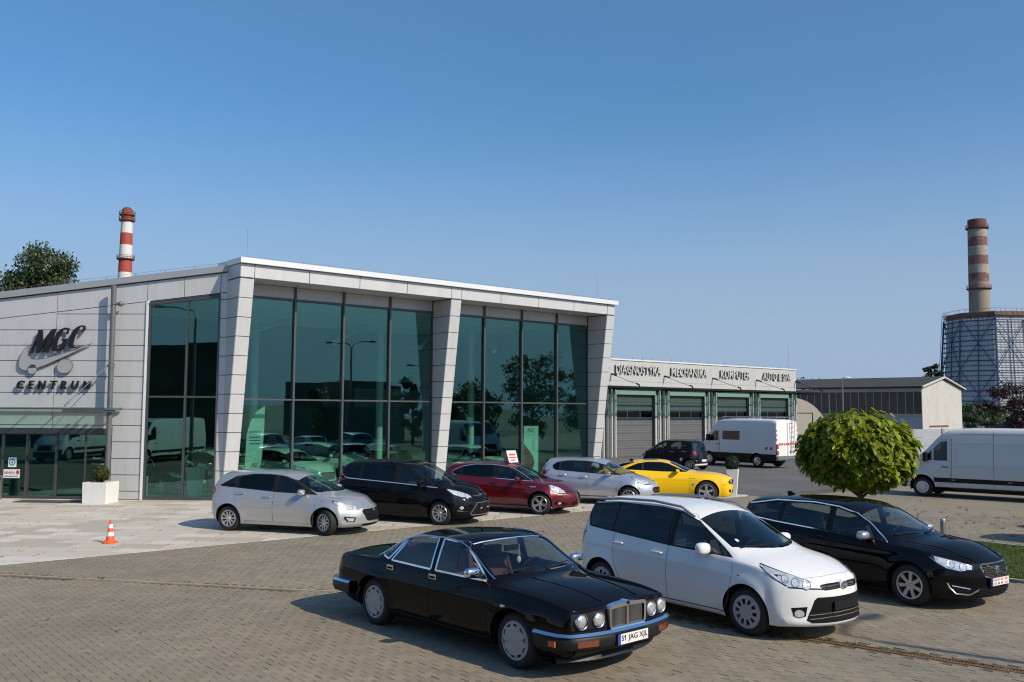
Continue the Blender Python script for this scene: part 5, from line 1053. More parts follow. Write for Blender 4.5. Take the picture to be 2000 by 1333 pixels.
K['slab'] = mat('pale_slab', (.535,.487,.415), .85, var=.10, scale=1.2, bump=.2, bscale=50, island=.10, stain=((.44,.395,.33), .7, .5, .74))
K['soil'] = mat('soil_ground', (.16,.15,.11), .95, var=.3, scale=.2, stain=((.08,.10,.04), .12, .5, .6))
def sheet(name, pts, z, m, kind='structure', parent=None):
    mb = MB(); mb.add([(p[0],p[1],z) for p in pts], [tuple(range(len(pts)))]); o = mb.build(name, m, parent)
    if kind and not parent: o['kind'] = kind
    return o
sheet('ground', [(-3000,-1500),(3000,-1500),(3000,4000),(-3000,4000)], -.06, K['soil'])
def q_(t0,t1,o0,o1): return [fw_(t0,o0), fw_(t0,o1), fw_(t1,o1), fw_(t1,o0)]
sheet('asphalt', q_(13, 95, -40, 10.62), -.012, K['asphalt'])
paving = sheet('paving', q_(-60, 70, 9.66, 80), -.0065, K['joint'])
plaza = sheet('slab_paving', [fw_(-30,9.65), fw_(15.6,9.65), fw_(15.6,-3), fw_(-30,-3)], -.0065, mat('slab_joint', (.17,.13,.085), .95, var=.4, scale=2))
def infr(P, m=.06):
    d = Vector((P[0],P[1],-CAM_H)); z = d.dot(fw)
    if z < 1: return False
    return abs(d.dot(rt)/z) < 1000/1780+m and -d.dot(up)/z < 666/1780+m
# --- grey double-T pavers, cut to real size near the camera
L_, Wd, Ws = .1942, .162, .112; pitch = .1395
def paver_poly():
    a = L_/2; w = Wd/2; n = Ws/2
    return [(-a,-w),(-.063,-w),(-.037,-n),(.037,-n),(.063,-w),(a,-w),(a,w),(.063,w),(.037,n),(-.037,n),(-.063,w),(-a,w)]
PP = paver_poly()
DRAIN = [(-13.5,17.5),(-9.12,16.55),(-2.74,15.17),(-1.0,14.75)]; GRATE = [(1.9,13.85),(3.82,12.35),(5.93,10.77),(9.0,8.45)]
def segd(p, a, b):
    ax,ay = a; bx,by = b; dx,dy = bx-ax,by-ay; t = max(0,min(1,((p[0]-ax)*dx+(p[1]-ay)*dy)/(dx*dx+dy*dy))); return math.hypot(p[0]-ax-t*dx, p[1]-ay-t*dy)
def dline(p, L): return min(segd(p,a,b) for a,b in zip(L,L[1:]))
LAWN = (5.35, 9.86, 18.3, 40.)
near = []
for j in range(int(9.7/pitch), int(34/pitch)):
    o = j*pitch
    for i in range(int(-14/.2), int(22/.2)):
        t = i*.2+(.1 if j%2 else 0); P = fw_(t, o)
        if not (8.5 < P.y < 26.5) or (t < 15.6 and o < 9.76) or (t >= 15.6 and o < 10.72): continue
        if not infr(P): continue
        if LAWN[0]-.1 < t < LAWN[1]+.1 and o > LAWN[2]-.1: continue
        if dline(P, DRAIN) < .12 or dline(P, GRATE) < .17: continue
        near.append((P.y, t, o, P))
near.sort(key=lambda q: q[0]); NP = len(PP)
# largest in the picture: lowest rows, kept one by one
indiv, rest = near[:300], near[300:]
mb = MB(); mb.add([(x*.985,y*.98,0) for x,y in PP]+[(x,y,-.006) for x,y in PP]+[(x,y,-.04) for x,y in PP], [tuple(range(NP))]+[(k+NP*r,(k+1)%NP+NP*r,(k+1)%NP+NP*(r+1),k+NP*(r+1)) for r in range(2) for k in range(NP)][::1])
pme = mb.mesh('paver', K['paver_one'])
bm = bmesh.new(); bm.from_mesh(pme); bmesh.ops.recalc_face_normals(bm, faces=bm.faces); bm.to_mesh(pme); bm.free()
for _,t,o,P in indiv:
    b = link('paver', pme, paving); b.location = (P.x, P.y, random.uniform(-.003,.0)); b.rotation_euler = (random.gauss(0,.006), random.gauss(0,.006), ROT+random.gauss(0,.006))
def bulk(items, poly, name, m, parent, zj=.0025, skirt=.01):
    n = len(poly); base = np.array(poly); N = len(items)
    ca, sa = math.cos(ROT), math.sin(ROT)
    V = np.zeros((N, 2*n, 3)); P = np.array([[q[3].x, q[3].y] for q in items]); th = ROT+RNG.normal(0,.006,N); zz = RNG.uniform(-zj, .001, N); tx = RNG.normal(0,.007,(N,2))
    c, s = np.cos(th)[:,None], np.sin(th)[:,None]
    for k,(sc_,dz) in enumerate(((.986,0),(1,-skirt))):
        x = base[:,0][None]*sc_; y = base[:,1][None]*sc_; V[:,k*n:(k+1)*n,0] = P[:,:1]+x*c-y*s; V[:,k*n:(k+1)*n,1] = P[:,1:]+x*s+y*c; V[:,k*n:(k+1)*n,2] = zz[:,None]+dz+x*tx[:,:1]+y*tx[:,1:]
    me = bpy.data.meshes.new(name); loops = []; starts = []; tot = []
    topi = np.arange(n); sk = np.array([[k,k+n,(k+1)%n+n,(k+1)%n] for k in range(n)])
    per = np.concatenate([topi, sk.ravel()]); cnt = np.concatenate([[n],[4]*n]); LI = (per[None]+np.arange(N)[:,None]*2*n).ravel(); CN = np.tile(cnt, N)
    me.vertices.add(N*2*n); me.vertices.foreach_set('co', V.ravel()); me.loops.add(len(LI)); me.loops.foreach_set('vertex_index', LI.astype(np.int32))
    me.polygons.add(len(CN)); me.polygons.foreach_set('loop_start', np.concatenate([[0],np.cumsum(CN)[:-1]]).astype(np.int32))
    me.polygons.foreach_set('use_smooth', np.zeros(len(CN), dtype=bool)); me.update(calc_edges=True); me.validate(); me.materials.append(m); o = link(name, me, parent); o['kind'] = 'stuff'; return o
bulk(rest, PP, 'paver_field', K['paver'], paving)
# beyond the single stones the same surface in one sheet
far = []
mb = MB()
def farok(t, o, P): return True
mb.add([tuple(fw_(-30,9.7,-.003)), tuple(fw_(15.6,9.7,-.003)), tuple(fw_(15.6,10.66,-.003)), tuple(fw_(70,10.66,-.003)), tuple(fw_(70,60,-.003)), tuple(fw_(-30,60,-.003))], [(0,5,4,3,2,1)])
# only where single stones are not laid: cut away the near field
bm = bmesh.new(); me = mb.mesh('paver_far', K['paver_far']); bm.from_mesh(me)
bmesh.ops.bisect_plane(bm, geom=bm.faces[:]+bm.edges[:]+bm.verts[:], plane_co=(0,26.5,0), plane_no=(0,1,0), clear_inner=True)
bm.to_mesh(me); bm.free(); link('paver_far_field', me, paving)['kind'] = 'stuff'
# --- pale slabs of the forecourt, laid in line with the entrance front
SA = Vector((-9.63,30.05,0)); SX = Vector((.99875,-.05,0)); SY = Vector((.05,.99875,0)); sw, sd = .995, .595; srow = []
for j in range(-30, 32):
    for i in range(-26, 34):
        x = i*1.0+(.5 if j%2 else 0)+.13*math.sin(j*2.3); y = j*.6-.33; P = SA+SX*x+SY*y; t, o = loc(P)
        if not (-9 < o < 10.3 and t < 15.4 and P.y > 14): continue
        if y > -.25 and x < .3: continue
        if o < .15 and x > -.2: continue
        if infr(P, .08): srow.append((P.y, t, o, P))
srow.sort(key=lambda q: q[0])
def clipslab(P, ang=-.05):
    c,s = math.cos(ang), math.sin(ang); base = [(-sw/2,-sd/2),(sw/2,-sd/2),(sw/2,sd/2),(-sw/2,sd/2)]
    w = [Vector((P.x+x*c-y*s, P.y+x*s+y*c, 0)) for x,y in base]; w = [(p, loc(p)[1], loc(p)[0]) for p in w]
    out = []
    for k in range(4):
        a,b = w[k], w[(k+1)%4]
        if a[1] <= 9.63: out.append(a[0])
        if (a[1] <= 9.63) != (b[1] <= 9.63): out.append(a[0].lerp(b[0], (9.63-a[1])/(b[1]-a[1])))
    return out
cnt = 0; fieldmb = MB()
K['slab_one'] = mat('pale_slab_single', (.535,.487,.415), .85, var=.10, scale=1.4, bump=.2, bscale=50, coord='Object', stain=((.44,.395,.33), 1.1, .5, .74))
def slabmesh(mb, pts, z):
    n = len(pts); c = sum((p for p in pts), Vector())/n; tx, ty = random.gauss(0,.002), random.gauss(0,.002)
    T = [c+(p-c)*.975 for p in pts]; h = lambda p: z+(p.x-c.x)*tx+(p.y-c.y)*ty
    mb.add([(p.x,p.y,h(p)) for p in T]+[(p.x,p.y,h(p)-.012) for p in T], [tuple(range(n))]+[(k,k+n,(k+1)%n+n,(k+1)%n) for k in range(n)])
K['slab_b'] = mat('pale_slab_b', (.60,.555,.485), .85, var=.10, scale=1.4, bump=.2, bscale=50, stain=((.46,.41,.34), .9, .52, .74))
K['slab_c'] = mat('pale_slab_c', (.45,.398,.33), .85, var=.12, scale=1.4, bump=.2, bscale=50, stain=((.42,.37,.30), .9, .5, .74))
for _,t,o,P in srow:
    pts = clipslab(P)
    if len(pts) < 3: continue
    z = random.uniform(-.002,.001)
    if cnt < 300:
        mb = MB(); slabmesh(mb, [p-P for p in pts], 0); b = mb.build('slab', random.choice([K['slab_one'],K['slab_one'],K['slab_b'],K['slab_c']]), plaza); b.location = (P.x,P.y,z); cnt += 1
    else: slabmesh(fieldmb, pts, z)
fieldmb.build('slab_field', K['slab'], plaza)['kind'] = 'stuff'
# --- kerb strip and rusty channel grating in the paving
K['strip'] = mat('channel_edge', (.34,.29,.22), .85, var=.2, scale=4, stain=((.2,.16,.1), 2, .5, .7))
K['rust'] = mat('rusty_iron', (.20,.105,.045), .8, .2, var=.4, scale=9, stain=((.36,.27,.15), 3, .5, .7))
def strip(L, w, z0, z1, mb):
    for a,b in zip(L, L[1:]):
        a = Vector((*a,0)); b = Vector((*b,0)); d = (b-a).normalized(); s = Vector((-d.y,d.x,0))*w/2
        n = max(1,int((b-a).length/1.0))
        for k in range(n):
            p = a+(b-a)*k/n+d*.004; q = a+(b-a)*(k+1)/n-d*.004; dz = random.uniform(-.003,.003)
            mb.add([p-s+Vector((0,0,z0)),q-s+Vector((0,0,z0)),q+s+Vector((0,0,z0)),p+s+Vector((0,0,z0)),p-s+Vector((0,0,z1+dz)),q-s+Vector((0,0,z1+dz)),q+s+Vector((0,0,z1+dz)),p+s+Vector((0,0,z1+dz))], [(4,5,6,7),(0,1,5,4),(1,2,6,5),(2,3,7,6),(3,0,4,7)])
mb = MB(); strip(DRAIN, .085, -.02, .012, mb); mb.build('edging_strip', K['strip'], paving)
dr = empty('drain_channel', (1.9,13.85,0), 0, 'long rusty drain grating set in the grey paving beside the white people carrier', 'drain')
mb = MB()
for sgn in (-1,1): strip([(a+sgn*.055*.6,b+sgn*.055*.8) for a,b in GRATE], .022, -.03, .004, mb)
o = mb.build('channel_edge', K['rust'], dr); o.location = (-1.9,-13.85,0)
mb = MB(); strip(GRATE, .10, -.03, -.014, mb); o = mb.build('channel_bed', K['dark'], dr); o.location = (-1.9,-13.85,0)
bars = MB()
for a,b in zip(GRATE, GRATE[1:]):
    a = Vector((*a,0)); b = Vector((*b,0)); d = (b-a).normalized(); s = Vector((-d.y,d.x,0))*.048; n = int((b-a).length/.036)
    for k in range(n):
        p = a+(b-a)*(k+.5)/n; w = d*.011; bars.add([p-s-w,p-s+w,p+s+w,p+s-w]+[v+Vector((0,0,-.02)) for v in (p-s-w,p-s+w,p+s+w,p+s-w)], [(0,1,2,3),(0,4,5,1),(2,6,7,3)])
o = bars.build('grate_bar_field', K['rust'], dr); o.location = (-1.9,-13.85,0); o['kind'] = 'stuff'
# --- lawn with a kerb
lawn = sheet('lawn', q_(*LAWN), .03, mat('lawn_soil', (.045,.06,.015), .95, var=.4, scale=3))
mb = MB()
t0,t1,o0,o1 = LAWN
for (a,b) in (((t0,o1),(t0,o0)),((t0,o0),(t1,o0)),((t1,o0),(t1,o1))):
    pa, pb = fw_(*a), fw_(*b); d = (pb-pa).normalized(); s = Vector((d.y,-d.x,0))*.04; n = int((pb-pa).length/1.0)
    for k in range(n):
        p = pa+(pb-pa)*k/n+d*.004; q = pa+(pb-pa)*(k+1)/n-d*.004
        mb.add([p-s+Vector((0,0,-.03)),q-s+Vector((0,0,-.03)),q+s+Vector((0,0,-.03)),p+s+Vector((0,0,-.03)),p-s+Vector((0,0,.05)),q-s+Vector((0,0,.05)),q+s+Vector((0,0,.05)),p+s+Vector((0,0,.05))], [(4,5,6,7),(0,1,5,4),(1,2,6,5),(2,3,7,6),(3,0,4,7)])
mb.build('lawn_kerb', K['concrete'], lawn)
K['grass'] = leafmat('grass_blade', (.085,.135,.022), .4, .35, .6, .02); K['weed'] = leafmat('weed_leaf', (.075,.105,.022), .4, .3, .6, .03); K['dry'] = leafmat('dry_grass', (.22,.16,.07), .35, .2, .7, .02)
def blades(mb, P, n, h, spread, w=.006):
    for _ in range(n):
        a = random.uniform(0,6.28); r = random.uniform(0,spread); b = P+Vector((math.cos(a)*r, math.sin(a)*r, 0)); l = Vector((math.cos(a), math.sin(a),0))*random.uniform(.2,.9)*h; hh = h*random.uniform(.5,1.1); s = Vector((-math.sin(a+.6), math.cos(a+.6),0))*w
        m_ = b+l*.4+Vector((0,0,hh*.65)); mb.add([b-s,b+s,m_+s*.7,b+l+Vector((0,0,hh)),m_-s*.7], [(0,1,2,4),(4,2,3)])
gm = MB()
for _ in range(9500):
    t = random.uniform(t0+.05,t1-.05); o = random.uniform(o0+.05, 27); P = fw_(t,o,.03)
    if infr(P,.05): blades(gm, P, 3, .055, .05, .005)
g = gm.build('grass', K['grass']); g['kind'] = 'stuff'
# weeds and dry moss in the joints
wm = MB(); dm = MB()
def joint_spot(P):
    t,o = loc(P); j = round(o/pitch-.5)+.5; return fw_(t, j*pitch)
cl = [(random.uniform(-10,10), random.uniform(9.5,25)) for _ in range(90)]
for cx,cy in cl:
    for _ in range(random.randint(2,14)):
        P = Vector((cx+random.gauss(0,.9), cy+random.gauss(0,.45), 0)); t,o = loc(P)
        if not infr(P,.04) or (t < 15.6 and o < 9.8): continue
        P = joint_spot(P); P.z = -.008
        if random.random() < .10: blades(wm, P, random.randint(3,7), random.uniform(.02,.055), .03, .006)
        elif random.random() < .6: blades(dm, P, random.randint(3,8), .012, .05, .006)
for L in (DRAIN, GRATE):
    for _ in range(70):
        a,b = random.choice(list(zip(L,L[1:]))); u = random.random(); P = Vector((a[0]+(b[0]-a[0])*u, a[1]+(b[1]-a[1])*u+.06, -.005))
        if infr(P): blades(random.choice([wm,dm]), P, random.randint(3,9), random.uniform(.02,.07), .06, .006)
for _ in range(170):      # weedy corner beside the lawn
    P = Vector((random.gauss(11,2.6), random.gauss(25.5,2.2), -.004)); t,o = loc(P)
    if o > 11 and not (t0-.1 < t < t1+.1 and o > o0-.1): blades(random.choice([wm,dm,dm]), P, random.randint(3,7), random.uniform(.03,.12), .07, .007)
for _ in range(900):      # dry grass in the slab joints
    k = random.choice(srow[:420]); P = k[3]+SX*random.choice((-.5,.5))*1.0+SY*random.uniform(-.3,.3) if random.random() < .5 else k[3]+SY*.3+SX*random.uniform(-.5,.5)
    if loc(P)[1] < 9.5: P.z = -.006; blades(dm, P, random.randint(3,8), random.uniform(.012,.035), .09, .006)
o = wm.build('weeds', K['weed']); o['kind'] = 'stuff'; o = dm.build('dry_weeds', K['dry']); o['kind'] = 'stuff'
# ------------------------------------------------------------------ showroom
shop = empty('car_showroom', A0, ROT, 'grey panelled car showroom with a tall green glass front and leaning columns', 'building')
def gquad(mb, a, b, c_, d, n, th=.04, gap=.012):
    """panel a b c d (counter-clockwise from outside), thickness behind along -n; edges drawn in for the joint"""
    P = [Vector(p) for p in (a,b,c_,d)]; n = Vector(n).normalized(); Q = []
    for i in range(4):
        p = P[i]; e1 = (P[(i+1)%4]-p).normalized(); e2 = (P[i-1]-p).normalized(); sn = max(.3, e1.cross(e2).length); Q.append(p+(e1+e2)*(gap/sn))
    mb.add([tuple(q) for q in Q]+[tuple(q-n*th) for q in Q], [(0,1,2,3),(0,4,5,1),(1,5,6,2),(2,6,7,3),(3,7,4,0)])
def panel(parent, a, b, c_, d, n, m='panel', name='panel', th=.04, gap=.012):
    mb = MB(); gquad(mb, a, b, c_, d, n, th, gap); return mb.build(name, K[m], parent)
# local frame: x along the glass front, -y towards the lot, z up
offz = lambda z: .24+.14*z if z < 7.25 else 1.255
ROWS = [0,.33]+[.33+.6267*k for k in range(1,12)]+[7.25]; ROWS = [r for r in ROWS if r < 7.24]+[7.25]
COLS = [(0.0,.48),(8.45,8.93),(16.98,17.46)]
for ci,(x0,x1) in enumerate(COLS):
    bk = MB()
    y0 = .05
    for z0,z1 in zip(ROWS, ROWS[1:]):
        a0,a1 = -offz(z0), -offz(z1)
        panel(shop, (x0,a0,z0),(x1,a0,z0),(x1,a1,z1),(x0,a1,z1), (0,-1,.1))                 # front
        if True:
            panel(shop, (x0,y0,z0),(x0,a0,z0),(x0,a1,z1),(x0,y0,z1), (-1,0,0))             # left cheek
            panel(shop, (x1,a0,z0),(x1,y0,z0),(x1,y0,z1),(x1,a1,z1), (1,0,0))              # right cheek
    g = .022
    bk.add([(x0+g,y0,0),(x1-g,y0,0),(x1-g,-offz(0)+g,0),(x0+g,-offz(0)+g,0),(x0+g,y0,7.25),(x1-g,y0,7.25),(x1-g,-offz(7.2)+g,7.25),(x0+g,-offz(7.2)+g,7.25)], [(0,3,2,1),(4,5,6,7),(3,7,6,2),(0,4,7,3),(1,2,6,5)])
    bk.build('joint_backing', K['panel_back'], shop)
FX = [0,.48,2.45,4.42,6.42,8.45,8.93,10.89,12.91,14.93,16.98,17.46]
for a,b in zip(FX, FX[1:]):
    panel(shop, (a,-1.255,7.25),(b,-1.255,7.25),(b,-1.27,7.70),(a,-1.27,7.70), (0,-1,0))
for i,(a,b) in enumerate(zip(FX, FX[1:])):
    if i in (0,5,10): continue
    panel(shop, (a,.06,7.25),(b,.06,7.25),(b,-1.24,7.25),(a,-1.24,7.25), (0,0,-1), name='soffit_panel')
mb = MB(); mb.box(.03,17.43,-1.225,.05,7.275,7.69); mb.build('fascia_backing', K['panel_back'], shop)
panel(shop, (0,.35,7.25),(0,-1.255,7.25),(0,-1.27,7.70),(0,.35,7.70), (-1,0,0)); panel(shop, (17.46,-1.255,7.25),(17.46,.35,7.25),(17.46,.35,7.70),(17.46,-1.27,7.70), (1,0,0))
capm = MB(); capm.box(-.06,17.55,-1.40,.5,7.705,7.88); capm.build('roof_edge', K['cap'], shop)
# glazing
BAYS = [(.48,8.45,[2.55,4.48,6.46]), (8.93,16.98,[11.0,13.03,15.05])]
for x0,x1,ms in BAYS:
    xs_ = [x0]+ms+[x1]
    for a,b in zip(xs_, xs_[1:]):
        for z0,z1 in ((.10,3.28),(3.34,6.76)):
            mb = MB(); mb.box(a+.03,b-.03,-.006,.006,z0,z1); mb.build('glass_pane', K['glass'], shop)
        panel(shop, (a,-.03,6.83),(b,-.03,6.83),(b,-.03,7.245),(a,-.03,7.245), (0,-1,0), name='header_panel')
    for m_ in ms: mb = MB(); mb.box(m_-.035,m_+.035,-.10,.05,.0,7.245); mb.build('mullion', K['frame'], shop)
    for m_ in (x0+.02,x1-.02): mb = MB(); mb.box(m_-.03,m_+.03,-.045,.05,.0,7.24); mb.build('mullion', K['frame'], shop)
    for z,h in ((3.31,.028),(6.795,.035),(.05,.05)): mb = MB(); mb.box(x0,x1,-.07,.045,z-h,z+h); mb.build('transom', K['frame'], shop)
# entrance front, seen square on; its own frame: x to the right, -y outwards
LF = empty('entrance_front', (0,0,0)); LF.parent = shop
Mi = (Matrix.Translation(A0) @ Matrix.Rotation(ROT,4,'Z')).inverted(); Ml = Matrix.Translation((-9.63,30.05,0)) @ Matrix.Rotation(-.05,4,'Z')
LF.matrix_local = Mi @ Ml
cb = lambda s: 7.49+.116*s           # underside of the roof edge (s < 0 going left)
j2 = lambda s: 6.82+.1137*s
SL = -22.
tops = [SL,-19.2,-15.8,-12.4,-9.0,-5.6,-2.53,-1.28,-.05,.30]
for a,b in zip(tops, tops[1:]): panel(LF, (a,0,j2(a)),(b,0,j2(b)),(b,0,cb(b)),(a,0,cb(a)), (0,-1,0))
zr = [0,.27,.80,1.335,1.88,2.42,2.955,3.49,4.025,4.55,5.065,5.58,6.115]
v = [SL,-19.2,-15.8,-12.4,-9.0,-5.6]
for a,b in zip(v, v[1:]):
    for z0,z1 in zip(zr, zr[1:]):
        if b > -7.7+2.2 and z1 < 2.42: continue
        if a >= -9.0 and z0 < 2.30: continue
        if z0 < 2.96 and a == -9.0: pass
        if z1 > j2(b) : continue
        if z0 >= 5.57: continue
        panel(LF, (a,0,z0),(b,0,z0),(b,0,z1),(a,0,z1), (0,-1,0))
    panel(LF, (a,0,5.58),(b,0,5.58),(b,0,j2(b)),(a,0,j2(a)), (0,-1,0))
for z0,z1 in zip(zr, zr[1:]):
    if z0 >= 2.42:
        if z0 > 6.1: continue
        panel(LF, (-5.6,0,z0),(-2.53,0,z0),(-2.53,0,z1),(-5.6,0,z1), (0,-1,0))
    else: panel(LF, (-3.56,0,z0),(-2.53,0,z0),(-2.53,0,z1),(-3.56,0,z1), (0,-1,0))
panel(LF, (-5.6,0,6.115),(-2.53,0,6.115),(-2.53,0,j2(-2.53)),(-5.6,0,j2(-5.6)), (0,-1,0))
panel(LF, (-5.6,0,2.30),(-3.56,0,2.30),(-3.56,0,2.42),(-5.6,0,2.42), (0,-1,0)); panel(LF, (-9,0,2.30),(-5.6,0,2.30),(-5.6,0,2.42),(-9,0,2.42), (0,-1,0))
for z0,z1 in zip(ROWS, ROWS[1:]): panel(LF, (-.06,0,z0),(.28,0,z0),(.28,0,min(z1,j2(0))),(-.06,0,min(z1,j2(0))), (0,-1,0)) if z0 < 6.8 else None
mb = MB()
mb.prism([(SL,2.30),(-7.62,2.30),(-2.53,2.30),(-2.53,6.52),(-2.40,6.52),(-.06,6.78),(.27,6.82),(.27,7.50),(SL,5.0)], Matrix(((1,0,0,0),(0,0,-1,0),(0,1,0,0),(0,0,0,1))), -.10, -.02)
mb.box(-3.56,-2.53,.02,.10,0,2.3); mb.box(SL,-9.0,.02,.10,0,2.3); mb.box(-.05,.27,.02,.10,0,6.8); mb.build('joint_backing', K['panel_back'], LF)
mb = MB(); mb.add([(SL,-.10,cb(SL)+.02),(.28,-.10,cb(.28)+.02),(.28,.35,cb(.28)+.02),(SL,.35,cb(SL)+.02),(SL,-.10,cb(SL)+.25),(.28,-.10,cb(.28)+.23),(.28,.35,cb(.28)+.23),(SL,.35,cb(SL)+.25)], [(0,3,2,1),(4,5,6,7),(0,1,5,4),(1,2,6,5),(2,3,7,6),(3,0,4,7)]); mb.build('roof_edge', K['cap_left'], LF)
mb = MB(); mb.box(-2.53,-2.44,-.05,.06,0,6.55); mb.build('window_jamb', K['white'], LF)
# tall window of the entrance front
zt = lambda s: 6.72+.105*s
for a,b in ((-2.38,-1.15),(-1.11,-.08)):
    for z0,z1a,z1b in ((.08,3.34,3.34),(3.40,zt(a)-.06,zt(b)-.06)):
        mb = MB(); mb.add([(a,-.006,z0),(b,-.006,z0),(b,-.006,z1b),(a,-.006,z1a),(a,.006,z0),(b,.006,z0),(b,.006,z1b),(a,.006,z1a)], [(0,1,2,3),(7,6,5,4),(0,4,5,1),(1,5,6,2),(2,6,7,3),(3,7,4,0)]); mb.build('glass_pane', K['glass'], LF)
mb = MB(); mb.box(-2.44,-2.37,-.05,.05,0,6.45); mb.build('mullion', K['frame'], LF)
mb = MB(); mb.box(-1.16,-1.10,-.05,.05,0,6.60); mb.build('mullion', K['frame'], LF)
mb = MB(); mb.box(-.09,-.05,-.05,.05,0,6.70); mb.build('mullion', K['frame'], LF)
mb = MB(); mb.box(-2.37,-.09,-.045,.045,3.34,3.40); mb.build('transom', K['frame'], LF)
mb = MB(); mb.box(-2.37,-.09,-.045,.045,0,.08); mb.build('transom', K['frame'], LF)
mb = MB(); mb.add([(-2.44,-.06,zt(-2.44)-.06),(-.05,-.06,zt(0)-.06),(-.05,-.06,zt(0)+.03),(-2.44,-.06,zt(-2.44)+.03),(-2.44,.05,zt(-2.44)-.06),(-.05,.05,zt(0)-.06),(-.05,.05,zt(0)+.03),(-2.44,.05,zt(-2.44)+.03)], [(0,1,2,3),(0,4,5,1),(1,5,6,2),(2,6,7,3)]); mb.build('transom', K['frame'], LF)
# entrance: recessed sliding doors
mb = MB(); mb.box(-9.0,-3.56,-.03,.12,2.13,2.295); mb.build('door_header', K['frame'], LF)
xs_ = [-9.0,-8.1,-7.25,-6.42,-5.46,-4.46,-3.56]
for i,(a,b) in enumerate(zip(xs_, xs_[1:])):
    dl = empty('sliding_door' if i in (3,4) else 'side_light', (a,.0,0)); dl.parent = LF
    w = b-a; y = .10 if i in (3,4) else .04
    mb = MB(); mb.box(.045,w-.045,y-.006,y+.006,.08,2.12); mb.build('glass_pane', K['glass'], dl)
    mb = MB()
    for x0,x1,z0,z1 in ((0,.045,0,2.13),(w-.045,w,0,2.13),(.045,w-.045,0,.08),(.045,w-.045,2.10,2.13)): mb.box(x0+.002,x1-.002,y-.03,y+.03,z0,z1)
    mb.build('door_frame', K['frame'], dl)
# stickers on the glass
def sticker(x, y, z, w, h, m, name, parent): mb = MB(); mb.box(x,x+w,y-.003,y,z,z+h); return mb.build(name, m, parent)
K['st_blue'] = mat('sticker_blue', (.02,.16,.40), .5); K['st_red'] = mat('sticker_red', (.5,.03,.04), .5)
st = sticker(-7.05,.028,1.02,.28,.32,K['paper'],'window_sticker',LF)
mb = MB(); mb.lathe([(.11,0),(.11,.004),(.075,.004),(.075,0)], 20, Matrix.Translation((-6.91,.024,1.18)) @ Matrix.Rotation(rad(90),4,'X')); mb.build('print', K['st_blue'], st)
mb = MB(); mb.box(-6.95,-6.87,.020,.023,1.165,1.195); mb.box(-6.925,-6.895,.0205,.0225,1.13,1.23); mb.build('print', K['st_blue'], st)
st = sticker(-7.20,.028,.66,.56,.29,K['paper'],'window_sticker',LF)
def flat_text(parent, s, x, y, z, h, m, w=None, name='lettering', bold=.0, shear=0, ext=.002):
    me = text_mesh(s, 1, ext, m, bold=bold, shear=shear, name=name); lo, hi = bounds(me); o = link(name, me, parent); k = h/(hi[1]-lo[1]); kx = k if w is None else w/(hi[0]-lo[0])
    o.scale = (kx,k,1); o.rotation_euler = (rad(90),0,0); o.location = (x-lo[0]*kx, y, z-lo[1]*k); return o
flat_text(st, 'BENEFIA', -7.16, .022, .80, .075, K['st_red'], .36); flat_text(st, 'OFERTA UBEZPIECZENIA', -7.16, .022, .70, .035, K['sign_black'], .46)
mb = MB(); mb.prism([(0,.04),(.05,.09),(.10,.04),(.10,-.02),(.05,-.07),(0,-.02)], Matrix.Translation((-6.76,.022,.84)) @ Matrix.Rotation(rad(90),4,'X'), 0, .003); mb.build('print', K['st_red'], st)
flat_text(LF, 'www.mgc.pl', -4.22, .030, 1.12, .05, K['paper'], .42, 'window_lettering'); flat_text(LF, 'fleet', -4.18, .030, 1.30, .07, K['paper'], .28, 'window_lettering')
# canopy on a post
cn = empty('canopy', (0,0,0)); cn.parent = LF
for k in range(7):
    a = -10.4+k*1.03; mb = MB(); mb.box(a,a+1.015,-1.28,-.06,2.99,3.005); mb.build('canopy_pane', K['canopy_glass'], cn)
for y in (-1.18,-.12): mb = MB(); mb.box(-10.4,-3.19,y-.03,y+.03,2.93,2.985); mb.build('canopy_rail', K['pole'], cn)
for k in range(8):
    x = -10.25+k*1.0; mb = MB(); mb.tube([(x,-1.22,2.955),(x,-.08,2.955)], .025, 6); mb.build('canopy_bracket', K['pole'], cn)
for x in (-4.5,-4.2,-3.9,-3.6,-3.35): mb = MB(); mb.tube([(x,-1.15,2.90),(x,-.35,2.90)], .05, 8); mb.build('canopy_arm', K['pole'], cn)
mb = MB(); mb.tube([(-4.62,-1.15,2.90),(-3.28,-1.15,2.90)], .06, 10); mb.build('canopy_beam', K['pole'], cn)
mb = MB(); mb.tube([(-3.62,-.33,4.38),(-4.56,-1.12,3.08)], .014, 6); mb.tube([(-4.48,-1.05,3.19),(-4.58,-1.14,3.02)], .03, 6); mb.tube([(-3.60,-.31,4.40),(-3.72,-.41,4.24)], .03, 6); mb.build('tie_rod', K['steel'], cn)
mb = MB(); mb.tube([(-3.50,-.33,0),(-3.50,-.33,2),(-3.52,-.33,7.02)], .085, 14); mb.build('canopy_post', K['pole'], LF, smooth=40)
mb = MB(); mb.tube([(-3.52,-.33,6.45),(-3.22,-.20,6.42)], .045, 8); mb.ell((-3.30,-.28,6.42), .09,.09,.09); mb.build('post_floodlight', K['pole'], LF, smooth=50)
mb = MB(); mb.tube([(-3.50,-.33,6.40),(-3.50,-.33,6.46)], .10, 12); mb.tube([(-3.50,-.33,4.30),(-3.50,-.33,4.45)], .098, 12); mb.build('post_collar', K['pole'], LF)
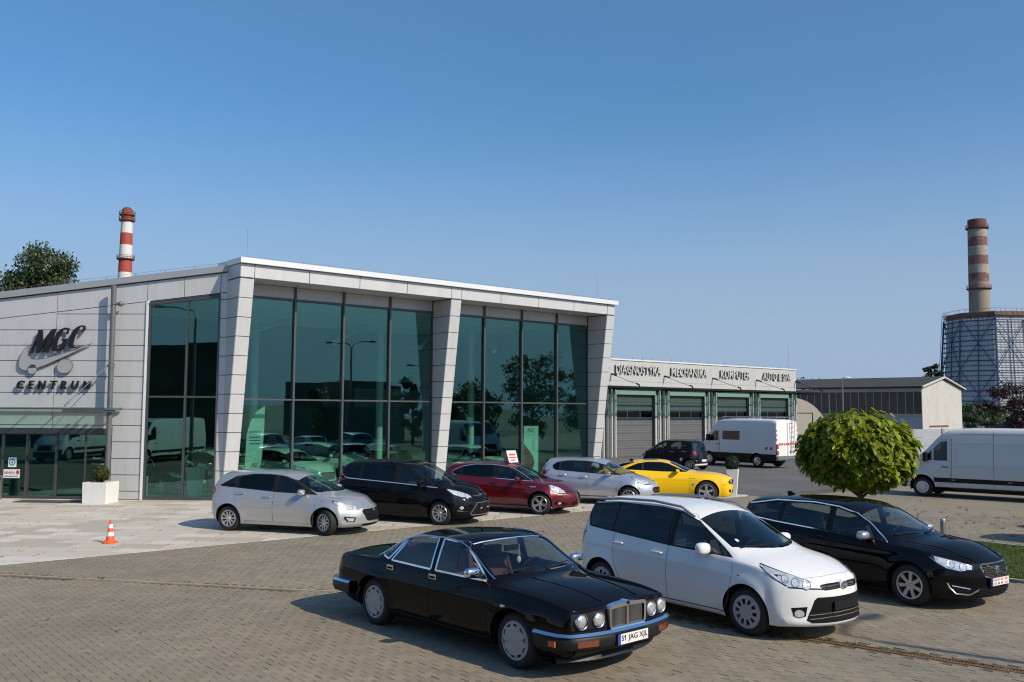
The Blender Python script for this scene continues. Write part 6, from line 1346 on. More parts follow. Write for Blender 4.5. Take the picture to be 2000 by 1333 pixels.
# inside
inn = empty('interior', (0,0,0)); inn.parent = shop
def lfl(sx, y): v_ = SA+SX*sx+SY*y; t_, o_ = loc(v_); return (t_, -o_)
E0, E1 = lfl(-.15,.12), lfl(-21.5,.12); Cn = [(.05,.07),(17.4,.07),(17.4,13),(-6,24),E1,E0]
mb = MB(); mb.add([(x,y,.004) for x,y in Cn], [tuple(range(6))]); mb.build('inner_floor', K['floor_in'], inn)
mb = MB(); mb.add([(17.4,12.9,0),(-6,23.9,0),(-6,23.9,7.4),(17.4,12.9,7.4)], [(0,1,2,3)]); mb.box(17.2,17.4,.2,13,0,7.29); mb.build('inner_wall', K['wall_in'], inn)
ztop = lambda x,y,d: d if (x,y) not in (E1,) else d-2.55
R_ = [(.0,.06),(17.4,.06),(17.4,13),(-6,24),E1,E0]
mb = MB(); mb.add([(x,y,7.30 if k != 4 else 4.9) for k,(x,y) in enumerate(R_)]+[(x,y,7.68 if k not in (4,) else 5.1) for k,(x,y) in enumerate(R_)], [(0,1,2),(0,2,3),(0,3,5),(5,3,4),(6,8,7),(6,9,8),(6,11,9),(11,10,9)]+[(k,k+6,(k+1)%6+6,(k+1)%6) for k in range(6)]); mb.build('roof_slab', K['wall_in'], inn)
for x,y in ((3.6,5.5),(9.5,5.5),(14.6,5.5),(-1.5,5.5)): mb = MB(); mb.tube([(x,y,0),(x,y,7.2)], .16, 14); mb.build('inner_column', K['white'], inn, smooth=40)
for y in (2.5,5.5,8.5): mb = MB(); mb.box(-1,17.2,y-.1,y+.1,6.75,7.1); mb.build('roof_beam', K['white'], inn)
for k in range(4): mb = MB(); mb.tube([(1.5+4*k,2.4,5.6),(6.5+4*k,8.5,7.0)], .10, 8); mb.build('roof_brace', K['white'], inn)
mb = MB(); mb.box(5.5,12.5,10.5,12.8,0,3.1); mb.build('office_box', mat('office_dark', (.05,.06,.06), .6), inn)
# lightning wire along the roof
lw = MB()
for k in range(16): s = -15+k*1.0; lw.tube([(s,.1,cb(s)+.25),(s,.1,cb(s)+.36)], .008, 4)
lw.tube([(-15,.1,cb(-15)+.35),(.2,.1,cb(.2)+.35)], .005, 4); lw.build('lightning_wire', K['pole'], LF)
lw = MB()
for k in range(18): lw.tube([(.3+k*1.0,-1.1,7.88),(.3+k*1.0,-1.1,7.97)], .009, 4)
lw.tube([(.3,-1.1,7.965),(17.4,-1.1,7.965)], .005, 4); lw.tube([(.4,-.8,7.88),(.4,-.8,9.0)], .004, 4); lw.tube([(16.8,-.8,7.88),(16.8,-.8,9.1)], .004, 4); lw.build('lightning_wire', K['pole'], shop)
# ------------------------------------------------------------------ signs
def place_sign(name, label, cat='sign'):
    o = empty(name, (-9.63,30.05,0), -.05, label, cat); return o
sg1 = place_sign('logo_sign', 'big raised black MGC letters over a grey swoosh and two discs on the entrance front')
zc = lambda X,Y: (-7.4375+.002615*X, 6.341-.002565*Y)
LET = {'M': [(500,305),(556,300),(561,455),(678,295),(735,287),(722,325),(632,590),(562,592),(634,400),(520,600),(488,602),(481,425),(440,600),(402,608),(500,335)],
 'G': [(902,278),(886,352),(868,358),(880,305),(862,290),(830,300),(790,355),(758,440),(742,510),(748,540),(768,550),(795,535),(812,500),(830,440),(812,436),(818,424),(884,414),(876,440),(842,545),(808,568),(760,582),(715,580),(690,558),(685,505),(705,420),(745,340),(800,290),(855,270)],
 'C': [(1106,246),(1113,290),(1078,335),(1070,325),(1086,270),(1068,256),(1040,268),(1005,320),(972,410),(958,480),(968,512),(1000,520),(1060,512),(985,537),(935,546),(906,522),(898,470),(915,390),(955,310),(1010,260),(1065,240)]}
Mx = Matrix(((1,0,0,0),(0,0,-1,0),(0,1,0,0),(0,0,0,1)))
for k,P in LET.items(): mb = MB(); mb.prism([zc(*p) for p in P], Mx, .10, .17); mb.build('letter', K['sign_black'], sg1)
K['logo_grey'] = mat('logo_grey', (.40,.41,.42), .4, .15, var=.04); 
sw_ = [(348,528),(300,575),(262,660),(252,730),(262,785),(300,818),(340,828),(374,826),(382,790),(410,760),(445,750),(478,765),(495,796),(600,757),(720,703),(900,622),(1080,532),(1196,474),(1080,508),(900,578),(760,625),(600,668),(500,682),(440,680),(400,668),(375,635),(362,590),(366,540),(388,488),(372,520),(352,580),(352,640),(330,560)]
sw_ = sw_[:-4]
mb = MB(); mb.prism([zc(*p) for p in sw_], Mx, .06, .10); mb.build('swoosh', K['logo_grey'], sg1)
mb = MB(); E_ = [(855+math.cos(a)*102-math.sin(a)*8, 770+math.sin(a)*94) for a in np.linspace(0,2*math.pi,29)[:-1]]; mb.prism([zc(*p) for p in E_], Mx, .06, .10); mb.build('wheel_disc', K['logo_grey'], sg1)
mb = MB(); E_ = [(432+math.cos(a)*60, 812+math.sin(a)*62) for a in np.linspace(0,2*math.pi,25)[:-1]]; mb.prism([zc(*p) for p in E_ if p[1] > 790]+[], Mx, .06, .10); mb.build('wheel_disc', K['logo_grey'], sg1)
for (P,cl_) in ((sw_,True),([(855+math.cos(a)*102-math.sin(a)*8, 770+math.sin(a)*94) for a in np.linspace(0,2*math.pi,29)],False),([(432+math.cos(a)*60, 812+math.sin(a)*62) for a in np.linspace(0,2*math.pi,25)],False)):
    L = [zc(*p) for p in P]; L = L+[L[0]] if cl_ else L; mb = MB(); mb.tube([(x,-.098,z) for x,z in L], .010, 5, cap=False); mb.build('dark_edge', K['pole'], sg1)
def letters(parent, text, x0, x1, z0, z1, y, ext, mats, bold=0., shear=0., same_h=True, gap=0.):
    full = [text_mesh(text[:i+1], 1, ext, mats, bold=bold, shear=shear) for i in range(len(text))]; B = [bounds(m) if len(m.vertices) else None for m in full]
    lo = B[-1][0]; hi = B[-1][1]; H1 = [bounds(text_mesh('E',1,ext,mats,bold=bold))][0]; kz = (z1-z0)/(H1[1][1]-H1[0][1]); kx = (x1-x0)/(hi[0]-lo[0]+gap*(len(text)-1))
    for i,ch in enumerate(text):
        if ch == ' ': continue
        me = text_mesh(ch, 1, ext, mats, bold=bold, shear=shear, name='letter'); b = bounds(me); o = link('letter', me, parent)
        px = B[i][1][0]-b[1][0]
        o.scale = (kx,kz,1); o.rotation_euler = (rad(90),0,0); o.location = (x0+(px-lo[0]+gap*i)*kx, y, z0-H1[0][1]*kz)
sg2 = place_sign('name_sign', 'wide row of black raised letters reading CENTRUM under the logo')
letters(sg2, 'CENTRUM', -6.80, -4.28, 3.60, 3.88, -.10, .04, K['sign_black'], bold=.022, shear=.2, gap=.42)
# ------------------------------------------------------------------ service hall
A1 = A0-NN*12
hall = empty('service_hall', A1, ROT, 'low grey workshop hall with four tall sectional doors and raised service names', 'building')
T0, T1 = 12., 52.3; DOORS = [(31.53,35.30),(36.87,40.64),(42.13,45.95),(47.44,51.15)]
K['fence_pale'] = mat('fence_pale', (.50,.52,.53), .8, var=.06, scale=.7); K['hall'] = mat('hall_cladding', (.48,.475,.46), .5, .05, var=.04, scale=.8, island=.04, stain=((.40,.395,.38),1.2,.52,.8), stretch=(1.2,1.2,.2))
zb_ = 4.08
vs_ = [T0,20.,26.,30.9,36.15,41.46,46.82,T1]
for a,b in zip(vs_, vs_[1:]):
    for z0,z1 in ((4.45,4.97),(4.97,6.34)): panel(hall, (a,0,z0),(b,0,z0),(b,0,z1),(a,0,z1), (0,-1,0), m='hall', gap=.006)
piers = [(T0,31.45)]+[(DOORS[i][1]+.04,DOORS[i+1][0]-.04) for i in range(3)]+[(51.19,T1)]
for a,b in piers:
    for k in range(7):
        z0,z1 = k*.62, min(4.09,(k+1)*.62)
        if z0 < 4.08: panel(hall, (a,0,z0),(b,0,z0),(b,0,z1),(a,0,z1), (0,-1,0), m='hall', gap=.006)
    if b-a < 3:
        for x in (a+.30,b-.30): mb = MB(); mb.tube([(x,-.16,0),(x,-.16,4.4)], .07, 10); mb.build('down_pipe', K['hall'], hall, smooth=40)
        mb = MB(); mb.box((a+b)/2-.09,(a+b)/2+.09,-.14,-.004,0,4.40); mb.build('pier_rib', K['pole'], hall)
mb = MB(); mb.box(T0,T1-.02,.045,.30,4.08,6.33); mb.box(T0,31.4,.045,.3,0,4.08); mb.box(51.2,T1-.02,.045,.3,0,4.08)
for a,b in piers[1:4]: mb.box(a+.01,b-.01,.045,.30,0,4.08)
mb.build('joint_backing', K['panel_back'], hall)
mb = MB(); mb.box(T0,T1,.3,14,0,6.30); mb.build('hall_body', K['hall'], hall)
mb = MB(); mb.box(T0-.05,T1+.06,-.06,.4,6.345,6.44); mb.build('roof_edge', K['cap'], hall)
K['lintel'] = mat('lintel', (.42,.46,.44), .5)
for a,b in DOORS:
    dr_ = empty('sectional_door', (a,.22,0)); dr_.parent = hall; w = b-a
    mb = MB(); mb.box(a-.04,b+.04,-.05,.20,4.09,4.44); mb.build('lintel', K['lintel'], hall)
    for k in range(8):
        z0,z1 = k*.51, (k+1)*.51-.012
        if k == 5:
            for q in range(3): mb = MB(); mb.box(w*q/3+.03,w*(q+1)/3-.03,-.012,.012,z0+.03,z1-.03); mb.build('door_window', K['privacy'], dr_)
            mb = MB(); mb.box(0,w,-.018,.018,z0,z0+.03); mb.box(0,w,-.018,.018,z1-.03,z1)
            for q in range(4): x = min(max(w*q/3,.03),w-.03); mb.box(x-.03,x+.03,-.017,.017,z0+.03,z1-.03)
            mb.build('door_panel', K['door_grey'], dr_)
        else:
            mb = MB(); n = 6; vs = []
            for j in range(n+1):
                z = z0+(z1-z0)*j/n; vs += [(0,-.02 if j%2 else -.012,z),(w,-.02 if j%2 else -.012,z)]
            mb.add(vs, [(2*j,2*j+1,2*j+3,2*j+2) for j in range(n)]); mb.build('door_panel', K['door_grey'], dr_)
    for x in (a-.02,b+.02): mb = MB(); mb.box(x-.02,x+.02,-.02,.24,0,4.08); mb.build('door_jamb', K['pole'], hall)
mb = MB(); mb.box(T0,T1,.26,.30,0,4.08); mb.build('hall_void', K['dark'], hall)
for x in (30.55,): mb = MB(); mb.box(x-.10,x+.10,-.16,-.004,0,4.4); mb.build('pier_rib', K['pole'], hall)
for x in (30.2,30.95,31.3): mb = MB(); mb.tube([(x,-.14,0),(x,-.14,4.4)], .07, 10); mb.build('down_pipe', K['hall'], hall, smooth=40)
aw = empty('awning', (0,0,0)); aw.parent = hall
for k in range(24):
    a = 28.3+k*1.0; mb = MB(); mb.box(a,a+.985,-2.5,-.10,4.545,4.56); mb.build('canopy_pane', K['canopy_glass'], aw)
for y,h in ((-2.45,.05),(-1.3,.03),(-.12,.05)): mb = MB(); mb.box(28.3,52.25,y-.04,y+.04,4.535-h*2,4.535); mb.build('canopy_rail', K['black'], aw)
for x in (31.06,36.31,41.63,46.96,52.2):
    mb = MB(); mb.box(x-.04,x+.04,-2.5,-.05,4.40,4.53); mb.build('canopy_arm', K['black'], aw)
    mb = MB(); mb.tube([(x,-.02,5.40),(x,-2.35,4.66)], .016, 6); mb.tube([(x,-.02,5.42),(x,-.45,5.30)], .055, 8); mb.tube([(x,-2.20,4.74),(x,-2.42,4.66),(x,-2.45,4.50)], .05, 8); mb.build('tie_rod', K['black'], aw)
lw = MB()
for k in range(22): lw.tube([(31.2+k*1.0,.1,6.44),(31.2+k*1.0,.1,6.62)], .012, 4)
lw.tube([(51.8,.3,6.44),(51.8,.3,8.3)], .006, 4); lw.build('lightning_wire', K['pole'], hall)
for txt,a,b,nm in (('DIAGNOSTYKA',31.37,35.82,'first'),('MECHANIKA',36.91,40.85,''),('KOMPUTER',42.44,45.99,''),('AUTO & SPA',47.65,51.41,'')):
    s_ = empty('service_sign', A1, ROT, 'raised pale letters reading %s on the workshop wall'%txt, 'sign', 'service names on the workshop wall')
    letters(s_, txt, a, b, 5.46, 6.02, -.10, .045, [K['letter_white'],K['letter_side']], bold=.008)
# ------------------------------------------------------------------ foliage tools
def leaf_bulk(C, size, tipdir, nrm, name, m, parent=None, jitter=.5, shape='diamond', droop=.0):
    """many leaves at once: C centres, tipdir and nrm unit vectors, all (N,3)"""
    N = len(C); t = tipdir/np.linalg.norm(tipdir,axis=1)[:,None]; n = nrm-(nrm*t).sum(1)[:,None]*t; n /= np.linalg.norm(n,axis=1)[:,None]+1e-9; s = np.cross(t, n)
    S = (size*(1+jitter*(RNG.random(N)-.5)))[:,None]
    if shape == 'diamond': base = [(0,-.5,0),(.30,-.05,.06),(0,.5,-.04),(-.30,-.05,.06)]; F = [(0,1,2),(0,2,3)]
    else: base = HEART; F = HEARTF
    V = np.stack([C+s*(x*S)+t*(y*S)+n*(z*S) for x,y,z in base], 1); k = len(base); per = np.array([i for f in F for i in f]); cnt = np.array([len(f) for f in F])
    LI = (per[None]+np.arange(N)[:,None]*k).ravel(); CN = np.tile(cnt, N)
    me = bpy.data.meshes.new(name); me.vertices.add(N*k); me.vertices.foreach_set('co', V.ravel()); me.loops.add(len(LI)); me.loops.foreach_set('vertex_index', LI.astype(np.int32)); me.polygons.add(len(CN)); me.polygons.foreach_set('loop_start', np.concatenate([[0],np.cumsum(CN)[:-1]]).astype(np.int32)); me.update(calc_edges=True); me.validate(); me.materials.append(m)
    return link(name, me, parent)
HEART = [(0,-.50,0),(.22,-.56,.04),(.40,-.36,.07),(.40,-.08,.06),(.24,.24,.03),(0,.56,-.10),(-.24,.24,.03),(-.40,-.08,.06),(-.40,-.36,.07),(-.22,-.56,.04),(0,-.1,-.02),(0,.2,-.03)]
HEARTF = [(0,1,2,10),(10,2,3),(10,3,4,11),(11,4,5),(0,10,8,9),(10,7,8),(10,11,6,7),(11,5,6)]
def unit(n): v = RNG.normal(size=(n,3)); return v/np.linalg.norm(v,axis=1)[:,None]
def make_tree(name, label, cat, P, h, rw, m, bark, n=6000, size=.22, trunk_r=.16, clear=.25, clumps=60, flat=1., weep=0., bare=0, group=None, open_=.55, seed=1):
    rg = np.random.default_rng(seed); rn = random.Random(seed)
    root = empty(name, P, rn.uniform(0,6), label, cat, group)
    tm = MB(); tip = []; zc0 = h*clear
    bend = [Vector((0,0,0))]
    for k in range(1,7): bend.append(Vector((rn.gauss(0,.02*h)*k/6, rn.gauss(0,.02*h)*k/6, h*.88*k/6)))
    tm.tube(bend, [trunk_r*(1-.85*k/6) for k in range(7)], 8)
    limbs = []
    for k in range(11):
        u = clear+(.85-clear)*k/10; b = Vector((0,0,h*u)); b = bend[min(6,int(u/.88*6))].lerp(bend[min(6,int(u/.88*6)+1)], .5) if u < .85 else bend[-1]; b = Vector((b.x,b.y,h*u)); a = k*2.4+rn.uniform(-.4,.4)
        prof = math.sin(math.pi*min(1,max(.12,(u-clear*.6)/(1.06-clear*.6))))**.7; L = rw*prof*rn.uniform(.7,1.0)
        e = b+Vector((math.cos(a)*L, math.sin(a)*L, L*rn.uniform(.25,.75))); mid = b.lerp(e,.5)+Vector((0,0,-.06*L)); r0 = trunk_r*.42*(1.1-u)
        tm.tube([b,mid,e], [r0+.012,r0*.6+.008,.008], 6); limbs.append((b,mid,e))
        for q in range(3):
            s_ = mid.lerp(e, rn.uniform(0,.7)); e2 = s_+Vector((rn.gauss(0,1),rn.gauss(0,1),rn.uniform(-.1,1))).normalized()*L*rn.uniform(.3,.55); tm.tube([s_,e2], [r0*.4+.005,.005], 5); tip.append(e2)
        tip.append(e); tip.append(mid.lerp(e,.6))
    tm.build('trunk', bark, root, smooth=50)
    for k in range(bare):
        a = rn.uniform(0,6.28); b = Vector((0,0,h*rn.uniform(.55,.85))); e = b+Vector((math.cos(a)*rw*.5,math.sin(a)*rw*.5,h*rn.uniform(.15,.35))); mb = MB(); mb.tube([b,b.lerp(e,.5)+Vector((rn.gauss(0,.1),rn.gauss(0,.1),0)),e],[.05,.03,.008],5)
        for q in range(5): s_ = b.lerp(e,rn.uniform(.3,.95)); mb.tube([s_,s_+Vector((rn.gauss(0,.3),rn.gauss(0,.3),rn.uniform(.2,.7)))],[.015,.004],4)
        mb.build('bare_branch', bark, root)
    extra = [Vector((rn.gauss(0,.35)*rw, rn.gauss(0,.35)*rw, h*(clear+(1-clear)*rn.betavariate(1.6,1.4)))) for _ in range(max(0,clumps-len(tip)))]
    T = np.array([tuple(t) for t in tip+extra]); top_ = T[:,2].max(); T[:,2] *= min(1.1, h*.95/top_)
    w = rg.uniform(.4,1.4,len(T)); idx = rg.choice(len(T), n, p=w/w.sum()); sg = rw*.20*rg.uniform(.6,1.3,len(T))
    d = rg.normal(size=(n,3)); d /= np.linalg.norm(d,axis=1)[:,None]; d *= (rg.random(n)**.45)[:,None]; C = T[idx]+d*sg[idx][:,None]*1.6*np.array([1,1,.75*flat])
    if weep: C[:,2] -= np.abs(rg.exponential(weep,n))*(rg.random(n) < .65)
    C[:,2] = np.maximum(C[:,2], h*clear*.55)
    out = C-np.array([0,0,h*.55]); out /= np.linalg.norm(out,axis=1)[:,None]+1e-6; dn = np.array([0,0,-1.])
    tipd = out*.5+dn*(.7+weep)+rg.normal(size=(n,3))*.45; nr = out+np.array([0,0,.9])+rg.normal(size=(n,3))*.55
    leaf_bulk(C, size, tipd, nr, 'crown', m, root); return root
K['leaf_birch'] = leafmat('birch_leaf', (.06,.085,.03), .45, .3); K['leaf_dark'] = leafmat('dark_leaf', (.035,.055,.018), .4, .25); K['leaf_purple'] = leafmat('purple_leaf', (.042,.016,.020), .4, .2); K['leaf_mid'] = leafmat('mid_leaf', (.055,.085,.022), .4, .3)
K['leaf_catalpa'] = leafmat('catalpa_leaf', (.21,.25,.014), .42, .40, .42, .022); K['leaf_box'] = leafmat('box_leaf', (.075,.085,.012), .5, .25); K['leaf_box2'] = leafmat('box_leaf_dark', (.022,.05,.026), .5, .2); K['leaf_poplar'] = leafmat('poplar_leaf', (.045,.07,.028), .4, .3)
# ------------------------------------------------------------------ round catalpa
cat_ = empty('catalpa_tree', (7.36,19.5,0), 0, 'low round ball tree with large yellow green leaves behind the black estate car', 'tree')
mb = MB(); mb.tube([(0,0,0),(.02,0,.6),(.05,.02,1.15),(.03,.0,1.7)], [.06,.052,.05,.04], 10)
for k in range(12): a = k*.53*2; mb.tube([(.04,.01,1.15+.05*(k%4)),(math.cos(a)*.55,math.sin(a)*.55,1.6+.2*(k%3)),(math.cos(a)*1.05,math.sin(a)*1.05,1.65+.3*(k%3))], [.03,.02,.008], 6)
mb.build('trunk', K['bark'], cat_, smooth=50)
def catalpa_pts(n, lo, hi):
    u = RNG.uniform(-1,1,n); a = RNG.uniform(0,2*math.pi,n); rr = RNG.uniform(lo,hi,n)
    lump = 1+.04*np.sin(3*a+2*u)+.045*np.sin(7*a-3*u)+.03*np.sin(11*a+6*u)
    sx = (1-np.abs(u)**2.3)**.5; z = u
    n_ = np.stack([np.cos(a)*sx, np.sin(a)*sx, z],1); C = n_*rr[:,None]*lump[:,None]*np.array([1.16,1.16,1.])*np.where(n_[:,2:3]>0,np.array([[1,1,.84]]),np.array([[1,1,.72]]))+np.array([0,0,2.10])
    nn = n_/np.linalg.norm(n_,axis=1)[:,None]; return C, nn
def leaf_frames(C, nn):
    k = len(C); out = nn*np.array([1,1,0]); out /= np.linalg.norm(out,axis=1)[:,None]+1e-6
    tip = out*(.85+.25*nn[:,2:3])+np.array([0,0,-1.])*(.75-.35*nn[:,2:3])+RNG.normal(size=(k,3))*.38; nr = nn*1.0+out*.35+np.array([0,0,.75])+RNG.normal(size=(k,3))*.38
    return tip, nr
C, nn = catalpa_pts(5600, .80, 1.05); camd = np.array([-7.36,-19.5,.9]); camd = camd/np.linalg.norm(camd); vis = (nn@camd) > .15
tip, nr = leaf_frames(C, nn); ids = np.where(vis)[0]; score = np.linalg.norm((C-np.array([0,0,2.06]))/np.array([1.25,1.25,.88]),axis=1); ids = ids[np.argsort(-score[ids])][:300]; keep = np.ones(len(C),bool); keep[ids] = False
mbh = MB(); mbh.add(HEART, HEARTF); hme = mbh.mesh('leaf', K['leaf_catalpa'])
for i in ids:
    t = Vector(tip[i]).normalized(); n = Vector(nr[i]); n = (n-t*n.dot(t)).normalized(); s = t.cross(n); sc_ = random.uniform(.115,.18)
    o = link('leaf', hme, cat_); o.matrix_local = Matrix.LocRotScale(Vector(C[i]), Matrix(((s.x,t.x,n.x),(s.y,t.y,n.y),(s.z,t.z,n.z))), Vector((sc_,)*3))
f = leaf_bulk(C[keep], .145, tip[keep], nr[keep], 'foliage', K['leaf_catalpa'], cat_, shape='heart'); f['kind'] = 'stuff'
C, nn = catalpa_pts(2200, .5, .85); tip, nr = leaf_frames(C, nn); f = leaf_bulk(C, .15, tip, nr, 'inner_foliage', K['leaf_catalpa'], cat_, shape='heart'); f['kind'] = 'stuff'
def ball(name, label, P, r, m, n=1800, size=.045, cat='plant'):
    o = empty(name, P, 0, label, cat); v = unit(n); C = v*(r*RNG.uniform(.88,1.03,n))[:,None]*(1+.05*np.sin(v[:,:1]*9+v[:,1:2]*7)); leaf_bulk(C, size, v*.8+RNG.normal(size=(n,3))*.6, v+RNG.normal(size=(n,3))*.7, 'foliage', m, o)
    mb = MB(); mb.ell((0,0,0), r*.86, r*.86, r*.86, 14, 10); mb.build('inner_twigs', K['leaf_dark'], o); mb = MB(); mb.tube([(0,0,-r*1.25),(0,0,0)], .02, 6); mb.build('stem', K['bark'], o); return o
# ------------------------------------------------------------------ planters, bin, cone, mat, bollard
pl = empty('planter', (-13.0,29.15,0), -.10, 'white square planter beside the entrance doors', 'planter')
mb = MB(); w = .38; mb.add([(-w,-w,0),(w,-w,0),(w,w,0),(-w,w,0),(-w-.01,-w-.01,.66),(w+.01,-w-.01,.66),(w+.01,w+.01,.66),(-w-.01,w+.01,.66),(-w+.05,-w+.05,.66),(w-.05,-w+.05,.66),(w-.05,w-.05,.66),(-w+.05,w-.05,.66),(-w+.05,-w+.05,.60),(w-.05,-w+.05,.60),(w-.05,w-.05,.60),(-w+.05,w-.05,.60)],
 [(0,1,5,4),(1,2,6,5),(2,3,7,6),(3,0,4,7),(4,5,9,8),(5,6,10,9),(6,7,11,10),(7,4,8,11),(8,9,13,12),(9,10,14,13),(10,11,15,14),(11,8,12,15)]); mb.build('pot', K['white'], pl)
mb = MB(); mb.box(-w+.05,w-.05,-w+.05,w-.05,.55,.605); mb.build('planting_soil', mat('potting_soil',(.03,.022,.015),.95), pl)
ball('box_ball', 'clipped olive green box ball growing in the white square planter', (-13.0,29.15,.90), .245, K['leaf_box'])
pt = empty('tall_planter', (7.98,33.1,0), rad(-20), 'tall narrow white tapered planter at the end of the pale slabs', 'planter')
mb = MB(); a,b = .13,.20; mb.add([(-a,-a,0),(a,-a,0),(a,a,0),(-a,a,0),(-b,-b,.93),(b,-b,.93),(b,b,.93),(-b,b,.93),(-b+.03,-b+.03,.93),(b-.03,-b+.03,.93),(b-.03,b-.03,.93),(-b+.03,b-.03,.93),(-b+.03,-b+.03,.86),(b-.03,-b+.03,.86),(b-.03,b-.03,.86),(-b+.03,b-.03,.86)], [(0,1,5,4),(1,2,6,5),(2,3,7,6),(3,0,4,7),(4,5,9,8),(5,6,10,9),(6,7,11,10),(7,4,8,11),(8,9,13,12),(9,10,14,13),(10,11,15,14),(11,8,12,15),(12,13,14,15)]); mb.build('pot', K['white'], pt)
ball('box_ball', 'dark green box ball in the tall narrow white planter', (7.96,33.1,1.13), .26, K['leaf_box2'])
tb = empty('litter_bin', (-16.75,29.95,0), 0, 'small brushed steel litter bin beside the entrance glass', 'bin')
mb = MB(); mb.lathe([(0,.0),(.17,0),(.17,.62),(.15,.62),(.15,.5),(0,.5)], 24); mb.build('body', K['steel'], tb, smooth=40)
for s in (-1,1): mb = MB(); mb.box(s*.165-.012,s*.165+.012,-.02,.02,.6,.74); mb.build('lid_bracket', K['steel'], tb)
mb = MB(); mb.lathe([(0,.80),(.10,.79),(.175,.74),(.175,.72),(0,.72)], 24); mb.build('lid', K['steel'], tb, smooth=40)
dm_ = empty('door_mat', (-14.75,29.35,0), -.05, 'dark ribbed door mat in front of the entrance doors', 'mat')
mb = MB(); mb.box(-1.0,1.0,-.32,.32,.001,.014); mb.build('backing', K['rubber'], dm_); mb = MB()
for k in range(30): mb.box(-.98,.98,-.31+.0208*k,-.31+.0208*k+.012,.014,.022)
mb.build('rib_field', K['pole'], dm_)['kind'] = 'stuff'
cn_ = empty('traffic_cone', (-8.89,20.5,0), .3, 'orange and white striped traffic cone on the pale slabs', 'cone')
K['cone_o'] = mat('cone_orange', (.80,.115,.022), .5, var=.05); K['cone_w'] = mat('cone_white', (.78,.77,.74), .4)
mb = MB(); R8 = [(.165,0),(.165,.022),(.145,.034),(.10,.05)]; mb.lathe(R8+[(.092,.06)], 8); mb.lathe([(0,0.001),(.165,0.001)],8); mb.build('foot', K['cone_o'], cn_, smooth=40)
def rr_(z): return .094-.072*(z-.05)/.455
for i,(a,b) in enumerate(((.05,.155),(.155,.245),(.245,.325),(.325,.415),(.415,.50))):
    mb = MB(); mb.lathe([(rr_(a),a),(rr_(b),b)]+([(rr_(b)*.6,b+.006),(0,.508)] if i == 4 else []), 24); mb.build('stripe' if i in (1,3) else 'cone_body', K['cone_w'] if i in (1,3) else K['cone_o'], cn_, smooth=40)
bo = empty('bollard', (8.52,18.2,0), 0, 'short stainless steel bollard standing in the lawn behind the black estate car', 'bollard')
mb = MB(); mb.lathe([(.052,0),(.052,.82),(.046,.826)], 20); mb.build('post', K['steel'], bo, smooth=40); mb = MB(); mb.lathe([(.046,.826),(.052,.83),(.052,.875),(.045,.89),(0,.892)], 20); mb.build('cap', K['steel'], bo, smooth=40)
# ------------------------------------------------------------------ parked cars
G = 'cars parked on the dealer lot'
CARS = {}
def put(key, name, label, s, loc_, ang, cat='car', group=G): CARS[key] = make_car(name, label, s, loc_, ang, group, cat); return CARS[key]
put('jag','parked_car','old black saloon with four round headlamps and chrome grille in the foreground', S_JAG, (-.30,12.40), -47.5)
put('toy','parked_car','white people carrier with roof rails parked beside the old black saloon', S_TOY, (2.97,14.03), -52)
put('vol','parked_car','black estate car with silver mirror and red printed plate beside the white people carrier', S_VOL, (6.09,15.99), -54.5)
put('hyu','parked_car','silver hatchback with turned front wheels at the edge of the pale slabs', S_HYU, (-5.41,23.03), -17.8)
put('ford','parked_car','black tall compact car with a chrome window line between silver hatchback and red car', S_FORD, (-2.70,25.27), -24.3)
alfa, alc = put('alfa','parked_car','dark red hatchback with a price card on its roof', S_ALFA, (-.06,27.75), -22.8)
put('peu','parked_car','pale silver small hatchback between the red car and the yellow coupe', S_PEU, (2.86,30.33), -22.6)
put('cam','parked_car','yellow coupe with black bonnet stripes', S_CAM, (5.06,31.10), -6.0)
put('smart','parked_car','small black car seen from behind with a white rear skirt near the workshop doors', S_SMART, (8.52,47.92), 140.8)
put('ivc','panel_van','white crew van with roof rack and red warning stripes before the workshop doors', S_IVECO, (13.11,51.30), 127.5, 'van', 'white vans on the lot')
put('spr','panel_van','long white panel van with a black side moulding at the right edge', S_SPR, (16.90,32.41), 139.0, 'van', 'white vans on the lot')
def recolour(o, m):
    old = {PM[k].name for k in PM}
    for ch in [o]+kids(o)+[g for c_ in kids(o) for g in kids(c_)]:
        if ch.type == 'MESH':
            for sl_ in ch.material_slots:
                if sl_.material and sl_.material.name in old and sl_.material.name.startswith('paint'): sl_.link = 'OBJECT'; sl_.material = m
def clone(key, P, ang, m, name, label, group, cat='car'):
    r = copy_tree(CARS[key][0]); r.name = name; r.location = (P[0],P[1],P[2] if len(P) > 2 else 0); r.rotation_euler = (0,0,rad(ang)); r['label'] = label; r['group'] = group; r['category'] = cat; recolour(r, m); return r
# cars just beyond the right edge: their shadows reach into the picture
for k,(x,y,m,lb) in enumerate(((13.9,20.3,'grey','dark grey hatchback beyond the lawn, nearest of three'),(15.9,22.4,'white','white hatchback beyond the lawn between a grey and a blue one'),(18.2,24.6,'blue','dark blue hatchback beyond the lawn, farthest of three'))):
    clone('hyu' if k != 1 else 'peu', (x+.35,y-.1), -50, PM[m], 'parked_car', lb, 'cars parked beyond the lawn')
